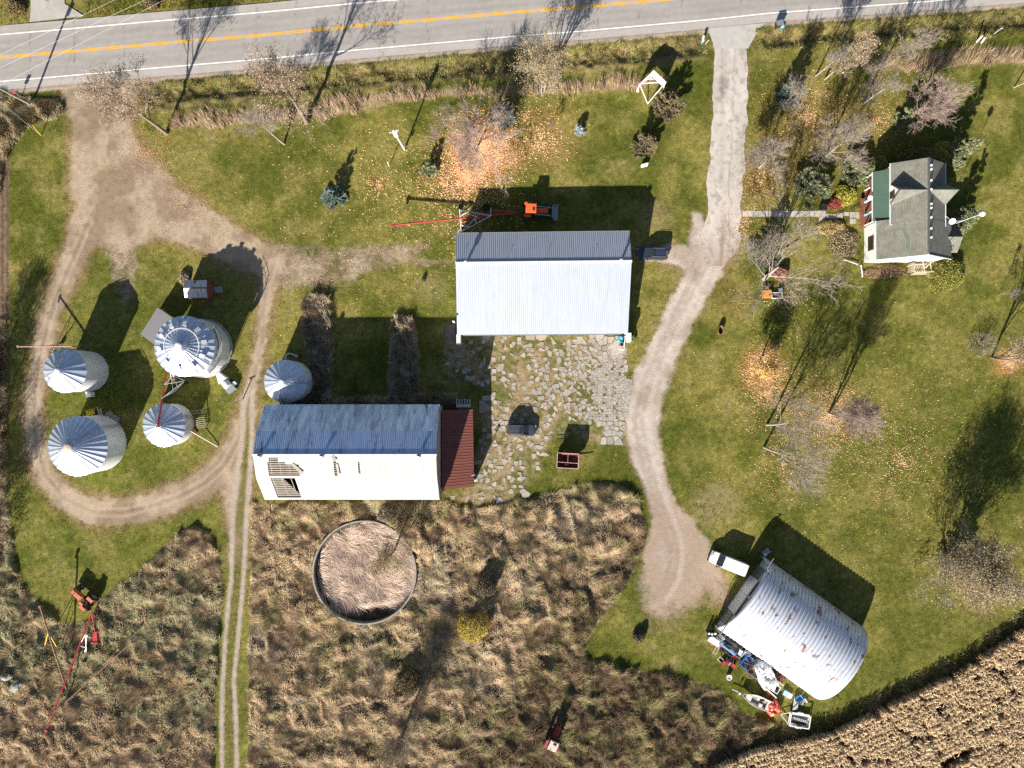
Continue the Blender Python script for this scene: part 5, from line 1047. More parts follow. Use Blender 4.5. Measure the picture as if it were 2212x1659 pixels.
def bare_tree(name, px, py, h, r, label, seed, limbs=7, split=.32, up=.35, lean=(0, 0), bark='bark_pale', dens=1.0, tr=None, leaves=None, group='bare trees', twig=.016, cat='tree', stems=1, lw=.10):
    rd = random.Random(seed); r *= 1.28; limbs = int(limbs*1.25); dens *= 1.12; split *= .85; base = P(px, py, -.05); t_ = thing(name, base, label, cat, group=group)
    trk, lim, tips = TM(), TM(), []; tr = tr or h*.02+.05
    def grow(p, d, L, rad, lev, tm):
        nseg = 4 if lev < 2 else 3; q_ = p; step = L/nseg; kids = []
        for i in range(nseg):
            dd = vrot(d, rd.uniform(.03, .22 if lev else .08), rd.uniform(0, 6.28)); dd.z += up*(.28 if lev < 3 else .12); dd.normalize(); q2 = q_+dd*step
            ra, rb = rad*(1-i/nseg*.75), rad*(1-(i+1)/nseg*.75)
            tm.seg(q_, q2, max(ra, twig*.6), max(rb, twig*.5)); d = dd; q_ = q2; kids.append((q2, dd, rb))
        if lev >= 4: tips.append(q_); return
        nk = {0: 0, 1: int(6*dens)+1, 2: int(5*dens)+1, 3: int(4*dens)+1}[lev]
        for k in range(nk):
            i = rd.choice(range(1 if lev < 3 else 0, nseg)); pp, dk, rk = kids[i]
            grow(pp, vrot(dk, rd.uniform(.35, .85), rd.uniform(0, 6.28)), L*rd.uniform(.42, .62), max(rk*.6, twig), lev+1, tm)
        tips.append(q_)
    ld = Vector((lean[0], lean[1], 0))
    for s_ in range(stems):
        d = Vector((lean[0]+(rd.uniform(-.22, .22) if stems > 1 else 0), lean[1]+(rd.uniform(-.22, .22) if stems > 1 else 0), 1)).normalized(); p = Vector((0, 0, 0)); n = 6; hs = h*split; nodes = []
        tall = h*.78
        for i in range(n):
            d2 = vrot(d, rd.uniform(0, .07), rd.uniform(0, 6.28)); q2 = p+d2*tall/n; f0, f1 = 1-i/n*.8, 1-(i+1)/n*.8; trk.seg(p, q2, tr*f0/math.sqrt(stems), tr*f1/math.sqrt(stems)); nodes.append((p, q2, f1)); p = q2; d = (d2*.6+Vector((lean[0], lean[1], 1)).normalized()*.4).normalized()
        for k in range(max(3, limbs//stems)):
            z = rd.uniform(split, .98)*tall; i = min(n-1, int(z/tall*n)); a, b_, f = nodes[i]; pp = a.lerp(b_, rd.random()); fz = (z/tall-split)/(1-split+1e-6)
            el = rd.uniform(.15, .5)+up+fz*.55; az = rd.uniform(0, 6.28)
            dd = Vector((math.cos(az)*math.cos(el)+lean[0]*.6, math.sin(az)*math.cos(el)+lean[1]*.6, math.sin(el))).normalized()
            grow(pp, dd, r*rd.uniform(.75, 1.05)*(1-.35*fz), tr*f*.5, 1, lim)
    trk.build('trunk', M[bark], t_, 7); lim.build('crown', M[bark], t_, 3)
    if leaves:
        cols, cnt, sz, sp = leaves; tp = np.array([(q_.x, q_.y, q_.z) for q_ in tips]); idx = np.random.default_rng(seed).integers(0, len(tp), cnt); g_ = np.random.default_rng(seed+1); c = tp[idx]+g_.normal(0, sp, (cnt, 3)); c[:, 2] = np.abs(c[:, 2]); leafmesh('foliage', c, g_, sz, cols, t_)
    return t_
def leafmesh(name, c, g_, sz, cols, parent, k=4):
    n = len(c); a = g_.normal(0, 1, (n, 3)); a /= np.linalg.norm(a, axis=1, keepdims=True); b_ = np.cross(a, g_.normal(0, 1, (n, 3))); b_ /= np.linalg.norm(b_, axis=1, keepdims=True); s_ = g_.uniform(.6, 1.3, (n, 1))*sz
    V = np.stack([c+a*s_, c+b_*s_*.6, c-a*s_, c-b_*s_*.6], 1).reshape(-1, 3); cc = np.array(cols)[g_.integers(0, len(cols), n)]*g_.uniform(.7, 1.25, (n, 1))
    return npmesh(name, V, np.arange(n*4).reshape(-1, 4), M['leaf'], np.repeat(cc, 4, 0), parent=parent)
def conifer(name, px, py, h, r, label, seed, cols=((.10, .15, .11), (.16, .22, .18), (.07, .11, .07)), n=9000, droop=.12, group='evergreen trees', lump=.25, sz=.13, low=.06, cat='tree'):
    g_ = np.random.default_rng(seed); base = P(px, py, -.05); t_ = thing(name, base, label, cat, group=group)
    m_ = MB(); m_.tube((0, 0, 0), (0, 0, h*.95), .05+h*.015, .02, 7); m_.build('trunk', M['bark_brown'], t_, True)
    nb = int(30+h*9); bz = g_.uniform(low, 1, nb)**1.15; baz = g_.uniform(0, 6.283, nb); bl = r*(1-bz)**.8*g_.uniform(.6, 1.2, nb)+.12
    # boughs: needle sprays along each
    i = g_.choice(nb, n, p=(bl**1.5)/np.sum(bl**1.5)); s_ = g_.uniform(.12, 1, n)**.7; az = baz[i]+g_.normal(0, .13, n)*(.3+.7*s_); rr = bl[i]*s_
    z = bz[i]*h*.98-droop*rr+g_.normal(0, .06, n)+(s_**3)*.12*bl[i]
    c = np.stack([np.cos(az)*rr, np.sin(az)*rr, np.maximum(z, .05)], 1)
    d = np.stack([np.cos(az)+g_.normal(0, .35, n), np.sin(az)+g_.normal(0, .35, n), .15+g_.normal(0, .3, n)], 1); d /= np.linalg.norm(d, axis=1, keepdims=True); p_ = np.cross(d, g_.normal(0, 1, (n, 3))); p_ /= np.linalg.norm(p_, axis=1, keepdims=True)
    s2 = sz*g_.uniform(.7, 1.4, (n, 1)); V = np.stack([c-p_*s2*.42, c+p_*s2*.42, c+d*s2*1.9], 1).reshape(-1, 3)
    cc = np.array(cols)[g_.integers(0, len(cols), n)]*g_.uniform(.7, 1.2, (n, 1))
    npmesh('crown', V, np.arange(n*3).reshape(-1, 3), M['leaf'], np.repeat(cc, 3, 0), parent=t_)
    m_ = TM()
    for k in range(0, nb, 2): a = (0, 0, bz[k]*h*.98); m_.seg(a, (math.cos(baz[k])*bl[k]*.85, math.sin(baz[k])*bl[k]*.85, bz[k]*h*.98-droop*bl[k]), .025, .01)
    m_.build('boughs', M['bark_brown'], t_, 3); return t_
def bush(name, px, py, h, r, label, seed, cols, n=5000, sz=.10, ry=None, group=None, lumps=9, cat='bush', twigs=True, fill=.55, blocky=False):
    g_ = np.random.default_rng(seed); base = P(px, py, -.03); t_ = thing(name, base, label, cat, group=group); ry = ry or r
    u = g_.normal(0, 1, (n, 3)); u /= np.linalg.norm(u, axis=1, keepdims=True); u[:, 2] = np.abs(u[:, 2])
    lc = g_.normal(0, 1, (lumps, 3)); lc /= np.linalg.norm(lc, axis=1, keepdims=True); lc[:, 2] = np.abs(lc[:, 2])
    bmp = np.max(u @ lc.T, axis=1); rad = (.72+.32*sst(.7, 1.0, bmp))*g_.uniform(fill, 1.0, n)**.5*g_.uniform(.9, 1.06, n)
    c = u*rad[:, None]*np.array([r, ry, h*.95])+np.array([0, 0, .05]); leafmesh('foliage', c, g_, sz, cols, t_)
    if twigs:
        m_ = TM()
        for k in range(40): d = u[k*7 % n]; q_ = np.array([d[0]*r, d[1]*ry, d[2]*h])*.9; m_.seg(tuple(d*np.array([.1, .1, 0])), tuple(q_*.55+np.array([0, 0, .1*h])), .03, .018); m_.seg(tuple(q_*.55+np.array([0, 0, .1*h])), tuple(q_), .018, .008)
        m_.build('stems', M['bark_brown'], t_, 3)
    return t_
BL = ((.20, .27, .23), (.15, .20, .17), (.27, .34, .31), (.10, .14, .115)); GR_ = ((.15, .18, .08), (.10, .14, .06), (.22, .24, .12), (.07, .10, .045)); PG = ((.27, .29, .15), (.20, .23, .11), (.36, .37, .21), (.13, .15, .07))
BRL = [(.36, .26, .18), (.29, .2, .13), (.42, .33, .24)]
bare_tree('bare_tree', 360, 288, 14, 4.3, 'tall bare tree beside the farm track entrance, its long shadow crossing the road', 1, 9, .36, .35, bark='bark_brown', lean=(-.06, .05), leaves=(BRL, 4500, .10, .3))
bare_tree('bare_tree', 663, 265, 16, 4.4, 'tallest bare tree in the north lawn, its thick shadow crossing the yellow centre line', 2, 10, .36, .4, bark='bark_brown', lean=(-.04, .08), leaves=(BRL, 5500, .10, .3))
bare_tree('bare_tree', 614, 311, 7.5, 3.2, 'smaller grey bare tree just south-west of the tallest one', 3, 7, .3, .35, lean=(-.2, .1), bark='bark_pale', dens=1.1)
bare_tree('roadside_tree', 1172, 206, 12.5, 4.0, 'tan leaved tree at the roadside north of the orange leaf carpet', 4, 10, .2, .5, bark='bark_pale', stems=3, leaves=([(.38, .30, .18), (.32, .24, .13), (.32, .28, .16)], 11000, .085, .3))
bare_tree('maple_tree', 1030, 322, 6.0, 4.3, 'bare pinkish maple standing over the thick carpet of orange leaves', 5, 14, .2, .22, bark='bark_pink', dens=1.25, twig=.017)
conifer('spruce_tree', 722, 428, 4.3, 1.75, 'blue green spruce alone on the lawn south of the white utility pole', 11, BL, 11000)
conifer('spruce_tree', 927, 368, 2.8, 1.3, 'small squat spruce at the south-west edge of the orange leaves', 12, PG, 6000)
conifer('spruce_tree', 1087, 258, 5.2, 1.7, 'blue spruce tucked against the east side of the bare maple', 13, BL, 10000)
conifer('dwarf_spruce', 1250, 284, 1.7, .95, 'tiny round silver blue spruce alone on the lawn between maple and V shaped sign', 14, ((.42, .5, .52), (.34, .42, .44), (.5, .56, .58)), 4500, sz=.09)
JU = ((.22, .17, .10), (.16, .17, .08), (.32, .17, .11), (.12, .12, .06), (.26, .24, .14))
conifer('juniper_tree', 1442, 238, 4.4, 2.5, 'rust green juniper next to the V shaped white sign', 15, JU, 12000, droop=-.25)
conifer('juniper_tree', 1386, 320, 3.9, 2.2, 'brownish juniper beside the small white box on the lawn', 16, JU, 11000, droop=-.25)
bare_tree('sapling', 1190, 284, 2.6, .8, 'thin leafless sapling just west of the tiny silver blue spruce', 17, 5, .3, .5, dens=.6, tr=.03, bark='bark_brown', group=None)
# by the road east of the drive
bare_tree('birch_tree', 1762, 164, 9.5, 2.1, 'slim pale birch near the road, more westerly of the leaning pair', 21, 9, .3, .65, lean=(.10, .0), tr=.13, group='roadside birches')
bare_tree('birch_tree', 1781, 172, 10.5, 2.7, 'slim birch holding some yellow leaves, more easterly of the leaning pair', 22, 9, .3, .6, lean=(.15, .0), tr=.14, leaves=([(.6, .42, .14), (.5, .36, .2), (.35, .24, .14)], 1800, .08, .2), group='roadside birches')
bare_tree('birch_tree', 1903, 147, 9.5, 2.6, 'slim pale birch at the end of the tall dry grass hedge', 23, 9, .32, .6, lean=(.20, .02), tr=.13, group='roadside birches')
bare_tree('bare_tree', 1864, 224, 6.5, 2.6, 'small white barked tree in the orange litter between hedge and house', 24, 8, .25, .4, lean=(.08, .05))
conifer('spruce_tree', 1698, 214, 5.9, 1.8, 'blue spruce half covered by a bare tree east of the driveway', 25, BL, 10000)
bare_tree('bare_tree', 1688, 232, 6.2, 2.3, 'bare grey tree growing over the blue spruce east of the driveway', 26, 8, .25, .4)
bare_tree('bare_tree', 1958, 255, 8.0, 3.5, 'broad bare tree with reddish tips north of the farmhouse', 27, 11, .22, .38, dens=1.15, bark='bark_pink')
conifer('spruce_tree', 1948, 258, 3.6, 1.5, 'small green spruce under the broad bare tree north of the farmhouse', 28, PG, 6000)
bare_tree('bare_tree', 1782, 340, 8.0, 3.5, 'broad white barked bare tree north-west of the farmhouse', 29, 12, .22, .38, dens=1.15)
bare_tree('bare_tree', 1640, 362, 6.0, 2.9, 'dense fine twigged tree beside the paved drive', 30, 10, .2, .35, dens=1.25, bark='bark_pale')
bare_tree('bare_tree', 2190, 189, 8.5, 2.6, 'lone thin pale tree at the east end of the dry grass hedge', 31, 8, .4, .5, lean=(.3, .03), tr=.10)
conifer('tall_spruce', 2052, 338, 7.6, 2.1, 'tall pale green spruce at the north-east corner of the farmhouse', 32, PG, 14000)
conifer('tall_spruce', 2064, 478, 6.6, 2.0, 'pale green spruce close to the east porch and globe mast', 33, PG, 12000)
conifer('yew_bush', 1748, 412, 3.0, 3.1, 'wide dark evergreen north of the concrete walk', 34, PG, 13000, droop=-.3, cat='bush', group='evergreen bushes')
conifer('yew_bush', 1842, 378, 3.4, 2.6, 'wide evergreen by the north-west corner of the porch', 35, PG, 11000, droop=-.3, cat='bush', group='evergreen bushes')
YG = ((.30, .30, .07), (.38, .33, .06), (.2, .22, .06), (.12, .13, .04)); YL = ((.55, .45, .06), (.42, .38, .07), (.28, .28, .06)); RD = ((.38, .06, .05), (.3, .05, .05), (.24, .09, .06), (.42, .14, .1))
bush('flowering_shrub', 1889, 356, 2.0, 1.8, 'yellow green shrub touching the north end of the green porch roof', 36, YG, 4000)
bush('flowering_shrub', 1822, 424, 1.9, 1.7, 'bright yellow shrub between the walk and the wide evergreens', 37, YL, 4000)
bush('flowering_shrub', 1801, 438, 1.2, 1.15, 'bright red shrub at the north edge of the concrete walk', 38, RD, 3000)
bush('hedge_thicket', 1980, 353, 3.2, 3.8, 'large shaded brown thicket behind the north gable of the farmhouse', 39, ((.20, .17, .06), (.14, .12, .05), (.26, .2, .07)), 16000, ry=2.2, lumps=16)
bush('hedge_thicket', 2030, 330, 2.2, 1.6, 'small yellow leaved thicket west of the tall spruce by the house corner', 59, YL, 2500)
bush('garden_border', 1822, 520, .7, 2.5, 'tangle of faded flowers and stalks filling the border west of the house', 40, ((.34, .26, .16), (.25, .16, .1), (.2, .2, .08), (.4, .32, .2)), 7000, ry=3.0, cat='plants')
bush('garden_border', 1795, 492, .8, 2.2, 'golden brown low border plants south of the concrete walk', 41, ((.45, .34, .12), (.36, .24, .1), (.5, .4, .2)), 5000, ry=1.3, cat='plants')
bush('vine_tangle', 1914, 588, .5, 4.4, 'red brown vines along the foot of the south wall of the farmhouse', 42, ((.42, .2, .12), (.34, .22, .13), (.2, .18, .08), (.4, .3, .2)), 7000, ry=1.1, cat='plants')
bush('pruned_shrub', 2034, 592, 2.0, 3.2, 'big rounded yellow green shrub at the south-east corner of the farmhouse', 43, ((.26, .26, .05), (.2, .21, .045), (.34, .31, .07), (.13, .13, .035)), 15000, ry=2.9, lumps=18, sz=.09)
bare_tree('dead_tree', 1651, 602, 8.6, 6.4, 'wide spreading bleached tree with a thick white trunk by the gravel drive', 44, 9, .16, .2, dens=.95, lean=(-.03, .10), tr=.42, twig=.02, group=None)
conifer('spruce_tree', 1650, 548, 5.2, 2.6, 'dark green spruce underneath the wide bleached tree', 45, ((.10, .13, .07), (.15, .18, .10), (.06, .09, .05)), 11000)
bush('flowering_shrub', 1684, 592, 1.3, 1.3, 'red leaved shrub under the east side of the bleached tree', 46, ((.40, .16, .13), (.34, .12, .1), (.44, .24, .18)), 3500)
bare_tree('young_maple', 1634, 797, 5.2, 1.9, 'small yellow and orange leaved tree east of the gravel drive', 47, 9, .22, .45, leaves=([(.72, .48, .12), (.66, .36, .12), (.55, .3, .12), (.74, .56, .25)], 9000, .085, .26), dens=.9, bark='bark_pale', group=None)
bare_tree('bare_tree', 1656, 918, 11.5, 4.4, 'bare white tree in the east lawn, northern one of the close pair', 48, 8, .34, .3, lean=(.22, .04), tr=.20, dens=.95)
bare_tree('bare_tree', 1650, 966, 12.5, 4.8, 'bare white tree in the east lawn, southern one of the close pair', 49, 8, .34, .3, lean=(.12, -.10), tr=.21, dens=.95)
bare_tree('bare_tree', 1789, 893, 10.5, 4.0, 'fine twigged pinkish bare tree east of the close pair of white trees', 50, 16, .2, .7, lean=(.05, 0), bark='bark_pink', dens=1.2, stems=3)
bare_tree('bare_tree', 2142, 772, 11.0, 3.2, 'bare tree at the east edge beside a patch of orange leaves', 51, 10, .3, .6, lean=(.06, .0), stems=2, bark='bark_brown', leaves=(BRL, 2500, .09, .25))
bush('bare_shrub', 2116, 744, 2.6, 2.3, 'brown leafless shrub west of the bare tree at the east edge', 52, ((.34, .28, .22), (.28, .22, .17)), 2200, sz=.05)
bare_tree('sapling', 2157, 637, 4.5, 1.1, 'thin leafless sapling alone on the east lawn south-east of the farmhouse', 53, 6, .25, .6, dens=.7, tr=.04, group=None)
bare_tree('old_tree', 2040, 1210, 11.0, 4.4, 'many stemmed tree with brown leaf remnants at the south-east of the lawn', 54, 26, .08, .35, stems=5, lean=(.10, .03), bark='bark_pale', dens=1.1, leaves=([(.34, .26, .15), (.28, .2, .11), (.38, .31, .2), (.22, .2, .09)], 19000, .10, .35), group=None)
conifer('spruce_tree', 2062, 1202, 6.0, 2.9, 'dark spruce hidden in the lower branches of the many stemmed tree', 55, ((.09, .10, .05), (.14, .13, .07), (.2, .16, .09)), 8000)
bare_tree('meadow_tree', 851, 1190, 7.6, 2.8, 'thin yellowish tree growing through the gap in the round tank wall', 56, 10, .22, .45, bark='bark_pale', leaves=([(.44, .33, .14), (.36, .28, .13), (.5, .36, .16)], 5500, .07, .3), group=None)
bush('yellow_bush', 1024, 1346, 2.5, 2.6, 'bright yellow bush in the brown meadow south-east of the round tank', 57, ((.55, .42, .06), (.46, .34, .06), (.36, .29, .07), (.62, .5, .12)), 8000, ry=2.6, lumps=14, sz=.08)
bare_tree('meadow_tree', 878, 1556, 6.5, 3.6, 'grey leafless thicket tree in the meadow near the bottom of the view', 58, 12, .1, .5, bark='bark_brown', dens=1.2, stems=4, group=None)
bush('meadow_shrub', 1052, 1262, 3.2, 2.0, 'dark twiggy shrub north-east of the yellow bush', 60, ((.16, .12, .08), (.1, .08, .05), (.22, .17, .11)), 4500)
bush('meadow_shrub', 882, 1466, 3.0, 2.2, 'dark brown shrub in the middle of the lower meadow', 61, ((.14, .11, .06), (.1, .08, .05), (.24, .2, .08)), 4500)
bush('meadow_shrub', 1380, 1372, 1.3, 1.05, 'small twiggy shrub alone on the mown grass west of the quonset hut', 62, ((.2, .15, .11), (.15, .12, .07), (.1, .09, .05)), 2200, group=None)
bush('meadow_shrub', 838, 1108, 1.4, 1.6, 'grey brown bramble patch against the south wall of the barn', 63, ((.3, .25, .19), (.22, .18, .12)), 2600)
bush('sumac_bush', 1688, 1452, 1.3, 2.6, 'red sumac growing along the south side of the quonset hut', 64, ((.40, .12, .12), (.3, .1, .09), (.34, .2, .14), (.2, .17, .07)), 7000, ry=1.2, cat='bush')
bush('small_bush', 1019, 985, 1.6, .9, 'yellow green bush at the east side of the red lean-to', 65, YG, 2200)
bush('small_bush', 1358, 728, 1.0, 1.1, 'low green weeds at the south-east corner of the machine shed', 66, ((.16, .2, .05), (.2, .21, .07)), 2200)
bush('small_bush', 915, 604, .7, .35, 'tiny dark shrub on the grass west of the machine shed', 67, ((.08, .1, .04), (.12, .12, .05)), 500)
bush('small_bush', 400, 600, .9, 1.0, 'pale dry weeds behind the small crib shed', 68, ((.4, .33, .22), (.3, .24, .15)), 1600)
for i, (x, y, hh, lb) in enumerate(((-95, 985, 15, 'off'), (-120, 1110, 13, 'b'), (-60, 1230, 9, 'c'))):
    bare_tree('field_tree', x, y, hh, 4.4, ('tall roadside tree west of the view casting its shadow over the dirt track', 'tree west of the view beyond the tall weeds', 'smaller tree west of the view by the meadow')[i], 70+i, 11, .2, .5, bark='bark_brown', stems=2, leaves=([(.2, .2, .07), (.3, .22, .1)], 9000, .10, .35), group='trees beyond the west edge')
for i, (px, py, hh, rr, lb) in enumerate(((100, -12, 1.5, 1.0, 'brown shrub north of the road west of its driveway'), (330, 8, 1.2, 1.4, 'brown shrub on the far verge of the road east of the driveway'), (38, 16, 1.0, 1.5, 'low clipped brown hedge on the far side of the road'))): bush('verge_shrub', px, py, hh, rr, lb, 80+i, ((.2, .14, .07), (.3, .2, .1), (.14, .13, .05)), 2500)
# ------------------------------------------------------------ poles, signs, mailboxes
t_ = thing('utility_pole', P(69, 227), 'tall wooden utility pole at the road corner by the farm track entrance', 'pole', group=None); m_ = MB(); m_.tube((0, 0, -.2), (-1.0, .0, 12), .18, .12, 12); m_.build('shaft', M['wood_grey'], t_, True); m_ = MB(); m_.bar((-1.8, -.5, 11.2), (-.2, .5, 11.2), .1); m_.build('crossarm', M['wood_grey'], t_); m_ = MB(); m_.tube((-.3, .35, 7.3), (-.3, .35, 8.2), .25, .25, 14); m_.build('transformer', M['steel'], t_, True)
top = t_.location+Vector((-1.0, 0, 11.3))
for i, (a, b_) in enumerate((((-40, 138, 11.4), (330, -40, 10.5)), ((-40, 165, 10.8), (420, -50, 9.8)), ((-40, 205, 8.6), (470, -60, 8.4)))):
    t_ = tag(MB().tube(W(*a), W(*b_), .012, .012, 5).build('power_cable', M['galv']), ('overhead cable crossing the road, highest of the three', 'overhead cable crossing the road, middle of the three', 'overhead cable crossing the road, lowest of the three')[i], 'cable', 'overhead cables')
t_ = thing('utility_pole', P(874, 323), 'white utility pole with a bright transformer in the north lawn', 'pole'); m_ = MB(); m_.tube((0, 0, 0), (-.5, .3, 7.4), .14, .10, 12); m_.build('shaft', M['white'], t_, True); m_ = MB(); m_.tube((-.35, .25, 5.6), (-.4, .3, 6.6), .36, .36, 16); m_.tube((-.4, .3, 6.6), (-.4, .3, 6.75), .36, .15, 16); m_.build('transformer', M['white_paint'], t_, True); m_ = MB(); m_.bar((-1.2, .1, 6.9), (.2, .5, 6.9), .09); m_.tube((-.9, .1, 6.95), (-.9, .1, 7.3), .06, .03, 8); m_.tube((.0, .4, 6.95), (.0, .4, 7.3), .06, .03, 8); m_.build('crossarm', M['white'], t_); m_ = MB(); m_.box((.22, .05, 1.4), (.2, .3, .45)); m_.build('meter_box', M['steel'], t_)
t_ = thing('pump_standpipe', P(841, 359), 'short white standpipe with bare dry grass round its foot in the north lawn', 'pipe'); m_ = MB(); m_.tube((0, 0, 0), (0, .05, 1.9), .06, .05, 10); m_.build('pipe', M['white'], t_, True); m_ = MB(); m_.bar((0, .05, 1.85), (.2, .05, 1.7), .06); m_.build('spout', M['galv'], t_)
t_ = thing('guy_wire', P(89, 293), 'yellow guarded guy wire anchored in the grass by the track entrance', 'cable'); m_ = MB(); m_.tube((0, 0, 0), W(70, 271, 2.5)-t_.location, .05, .05, 8); m_.build('guard', M['yellow'], t_, True); m_ = MB(); m_.tube((0, .02, 0), W(-30, 195, 11)-t_.location, .014, .014, 5); m_.build('wire', M['galv'], t_)
t_ = thing('roadside_sign', P(47, 209), 'small red topped sign on a yellow wooden post at the road edge', 'sign'); m_ = MB(); m_.bar((0, 0, 0), (-.15, .05, 1.2), .1); m_.build('post', M['wood_pale'], t_); m_ = MB(); m_.box((-.2, .05, 1.45), (.55, .05, .75)); m_.build('board', M['red_paint'], t_); m_ = MB(); m_.box((-.2, .085, 1.4), (.45, .02, .5)); m_.build('face', M['dark'], t_)
t_ = thing('yellow_marker', P(27, 226), 'thin yellow marker stake in the weeds by the utility pole', 'stake'); m_ = MB(); m_.bar((0, 0, 0), (-.05, .05, .9), .09); m_.build('stake', M['yellow'], t_)
def mailbox(px, py, rz, label):
    t_ = thing('mailbox', P(px, py), label, 'mailbox', rz); m_ = MB(); m_.bar((0, 0, 0), (0, .1, 1.05), .1); m_.build('post', M['white'], t_); m_ = MB(); m_.tube((0, -.2, 1.22), (0, .55, 1.22), .16, .16, 14); m_.box((0, .17, 1.12), (.3, .75, .2)); m_.build('box', M['white_paint'], t_, True); m_ = MB(); m_.box((-.02, -.1, .85), (.24, .5, .2)); m_.build('newspaper_tube', M['cyan'], t_); m_ = MB(); m_.box((.19, .2, 1.4), (.03, .2, .2)); m_.build('flag', M['red_paint'], t_)
mailbox(1516, 91, R(-8), 'white mailbox with a blue newspaper tube at the corner of the paved drive')
t_ = thing('marker_stake', P(1526, 93), 'short white stake leaning in the grass beside the mailbox', 'stake'); MB().bar((-.15, -.15, .05), (.25, .25, .6), .05).build('stake', M['white'], t_)
t_ = thing('wheelie_bin', P(1679, 57), 'black wheeled rubbish bin on the gravel shoulder', 'bin', R(12)); m_ = MB(); m_.add([(-.42, -.3, .05), (.42, -.3, .05), (.42, .3, .05), (-.42, .3, .05), (-.5, -.36, 1.05), (.5, -.36, 1.05), (.5, .36, 1.05), (-.5, .36, 1.05)], [(3, 2, 1, 0), (0, 1, 5, 4), (1, 2, 6, 5), (2, 3, 7, 6), (3, 0, 4, 7)]); m_.build('body', M['dark'], t_); m_ = MB(); m_.box((0, 0, 1.09), (1.06, .78, .07)); m_.build('lid', M['steel'], t_); m_ = MB(); m_.ring((-.45, -.34, .15), (0, 1, 0), [(.001, -.04), (.14, -.04), (.14, .04), (.001, .04)], 14); m_.build('wheel', M['dark'], t_)
t_ = thing('recycling_box', P(1688, 60.5), 'open blue recycling box beside the black wheeled bin', 'box', R(12)); m_ = MB(); m_.add([(-.26, -.18, 0), (.26, -.18, 0), (.26, .18, 0), (-.26, .18, 0), (-.32, -.23, .42), (.32, -.23, .42), (.32, .23, .42), (-.32, .23, .42)], [(3, 2, 1, 0), (0, 1, 5, 4), (1, 2, 6, 5), (2, 3, 7, 6), (3, 0, 4, 7)]); m_.build('tub', M['cyan'], t_); m_ = MB(); m_.box((0, 0, .3), (.4, .28, .12), rz=.2); m_.build('contents', M['white'], t_)
for px, py, hh, lb, rz in ((2109, 91, 1.4, 'taller white culvert marker leaning in the ditch by the dry grass hedge', .5), (2120, 92, 1.0, 'shorter white culvert marker next to the taller one in the ditch', 1.0)):
    t_ = thing('culvert_marker', P(px, py), lb, 'marker', rz); m_ = MB(); m_.tube((0, 0, 0), (.1, .25, hh), .14, .14, 12); m_.build('pipe', M['white'], t_, True); m_ = MB(); m_.ring((.1, .25, hh), (.1, .25, 1), [(.16, -.03), (.16, .05), (.001, .06)], 12); m_.build('cap', M['galv'], t_)
t_ = thing('reflector_post', P(2146, 73.6), 'thin roadside reflector post with a round white top', 'post'); m_ = MB(); m_.tube((0, 0, 0), (.2, .1, 1.5), .035, .03, 8); m_.build('post', M['white'], t_, True); m_ = MB(); m_.ring((.2, .08, 1.6), (0, 1, .3), [(.001, 0), (.16, 0), (.16, .03), (.001, .03)], 16); m_.build('reflector', M['white_paint'], t_)
# V shaped roadside sign frame
t_ = thing('roadside_billboard', P(1405, 180), 'V shaped white roadside sign on a braced timber frame', 'sign'); l = t_.location
Pk, L_, R_ = W(1409, 160, 0), W(1378.6, 191, 0), W(1433.6, 187, 0)
def gr(px, py, ht): p = W(px, py, ht); return p-l
pk0, l0, r0 = gr(1407.5, 163, 1.15), gr(1378, 191, 1.15), gr(1433, 187.5, 1.15)
def up_(p, z): return Vector((p.x, p.y, z))
for a, b_ in ((l0, pk0), (pk0, r0)):
    m_ = MB(); n = (b_-a).cross(Vector((0, 0, 1))).normalized()*.04; m_.add([a-n, b_-n, up_(b_, 2.85)-n, up_(a, 2.85)-n, a+n, b_+n, up_(b_, 2.85)+n, up_(a, 2.85)+n], [(3, 2, 1, 0), (4, 5, 6, 7), (0, 1, 5, 4), (1, 2, 6, 5), (2, 3, 7, 6), (3, 0, 4, 7)]); m_.build('panel', M['white_paint'], t_)
m_ = MB(); fp = gr(1399, 224, 0)
for p in (l0, r0, pk0): m_.bar(up_(p, 0), up_(p, 2.9), .12)
for a in (l0, r0): m_.bar(up_(a, 2.6), fp, .1)
m_.bar(lerp(up_(l0, 2.3), up_(pk0, 2.3), .12), lerp(up_(r0, 2.3), up_(pk0, 2.3), .12), .1); m_.bar(lerp(up_(l0, 2.7), up_(pk0, 2.7), .35), lerp(up_(r0, 2.7), up_(pk0, 2.7), .35), .08); m_.bar(up_(l0, 1.2)+Vector((0, -.5, -.2)), up_(l0, 1.6), .1); m_.bar(up_(r0, 1.2)+Vector((0, -.5, -.2)), up_(r0, 1.6), .1)
m_.build('frame', M['white'], t_)
t_ = thing('lawn_box', P(1391, 359), 'low white slanted box on the lawn below the brownish juniper', 'box', R(15)); m_ = MB(); m_.add([(-.5, -.15, 0), (.5, -.15, 0), (.5, .15, 0), (-.5, .15, 0), (-.5, -.02, 1.1), (.5, -.02, 1.1), (.5, .15, 1.05), (-.5, .15, 1.05)], [(3, 2, 1, 0), (4, 5, 6, 7), (0, 1, 5, 4), (1, 2, 6, 5), (2, 3, 7, 6), (3, 0, 4, 7)]); m_.build('casing', M['white_paint'], t_)
t_ = thing('tub_planter', P(1554, 714), 'upright grey trough with dark inside standing on the lawn east of the gravel drive', 'trough', R(82)); m_ = MB(); n = 24; ro = [(math.cos(6.283*i/n), math.sin(6.283*i/n)) for i in range(n)]
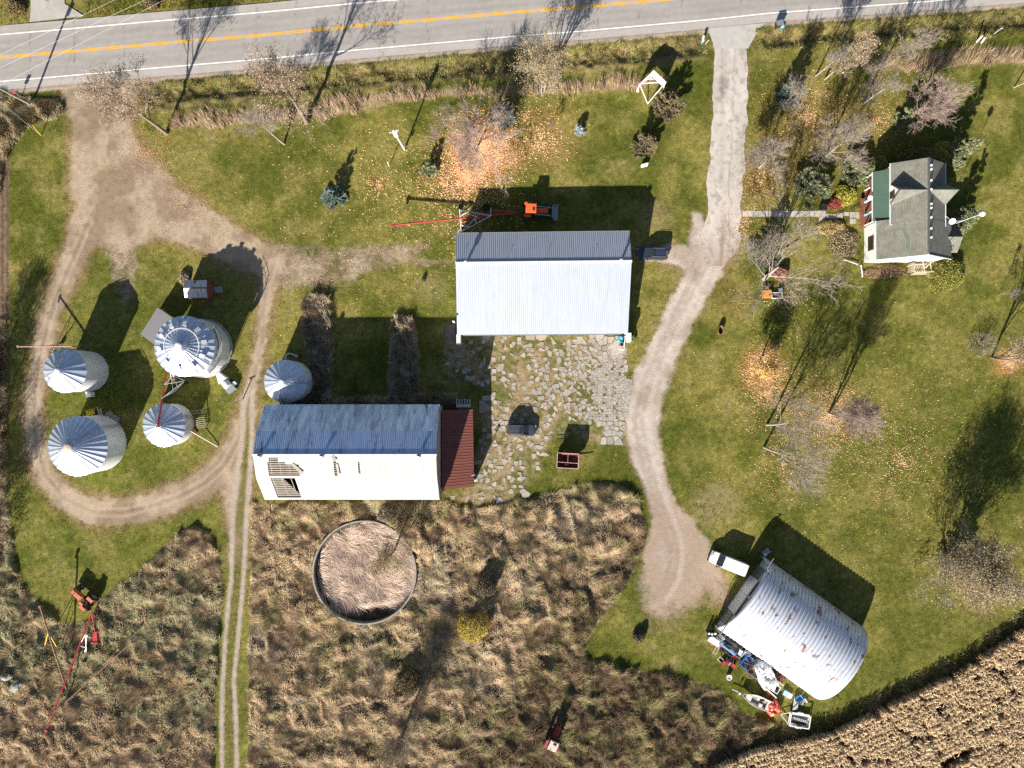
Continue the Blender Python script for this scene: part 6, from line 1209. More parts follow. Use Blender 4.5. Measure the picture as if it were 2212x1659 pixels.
vs = [(x*.62, y*.36, 0) for x, y in ro]+[(x*.72, y*.42, .8) for x, y in ro]+[(x*.64, y*.35, .8) for x, y in ro]+[(x*.56, y*.30, .25) for x, y in ro]; m_.add(vs, [(j*n+i, j*n+(i+1) % n, (j+1)*n+(i+1) % n, (j+1)*n+i) for j in range(3) for i in range(n)]); m_.build('tub', M['rust_pipe'], t_, True); m_ = MB(); m_.prism([(x*.58, y*.32) for x, y in ro], .2, .28); m_.build('soil', M['dark'], t_)
# objects under the bleached tree
def crate(name, px, py, rz, dims, label, mat, cat, open_=True, fill=None):
    t_ = thing(name, P(px, py), label, cat, rz); x, y, z = dims; m_ = MB()
    if open_:
        for sx_ in (-1, 1): m_.box((sx_*(x/2-.03), 0, z/2), (.06, y, z)); m_.box((0, sx_*(y/2-.03), z/2+.002), (x-.121, .06, z))
        m_.box((0, 0, .04), (x-.13, y-.13, .06)); m_.build('sides', M[mat], t_)
        if fill: m2 = MB(); m2.box((0, 0, z*.4), (x-.15, y-.15, z*.55)); m2.build('contents', M[fill], t_)
    else: m_.box((0, 0, z/2), (x, y, z)); m_.box((0, 0, z+.02), (x*.96, y*.94, .05)); m_.build('casing', M[mat], t_)
    return t_
t_ = crate('orange_cabinet', 1654.5, 636, 0, (1.25, 1.15, .8), 'orange painted square cabinet under the bleached tree', 'orange_board', 'cabinet', False) if 'orange_board' in M else None
if t_ is None: M['orange_board'] = flat('orange_board', (.55, .24, .07), .6, 0, .2, 4); t_ = crate('orange_cabinet', 1654.5, 636, 0, (1.25, 1.15, .8), 'orange painted square cabinet under the bleached tree', 'orange_board', 'cabinet', False)
m_ = MB(); m_.tube((.15, -.2, .85), (.3, -.3, 1.0), .05, .05, 8); m_.build('knob', M['dark'], t_)
crate('water_trough', 1676.5, 639, 0, (1.6, .9, .55), 'grey rimmed trough of dark soil beside the orange cabinet', 'galv', 'trough', True, 'soil')
crate('metal_drum_box', 1684, 627, .1, (.6, .55, .5), 'small grey metal box north of the grey rimmed trough', 'steel', 'box', False)
crate('ac_unit', 1776, 449, 0, (.95, .9, .8), 'black square unit between the walk and the red shrub', 'dark', 'box', False)
# walk
m_ = MB(); x = 1604
while x < 1775: wv = random.uniform(9, 13); bs_ = random.uniform(.85, 1.1); m_.cur = (.46*bs_, .42*bs_, .37*bs_); z = P(x, 461).z+.05; m_.slab([W(x, 468+random.uniform(-.6, .6))+Vector((0, 0, z)), W(x+wv-.5, 468)+Vector((0, 0, z)), W(x+wv-.5, 455.5)+Vector((0, 0, z)), W(x, 455.5)+Vector((0, 0, z))], .08); x += wv
for (x0, y0, x1, y1) in ((1770, 456, 1783, 468), (1769, 469, 1782, 484), (1768, 486, 1780, 500), (1784, 462, 1806, 472), (1808, 460, 1820, 471), (1822, 458, 1834, 466), (1836, 458, 1848, 470), (1836, 472, 1848, 483), (1849, 458, 1856, 472)): m_.cur = (.42, .38, .33); z = P(x0, y0).z+.05; m_.slab([W(x0, y1)+Vector((0, 0, z)), W(x1, y1)+Vector((0, 0, z)), W(x1, y0)+Vector((0, 0, z)), W(x0, y0)+Vector((0, 0, z))], .08)
tag(m_.build('garden_path', vcolmat('path', .9, (7, 2), .1)), kind='structure')
# shed corner: barrels, pen rails, pad
for px, py, c, r_, hh, lb in ((1338.5, 733, 'cyan', .36, .9, 'bright blue drum at the south-east corner of the machine shed'), (1341.5, 744, 'dark', .30, .8, 'black drum with pale rim south of the bright blue drum')):
    t_ = thing('drum', P(px, py), lb, 'drum'); m_ = MB(); m_.ring((0, 0, 0), (0, 0, 1), [(r_, 0), (r_*1.02, hh*.3), (r_, hh*.33), (r_*1.02, hh*.66), (r_, hh*.7), (r_, hh), (r_*.9, hh), (r_*.88, hh-.05), (.001, hh-.05)], 22); m_.build('body', M[c], t_, True); m_ = MB(); m_.ring((0, 0, hh), (0, 0, 1), [(r_*.94, 0), (r_*1.05, 0), (r_*1.05, .04), (r_*.94, .04)], 22); m_.build('rim', M['trim' if c == 'dark' else c], t_)
t_ = thing('pen_rail', P(1345, 740), 'white steel pen rail standing off the south-east corner of the machine shed', 'rail'); m_ = MB(); m_.bar((.2, .9, 1.2), (0, -1.2, 1.2), .09); m_.bar((-.9, -1.1, 1.1), (.1, -1.1, 1.1), .07); m_.bar((0, -1.2, 0), (0, -1.2, 1.25), .09); m_.bar((.2, .9, 0), (.2, .9, 1.25), .09); m_.build('rail', M['white'], t_)
m_ = MB(); m_.cur = (.43, .38, .33); z = P(1332, 757).z+.06; m_.slab([W(1316, 775)+Vector((0, 0, z)), W(1346, 772)+Vector((0, 0, z)), W(1344, 735)+Vector((0, 0, z)), W(1328, 737)+Vector((0, 0, z)), W(1312, 752)+Vector((0, 0, z))], .1); m_.cur = (.2, .16, .14); z = P(970, 715).z+.05; m_.slab([W(961, 732)+Vector((0, 0, z)), W(984, 733)+Vector((0, 0, z)), W(983, 700)+Vector((0, 0, z)), W(963, 701)+Vector((0, 0, z))], .08); tag(m_.build('concrete_apron', vcolmat('apron', .9, (6, 1.5), .1)), kind='structure')
t_ = thing('metal_bench', P(995, 905-13), 'pale blue sheet metal rack by the north edge of the red lean-to', 'rack'); t_.location = P(1002, 876); m_ = MB(); m_.box((0, 0, 1.0), (2.2, .45, .05), ry=.08)
for i in range(6): m_.box((-1+i*.4, .6, 1.15), (.12, .9, .05))
m_.build('rack', M['galv'], t_)
# stones by the lower left edge
for i, (px, py, s_, lb) in enumerate(((20, 1457, 1.1, 'grey rock heap in the weeds at the west edge, northern lump'), (42, 1478, 1.3, 'large flat grey rock in the weeds at the west edge'), (8, 1450, .8, 'small grey rock at the west edge of the weeds'))):
    t_ = thing('rock', P(px, py), lb, 'rock', i); m_ = MB(); rd = random.Random(i); pts_ = []
    for k in range(5):
        for a in range(8): pts_.append((math.cos(a*.785)*s_*(1-k*.2)*rd.uniform(.7, 1.2), math.sin(a*.785)*s_*.6*(1-k*.2)*rd.uniform(.7, 1.2), k*.11+.3))
    m_.add(pts_, [(k*8+a, k*8+(a+1) % 8, (k+1)*8+(a+1) % 8, (k+1)*8+a) for k in range(4) for a in range(8)]+[tuple(32+a for a in range(8))]); m_.build('stone', flat('rock', (.30, .29, .26), .9, 0, .4, 3) if 'rock' not in bpy.data.materials else bpy.data.materials['rock'], t_)
# ------------------------------------------------------------ clutter along the quonset hut
def zp(x, y): return 1509.1+x*.1458, 1336.3+y*.1458
for i, (x, y, lb) in enumerate(((125, 180, 'westmost of four pale topped gas cylinders at the hut corner'), (168, 186, 'gas cylinder between the westmost one and the hut, pale top'), (215, 182, 'gas cylinder nearest the hut wall, pale top'), (155, 238, 'gas cylinder standing south of the other three, pale top'))):
    t_ = thing('gas_cylinder', P(*zp(x, y)), lb, 'gas cylinder', group='gas cylinders at the hut corner'); m_ = MB(); m_.ring((0, 0, 0), (0, 0, 1), [(.2, 0), (.2, 1.0), (.14, 1.15), (.001, 1.18)], 16); m_.build('bottle', M['dark'], t_, True); m_ = MB(); m_.ring((0, 0, 1.15), (0, 0, 1), [(.15, 0), (.17, .12), (.12, .16), (.001, .16)], 14); m_.build('cap', M['white_paint'], t_, True)
for i, (a, b_) in enumerate((((260, 262), (325, 315)), ((283, 240), (348, 292)), ((305, 225), (368, 280)))):
    p = P(*zp((a[0]+b_[0])/2, (a[1]+b_[1])/2), .5); t_ = thing('white_plank', p, ('white plank leaning by the hut, furthest from the wall', 'white plank leaning by the hut, middle one', 'white plank leaning by the hut, closest to the wall')[i], 'plank', group='white planks'); d_ = P(*zp(*b_))-P(*zp(*a)); MB().bar(-d_/2-Vector((0, 0, .3)), d_/2+Vector((0, 0, .3)), .17, .06).build('board', M['white'], t_)
crate('garden_cart', *zp(213, 312), R(-32), (2.0, .95, .75), 'light grey lidded cart beside the gas cylinders', 'trim', 'cart', False)
for x, y, c, d_, lb in ((295, 345, 'white_paint', (.45, .4, .4), 'small white carton beside the red fuel can'), (325, 380, 'red_paint', (.45, .5, .6), 'red fuel can north of the short ladder'), (262, 385, 'green_roof', (.35, .35, .3), 'little green box between the carton and the ladder'), (192, 370, 'tarp_orange', (.3, .3, .3), 'little orange can beside the grey cart')):
    t_ = crate('container', *zp(x, y), .5, d_, lb, c, 'container', False)
t_ = thing('stepladder', P(*zp(252, 448), .15), 'short white stepladder lying in the grass by the clutter', 'ladder', R(65)); m_ = MB()
for y in (-.25, .25): m_.bar((-.8, y, .1), (.8, y, .3), .07)
for i in range(5): m_.bar((-.7+i*.34, -.25, .12+i*.04), (-.7+i*.34, .25, .12+i*.04), .06)
m_.build('frame', M['wood_pale'], t_)
t_ = thing('blue_sheet', P(*zp(415, 425), .5), 'bright blue bent panel leaning on the black tarp heap', 'panel', R(-38)); m_ = MB(); m_.slab([(-1.4, -.25, .0), (1.4, -.25, .0), (1.4, .2, .45), (-1.4, .2, .45)], .05); m_.slab([(-1.4, .22, .46), (1.4, .22, .46), (1.4, .5, .3), (-1.4, .5, .3)], .04); m_.build('sheet', M['blue'], t_)
def heap(name, px, py, rx_, ry_, hh, label, mat, cat, seed, rz=0, ridge=None):
    rd = np.random.default_rng(seed); t_ = thing(name, P(px, py), label, cat, rz); n = 22; vs = []; 
    for j in range(n+1):
        for i in range(n+1):
            u, v_ = i/n*2-1, j/n*2-1; rr = max(abs(u), abs(v_)); q_ = math.hypot(u, v_); f = 1-.18*max(0, q_-1); vs.append((u*rx_*f, v_*ry_*f, rr))
    V = np.array(vs); nn = fbm(V[:, 0]*10+seed*31, V[:, 1]*10, 6, seed, 3); edge = np.clip((1-V[:, 2])*5, 0, 1); V[:, 2] = hh*edge**.6*(.45+1.0*nn); V[:, :2] *= 1+rd.normal(0, .02, (len(V), 2))
    m_ = MB(); k = n+1; m_.add([tuple(p) for p in V], [(j*k+i, j*k+i+1, (j+1)*k+i+1, (j+1)*k+i) for j in range(n) for i in range(n)]); m_.build('cover' if 'tarp' in name else 'pile', M[mat], t_); return t_
heap('black_tarp', *zp(480, 370), 1.6, .95, 1.0, 'black tarp heap in a pale frame against the hut side', 'dark', 'tarp', 3, R(-35))
t_ = thing('pale_frame', P(*zp(487, 372)), 'pale rectangular metal frame around the black tarp heap', 'frame', R(-35)); m_ = MB()
for a, b_ in (((-1.9, -1.05), (1.9, -1.05)), ((1.9, -1.05), (1.9, 1.05)), ((1.9, 1.05), (-1.9, 1.05)), ((-1.9, 1.05), (-1.9, -1.05))): m_.bar((*a, .9), (*b_, .9), .08); m_.bar((*a, 0), (*a, .9), .08)
m_.build('bars', M['steel'], t_)
def tyre(px, py, r_, lb, z=0.0, tilt=0):
    t_ = thing('tyre_on_ground', P(px, py, z), lb, 'tyre', group='loose tyres'); m_ = MB(); m_.ring((0, 0, .12), (math.sin(tilt), 0, math.cos(tilt)), [(r_*.6, -.1), (r_*.95, -.1), (r_, 0), (r_*.95, .1), (r_*.6, .1), (r_*.55, 0), (r_*.6, -.1)], 20); m_.build('tread', M['tyre'], t_, True); m_ = MB(); m_.ring((0, 0, .12), (math.sin(tilt), 0, math.cos(tilt)), [(r_*.5, .02), (r_*.62, .05), (r_*.5, .1)], 16); m_.build('rim', M['rim'], t_)
tyre(*zp(425, 482), .42, 'tyre lying flat in front of the blue panel'); tyre(*zp(345, 455), .4, 'tyre lying flat beside the short stepladder'); tyre(*zp(650, 590), .5, 'tyre leaning at the corner of the blue trailer', .1, .5)
for x, y, rz, lb in ((600, 480, R(-38), 'ribbed grey grill box, western of two by the hut'), (700, 495, R(12), 'ribbed grey grill box, eastern of two by the hut')):
    t_ = thing('grill_box', P(*zp(x, y)), lb, 'box', rz); m_ = MB(); m_.box((0, 0, .4), (1.1, .85, .75)); m_.build('body', M['steel'], t_); m_ = MB()
    for i in range(6): m_.tube((-.5, -.35+i*.14, .8), (.5, -.35+i*.14, .8), .05, .05, 6)
    m_.build('ribs', M['galv'], t_)
for x, y, rz, lb in ((480, 540, .4, 'red push mower, the one nearer the blue panel'), (540, 565, 1.2, 'red push mower, the one nearer the blue trailer')):
    t_ = thing('push_mower', P(*zp(x, y)), lb, 'mower', rz, 'red push mowers'); m_ = MB(); m_.box((0, 0, .22), (.62, .5, .18)); m_.build('deck', M['red_paint'], t_); m_ = MB(); m_.tube((0, 0, .3), (0, 0, .5), .14, .12, 12); m_.build('engine', M['dark'], t_); m_ = MB(); m_.bar((-.3, .22, .3), (-1.0, .22, .95), .035); m_.bar((-.3, -.22, .3), (-1.0, -.22, .95), .035); m_.bar((-1.0, -.22, .95), (-1.0, .22, .95), .035); m_.build('handle', M['steel'], t_)
    for x2 in (-.25, .25):
        for y2 in (-.28, .28): wheel(t_, x2, y2, .11, .06)
t_ = thing('snow_blower', P(*zp(345, 625)), 'red machine with long white handlebars on the grass south of the stepladder', 'machine', R(-45)); m_ = MB(); m_.box((.2, 0, .35), (.5, .7, .5)); m_.build('housing', M['red_paint'], t_); m_ = MB(); m_.bar((-.1, .3, .4), (-1.1, .3, .95), .05); m_.bar((-.1, -.3, .4), (-1.1, -.3, .95), .05); m_.bar((-1.1, -.35, .95), (-1.1, .35, .95), .05); m_.build('handlebars', M['white'], t_); wheel(t_, -.1, .35, .2, .12); wheel(t_, -.1, -.35, .2, .12)
t_ = thing('lawn_tractor', P(*zp(462, 655)), 'grey and red ride-on mower south of the red push mowers', 'mower', R(-30)); m_ = MB(); m_.box((.5, 0, .5), (.85, .55, .4)); m_.box((-.35, 0, .45), (.6, .8, .2)); m_.build('body', M['red_paint'], t_); m_ = MB(); m_.box((-.3, 0, .65), (.4, .42, .12)); m_.box((-.5, 0, .8), (.08, .42, .3)); m_.build('seat', M['steel'], t_)
for x2, r2 in ((-.45, .26), (.65, .2)):
    for y2 in (-.42, .42): wheel(t_, x2, y2, r2, .2)
t_ = thing('white_bucket', P(*zp(432, 845)), 'round white tub alone on the grass north of the boat', 'tub'); m_ = MB(); m_.ring((0, 0, 0), (0, 0, 1), [(.26, 0), (.38, .75), (.42, .78), (.42, .82), (.33, .82), (.3, .7), (.001, .66)], 22); m_.build('tub', M['white_paint'], t_, True); m_ = MB(); m_.ring((.0, .12, .8), (0, .3, 1), [(.001, 0), (.2, 0), (.2, .03), (.001, .04)], 16); m_.build('lid', M['trim'], t_)
bt = thing('junk_trailer', P(*zp(755, 670)), 'blue sided trailer heaped with dark wires and pipes', 'trailer', R(-42)); m_ = MB()
for s2 in (-1, 1): m_.box((0, s2*.95, 1.0), (3.4, .08, .5)); m_.box((s2*1.66, 0, 1.0), (.08, 1.8, .5))
m_.box((0, 0, .72), (3.3, 1.85, .08)); m_.build('box', M['blue'], bt)
for x2 in (-.4, .5): wheel(bt, x2, 1.1, .34, .2); wheel(bt, x2, -1.1, .34, .2)
rd = random.Random(4)
for mt, nn_, w_ in (('dark', 38, .07), ('rust_pipe', 30, .05), ('steel', 16, .04)):
    m_ = MB()
    for k in range(nn_): a = (rd.uniform(-1.5, 1.5), rd.uniform(-.8, .8), rd.uniform(.8, 1.35)); m_.bar(a, (a[0]+rd.uniform(-1, 1), a[1]+rd.uniform(-.7, .7), rd.uniform(.8, 1.4)), w_)
    tag(m_.build('scrap', M[mt], bt), kind='stuff')
m_ = MB()
for k in range(4): m_.ring((.2+k*.1, -.7, 1.35+k*.05), (.1, .1, 1), [(.5+k*.09, 0), (.54+k*.09, .03), (.58+k*.09, 0)], 22)
m_.build('hose_coil', M['rust_pipe'], bt)
heap('white_tarp', *zp(955, 790), 1.35, 2.4, 1.9, 'white tarp covering a tall pile between trailer and hut', 'white_paint', 'tarp', 6, R(25))
heap('grey_tarp', *zp(925, 650), .8, 1.0, 1.3, 'pale grey sheet bundle at the north end of the white tarp', 'trim', 'tarp', 8, R(20))
t_ = thing('coiled_hose', P(*zp(955, 915), 1.6), 'white hose coil lying on the south end of the white tarp', 'hose'); m_ = MB()
for k in range(4): m_.ring((0, 0, .05*k), (.05, 0, 1), [(.25+k*.09, 0), (.29+k*.09, .04), (.33+k*.09, 0)], 22)
m_.build('coil', M['trim'], t_)
for a, b_, mt, w_, lb in (((640, 690), (860, 880), 'cyan', .2, 'long light blue beam along the south side of the junk trailer'), ((680, 760), (880, 900), 'rust_pipe', .14, 'brown slatted beam lying outside the light blue beam'), ((900, 950), (1110, 1190), 'red_paint', .16, 'long red pole running down towards the orange tarp'), ((980, 1010), (1130, 1150), 'galv', .18, 'grey gutter piece lying beside the red pole'), ((1140, 890), (1235, 970), 'galv', .09, 'thin grey pipe on the red sumac')):
    p = P(*zp((a[0]+b_[0])/2, (a[1]+b_[1])/2)); t_ = thing('long_beam', p, lb, 'beam'); d_ = P(*zp(*b_))-P(*zp(*a)); m_ = MB(); m_.bar(-d_/2+Vector((0, 0, .75)), d_/2+Vector((0, 0, .6)), w_, .12); m_.build('beam', M[mt], t_); m_ = MB(); m_.bar(-d_*.35, -d_*.35+Vector((0, 0, .7)), .12); m_.bar(d_*.35, d_*.35+Vector((0, 0, .56)), .12); m_.build('trestle', M['wood_grey'], t_)
st_ = thing('small_trailer', P(*zp(1088, 992)), 'small open steel trailer between the white tarp and the blue box', 'trailer', R(-32)); m_ = MB()
for a, b_ in (((-.9, -.55), (.9, -.55)), ((.9, -.55), (.9, .55)), ((.9, .55), (-.9, .55)), ((-.9, .55), (-.9, -.55))): m_.bar((*a, .75), (*b_, .75), .09); m_.bar((*a, .4), (*a, .8), .07)
m_.bar((-.9, 0, .42), (-2.0, 0, .35), .08); m_.build('frame', M['galv'], st_); m_ = MB(); m_.box((0, 0, .42), (1.75, 1.05, .05)); m_.build('floor', M['dark'], st_); m_ = MB(); m_.box((.1, -.1, .62), (.4, .9, .3), rz=.2); m_.build('crate', M['trim'], st_); wheel(st_, 0, .68, .26, .16); wheel(st_, 0, -.68, .26, .16)
# boat
bo = thing('fishing_boat', P(*zp(830, 1180)), 'open aluminium fishing boat with beige floor on its trailer', 'boat', math.atan2(180, -415)); Lb = 4.9; m_ = MB(); outl = []
for i in range(15):
    t2 = i/14; x = -Lb/2+t2*Lb; wv = .92*(1-max(0, (t2-.42)/.58)**2.1) if t2 > .42 else .92-.10*(1-t2/.42); outl.append((x, max(wv, .02)))
vs = []
for x, wv in outl: vs += [(x, wv*.62, .45), (x, wv, 1.08), (x, wv-.07, 1.08), (x, max(wv*.62-.05, .0), .62), (x, -max(wv*.62-.05, .0), .62), (x, -max(wv-.07, 0), 1.08), (x, -wv, 1.08), (x, -wv*.62, .45)]
k = 8; m_.add(vs, [(j*k+i, j*k+(i+1) % k, (j+1)*k+(i+1) % k, (j+1)*k+i) for j in range(14) for i in (0, 1, 2, 4, 5, 6, 7)]+[(0, 1, 6, 7)]); m_.build('hull', flat('alu', (.62, .62, .6), .4, .2, .08), bo, True)
m_ = MB(); fl = [(x, wv*.62-.04) for x, wv in outl if wv > .12]; m_.prism([(x, w_) for x, w_ in fl]+[(x, -w_) for x, w_ in reversed(fl)], .58, .64); m_.build('floor', flat('boat_floor', (.36, .31, .26), .8, 0, .15), bo)
bm = flat('boat_seat', (.60, .54, .46), .7, 0, .1)
for c, d_ in (((-1.9, 0, .85), (.6, 1.5, .34)), ((-.75, .45, .85), (.55, .6, .34)), ((-.1, -.42, .8), (.45, .5, .3)), ((1.35, 0, .9), (.9, .9, .2))): m_ = MB(); m_.box(c, d_); m_.build('seat', bm, bo)
m_ = MB(); m_.bar((2.3, 0, .45), (4.0, 0, .45), .08); m_.bar((-2.2, .6, .4), (2.3, 0, .45), .08); m_.bar((-2.2, -.6, .4), (2.3, 0, .45), .08); m_.bar((2.9, 0, .45), (2.9, 0, 1.0), .1); m_.box((2.9, 0, 1.0), (.3, .3, .2)); m_.build('trailer_frame', M['galv'], bo); wheel(bo, -.7, 1.0, .28, .18); wheel(bo, -.7, -1.0, .28, .18); m_ = MB(); m_.box((-.9, -.55, .78), (.4, .35, .25)); m_.build('tackle_box', M['dark'], bo)
heap('orange_tarp', *zp(1080, 1295), 1.15, 1.15, 1.0, 'crumpled orange tarp over the outboard motor behind the boat', 'tarp_orange', 'tarp', 12, R(30))
crate('cooler_box', *zp(1275, 1090), R(-25), (.85, .75, .5), 'pale blue cooler box on the grass by the hut', 'ice' if 'ice' in M else M.setdefault('ice', flat('ice', (.4, .6, .8), .5)) and 'ice', 'box', False)
crate('cooler_box', *zp(1330, 1125), R(-25), (.75, .75, .45), 'white cooler box touching the pale blue one', 'white_paint', 'box', False)
t_ = thing('blue_barrow', P(*zp(1458, 1158)), 'deep blue wheelbarrow tray tipped in the weeds by the hut', 'wheelbarrow', .4); m_ = MB(); m_.add([(-.4, -.3, .35), (.4, -.3, .3), (.4, .3, .3), (-.4, .3, .35), (-.55, -.42, .6), (.6, -.4, .65), (.6, .4, .65), (-.55, .42, .6)], [(0, 1, 2, 3), (0, 4, 5, 1), (1, 5, 6, 2), (2, 6, 7, 3), (3, 7, 4, 0)]); m_.build('tray', M['blue'], t_); m_ = MB(); m_.bar((-.5, .3, .4), (-1.2, .3, .5), .04); m_.bar((-.5, -.3, .4), (-1.2, -.3, .5), .04); m_.build('handles', M['dark'], t_); wheel(t_, .6, 0, .18, .08)
t_ = thing('wooden_pallet', P(*zp(1425, 1245)), 'white slatted pallet leaning north of the equipment trailer', 'pallet', R(82)); m_ = MB()
for i in range(4): m_.slab([(-.95, -.45+i*.24, .2+i*.1), (.95, -.45+i*.24, .2+i*.1), (.95, -.31+i*.24, .26+i*.1), (-.95, -.31+i*.24, .26+i*.1)], .04)
m_.build('slats', M['white'], t_); m_ = MB(); m_.bar((-.8, -.45, .12), (-.8, .4, .5), .09); m_.bar((.8, -.45, .12), (.8, .4, .5), .09); m_.build('bearers', M['wood_grey'], t_)
t_ = thing('scrap_machine', P(*zp(1540, 1225)), 'grey metal scrap machine with rods east of the white pallet', 'machine', .7); m_ = MB(); m_.box((0, 0, .3), (1.1, .25, .2)); m_.box((0, .3, .3), (.9, .12, .3)); m_.tube((-.4, -.2, .4), (.5, .5, .5), .06, .06, 8); m_.tube((.5, -.3, .3), (.5, .4, .3), .14, .14, 10); m_.build('frame', M['steel'], t_)
ut = thing('utility_trailer', P(*zp(1465, 1475)), 'grey steel utility trailer with triangular drawbar at the meadow edge', 'trailer', R(-9)); m_ = MB()
for a, b_ in (((-1.5, -.95), (1.5, -.95)), ((1.5, -.95), (1.5, .95)), ((1.5, .95), (-1.5, .95)), ((-1.5, .95), (-1.5, -.95))): m_.bar((*a, 1.0), (*b_, 1.0), .14, .12); m_.bar((*a, .5), (*b_, .5), .1, .12); m_.bar((*a, .45), (*a, 1.02), .1)
m_.build('side_rails', M['galv'], ut); m_ = MB(); m_.box((0, 0, .5), (2.9, 1.8, .06)); m_.build('bed', M['wood_grey'], ut); m_ = MB(); m_.bar((-1.5, .9, .5), (-2.9, .3, .45), .08); m_.bar((-1.5, -.9, .5), (-2.9, .3, .45), .08); m_.build('drawbar', M['galv'], ut); wheel(ut, 0, 1.1, .32, .2); wheel(ut, 0, -1.1, .32, .2); m_ = MB(); m_.box((0, 1.12, .75), (.9, .28, .05)); m_.box((0, -1.12, .75), (.9, .28, .05)); m_.build('mudguards', M['trim'], ut)
t_ = thing('seedling_tray', P(*zp(1460, 1475), .62), 'dark panel with a row of pale framed squares lying in the utility trailer', 'panel', R(-16)); m_ = MB(); m_.box((0, -.2, .05), (2.4, .9, .1)); m_.build('panel', M['dark'], t_)
for i in range(7): m_ = MB(); x = -1.0+i*.33; [m_.bar(a, b_, .04) for a, b_ in (((x, 0, .14), (x+.27, 0, .14)), ((x+.27, 0, .14), (x+.27, .26, .14)), ((x+.27, .26, .14), (x, .26, .14)), ((x, .26, .14), (x, 0, .14)))]; m_.build('square', M['white'], t_)
t_ = thing('old_engine', P(1652, 1191), 'greyish engine block with a round pulley at the north corner of the hut', 'engine', .6); m_ = MB(); m_.box((0, 0, .4), (1.1, .7, .6)); m_.box((.3, .3, .8), (.5, .4, .25)); m_.build('block', M['steel'], t_); m_ = MB(); m_.ring((-.35, -.1, .85), (0, 0, 1), [(.1, 0), (.24, 0), (.24, .1), (.1, .1)], 18); m_.build('pulley', M['galv'], t_); m_ = MB(); m_.bar((-1.0, -.5, .15), (.9, -.5, .15), .12); m_.build('rail', M['steel'], t_)
# loose bits by the grain bins
for x, y, rz, d_, mt, nm, lb, ct in ((345, 864, .1, (.3, .3, .5), 'red_paint', 'pail', 'small box', 'box'),): pass
crate('wood_box', 197, 862-0, 0, (.85, .8, .7), 'small white and red box at the south side of the west grain bin', 'white', 'box', False) if False else None
t_ = crate('pump_box', 342*.0+ 343*.0+ 198, 861-9, .1, (.9, .8, .8), 'small white box against the south side of the west grain bin', 'white', 'box', False)
t_ = thing('plastic_barrow', P(199, 890), 'yellow wheelbarrow tray in the shade north of the wide grain bin', 'wheelbarrow', .2); m_ = MB(); m_.add([(-.4, -.3, .3), (.4, -.3, .25), (.4, .3, .25), (-.4, .3, .3), (-.6, -.42, .6), (.7, -.4, .6), (.7, .4, .6), (-.6, .42, .6)], [(0, 1, 2, 3), (0, 4, 5, 1), (1, 5, 6, 2), (2, 6, 7, 3), (3, 7, 4, 0)]); m_.build('tray', M['yellow'], t_); m_ = MB(); m_.bar((-.5, .3, .4), (-1.2, .3, .5), .04); m_.bar((-.5, -.3, .4), (-1.2, -.3, .5), .04); m_.build('handles', M['wood_grey'], t_); wheel(t_, .65, 0, .18, .08)
t_ = thing('folded_ladder', P(221, 892), 'short pale ladder standing behind the wide grain bin', 'ladder', 1.4); m_ = MB(); m_.bar((-.7, -.25, .1), (.9, -.25, 1.2), .06); m_.bar((-.7, .25, .1), (.9, .25, 1.2), .06); [m_.bar((-.6+i*.3, -.25, .17+i*.2), (-.6+i*.3, .25, .17+i*.2), .05) for i in range(5)]; m_.build('frame', M['trim'], t_)
for i, (x, y, rz, lb) in enumerate(((237, 897, .5, 'grey plank board north-east of the wide grain bin, western of two'), (250, 905, -.4, 'grey plank board north-east of the wide grain bin, eastern of two'))): t_ = thing('loose_board', P(x, y, .15), lb, 'board', rz, 'loose boards'); MB().box((0, 0, 0), (1.3, .7, .06), rx=.2).box((0, .45, .0), (1.0, .2, .06)).build('board', M['wood_grey'], t_)
t_ = thing('loading_auger', P(433, 940), 'thin white pole lying on the grass south-east of the smallest grain bin', 'pole', R(-33)); m_ = MB(); m_.tube((-1.2, 0, 1.0), (3.3, 0, .2), .06, .06, 8); m_.build('tube', M['white'], t_, True); m_ = MB(); m_.tube((-1.6, .1, .3), (-.6, -.3, .3), .14, .14, 10); m_.build('motor', M['red_paint'], t_, True)
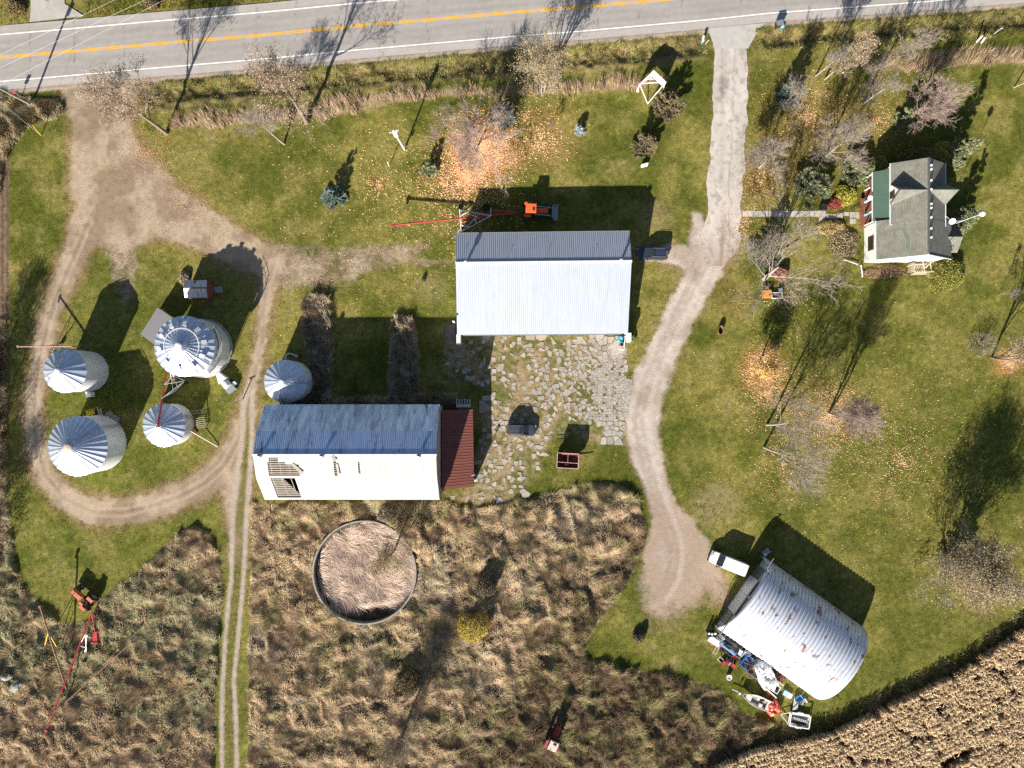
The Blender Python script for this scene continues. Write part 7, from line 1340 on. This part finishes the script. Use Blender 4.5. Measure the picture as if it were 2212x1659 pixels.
t_ = thing('leaning_ladder', P(430, 890), 'steel ladder leaning out from the east side of the smallest grain bin', 'ladder', R(14)); m_ = MB(); m_.bar((-.9, -.22, 2.6), (1.2, -.22, .2), .05); m_.bar((-.9, .22, 2.6), (1.2, .22, .2), .05); [m_.bar(lerp((-.9, -.22, 2.6), (1.2, -.22, .2), k/8), lerp((-.9, .22, 2.6), (1.2, .22, .2), k/8), .04) for k in range(9)]; m_.build('frame', M['steel'], t_)
t_ = thing('slatted_rack', P(437, 912), 'grey slatted timber rack east of the smallest grain bin', 'rack', R(10)); m_ = MB(); [m_.bar((-.7, -.8+i*.3, .5+i*.04), (.7, -.8+i*.3, .5+i*.04), .1, .04) for i in range(6)]; m_.bar((-.6, -.8, .4), (-.6, .8, .6), .08); m_.bar((.6, -.8, .4), (.6, .8, .6), .08); [m_.bar((x, y, 0), (x, y, .5), .08) for x in (-.6, .6) for y in (-.7, .7)]; m_.build('slats', M['wood_grey'], t_)
t_ = thing('track_stop', P(525, 862), 'short wooden stop post beside the two wheel track', 'post', .4); m_ = MB(); m_.bar((0, 0, 0), (0, 0, 1.9), .14); m_.bar((-.5, 0, 1.85), (.5, 0, 1.85), .14, .1); m_.build('post', M['wood_grey'], t_)
t_ = thing('blower_pipe', P(627, 772), 'grey curved blower pipe north of the bin by the barn corner', 'pipe', 1.2); m_ = MB(); [m_.tube((math.cos(a)*.6, math.sin(a)*.6, .5), (math.cos(a+.4)*.6, math.sin(a+.4)*.6, .5), .1, .1, 8) for a in (0, .4, .8, 1.2, 1.6, 2.0)]; m_.tube((.6, 0, .5), (.6, -.9, .4), .1, .14, 8); m_.build('pipe', M['galv'], t_, True); m_ = MB(); m_.box((.6, -1.0, .3), (.5, .4, .5)); m_.build('fan_box', M['steel'], t_)
t_ = thing('barn_downpipe', P(1030, 1030), 'thin dark pole standing at the south-east corner of the red lean-to', 'pole'); m_ = MB(); m_.tube((0, 0, 0), (0, 0, 4.3), .06, .05, 8); m_.build('pole', M['wood_grey'], t_, True); m_ = MB(); m_.box((0, 0, 4.3), (.3, .3, .12)); m_.build('cap', M['galv'], t_)
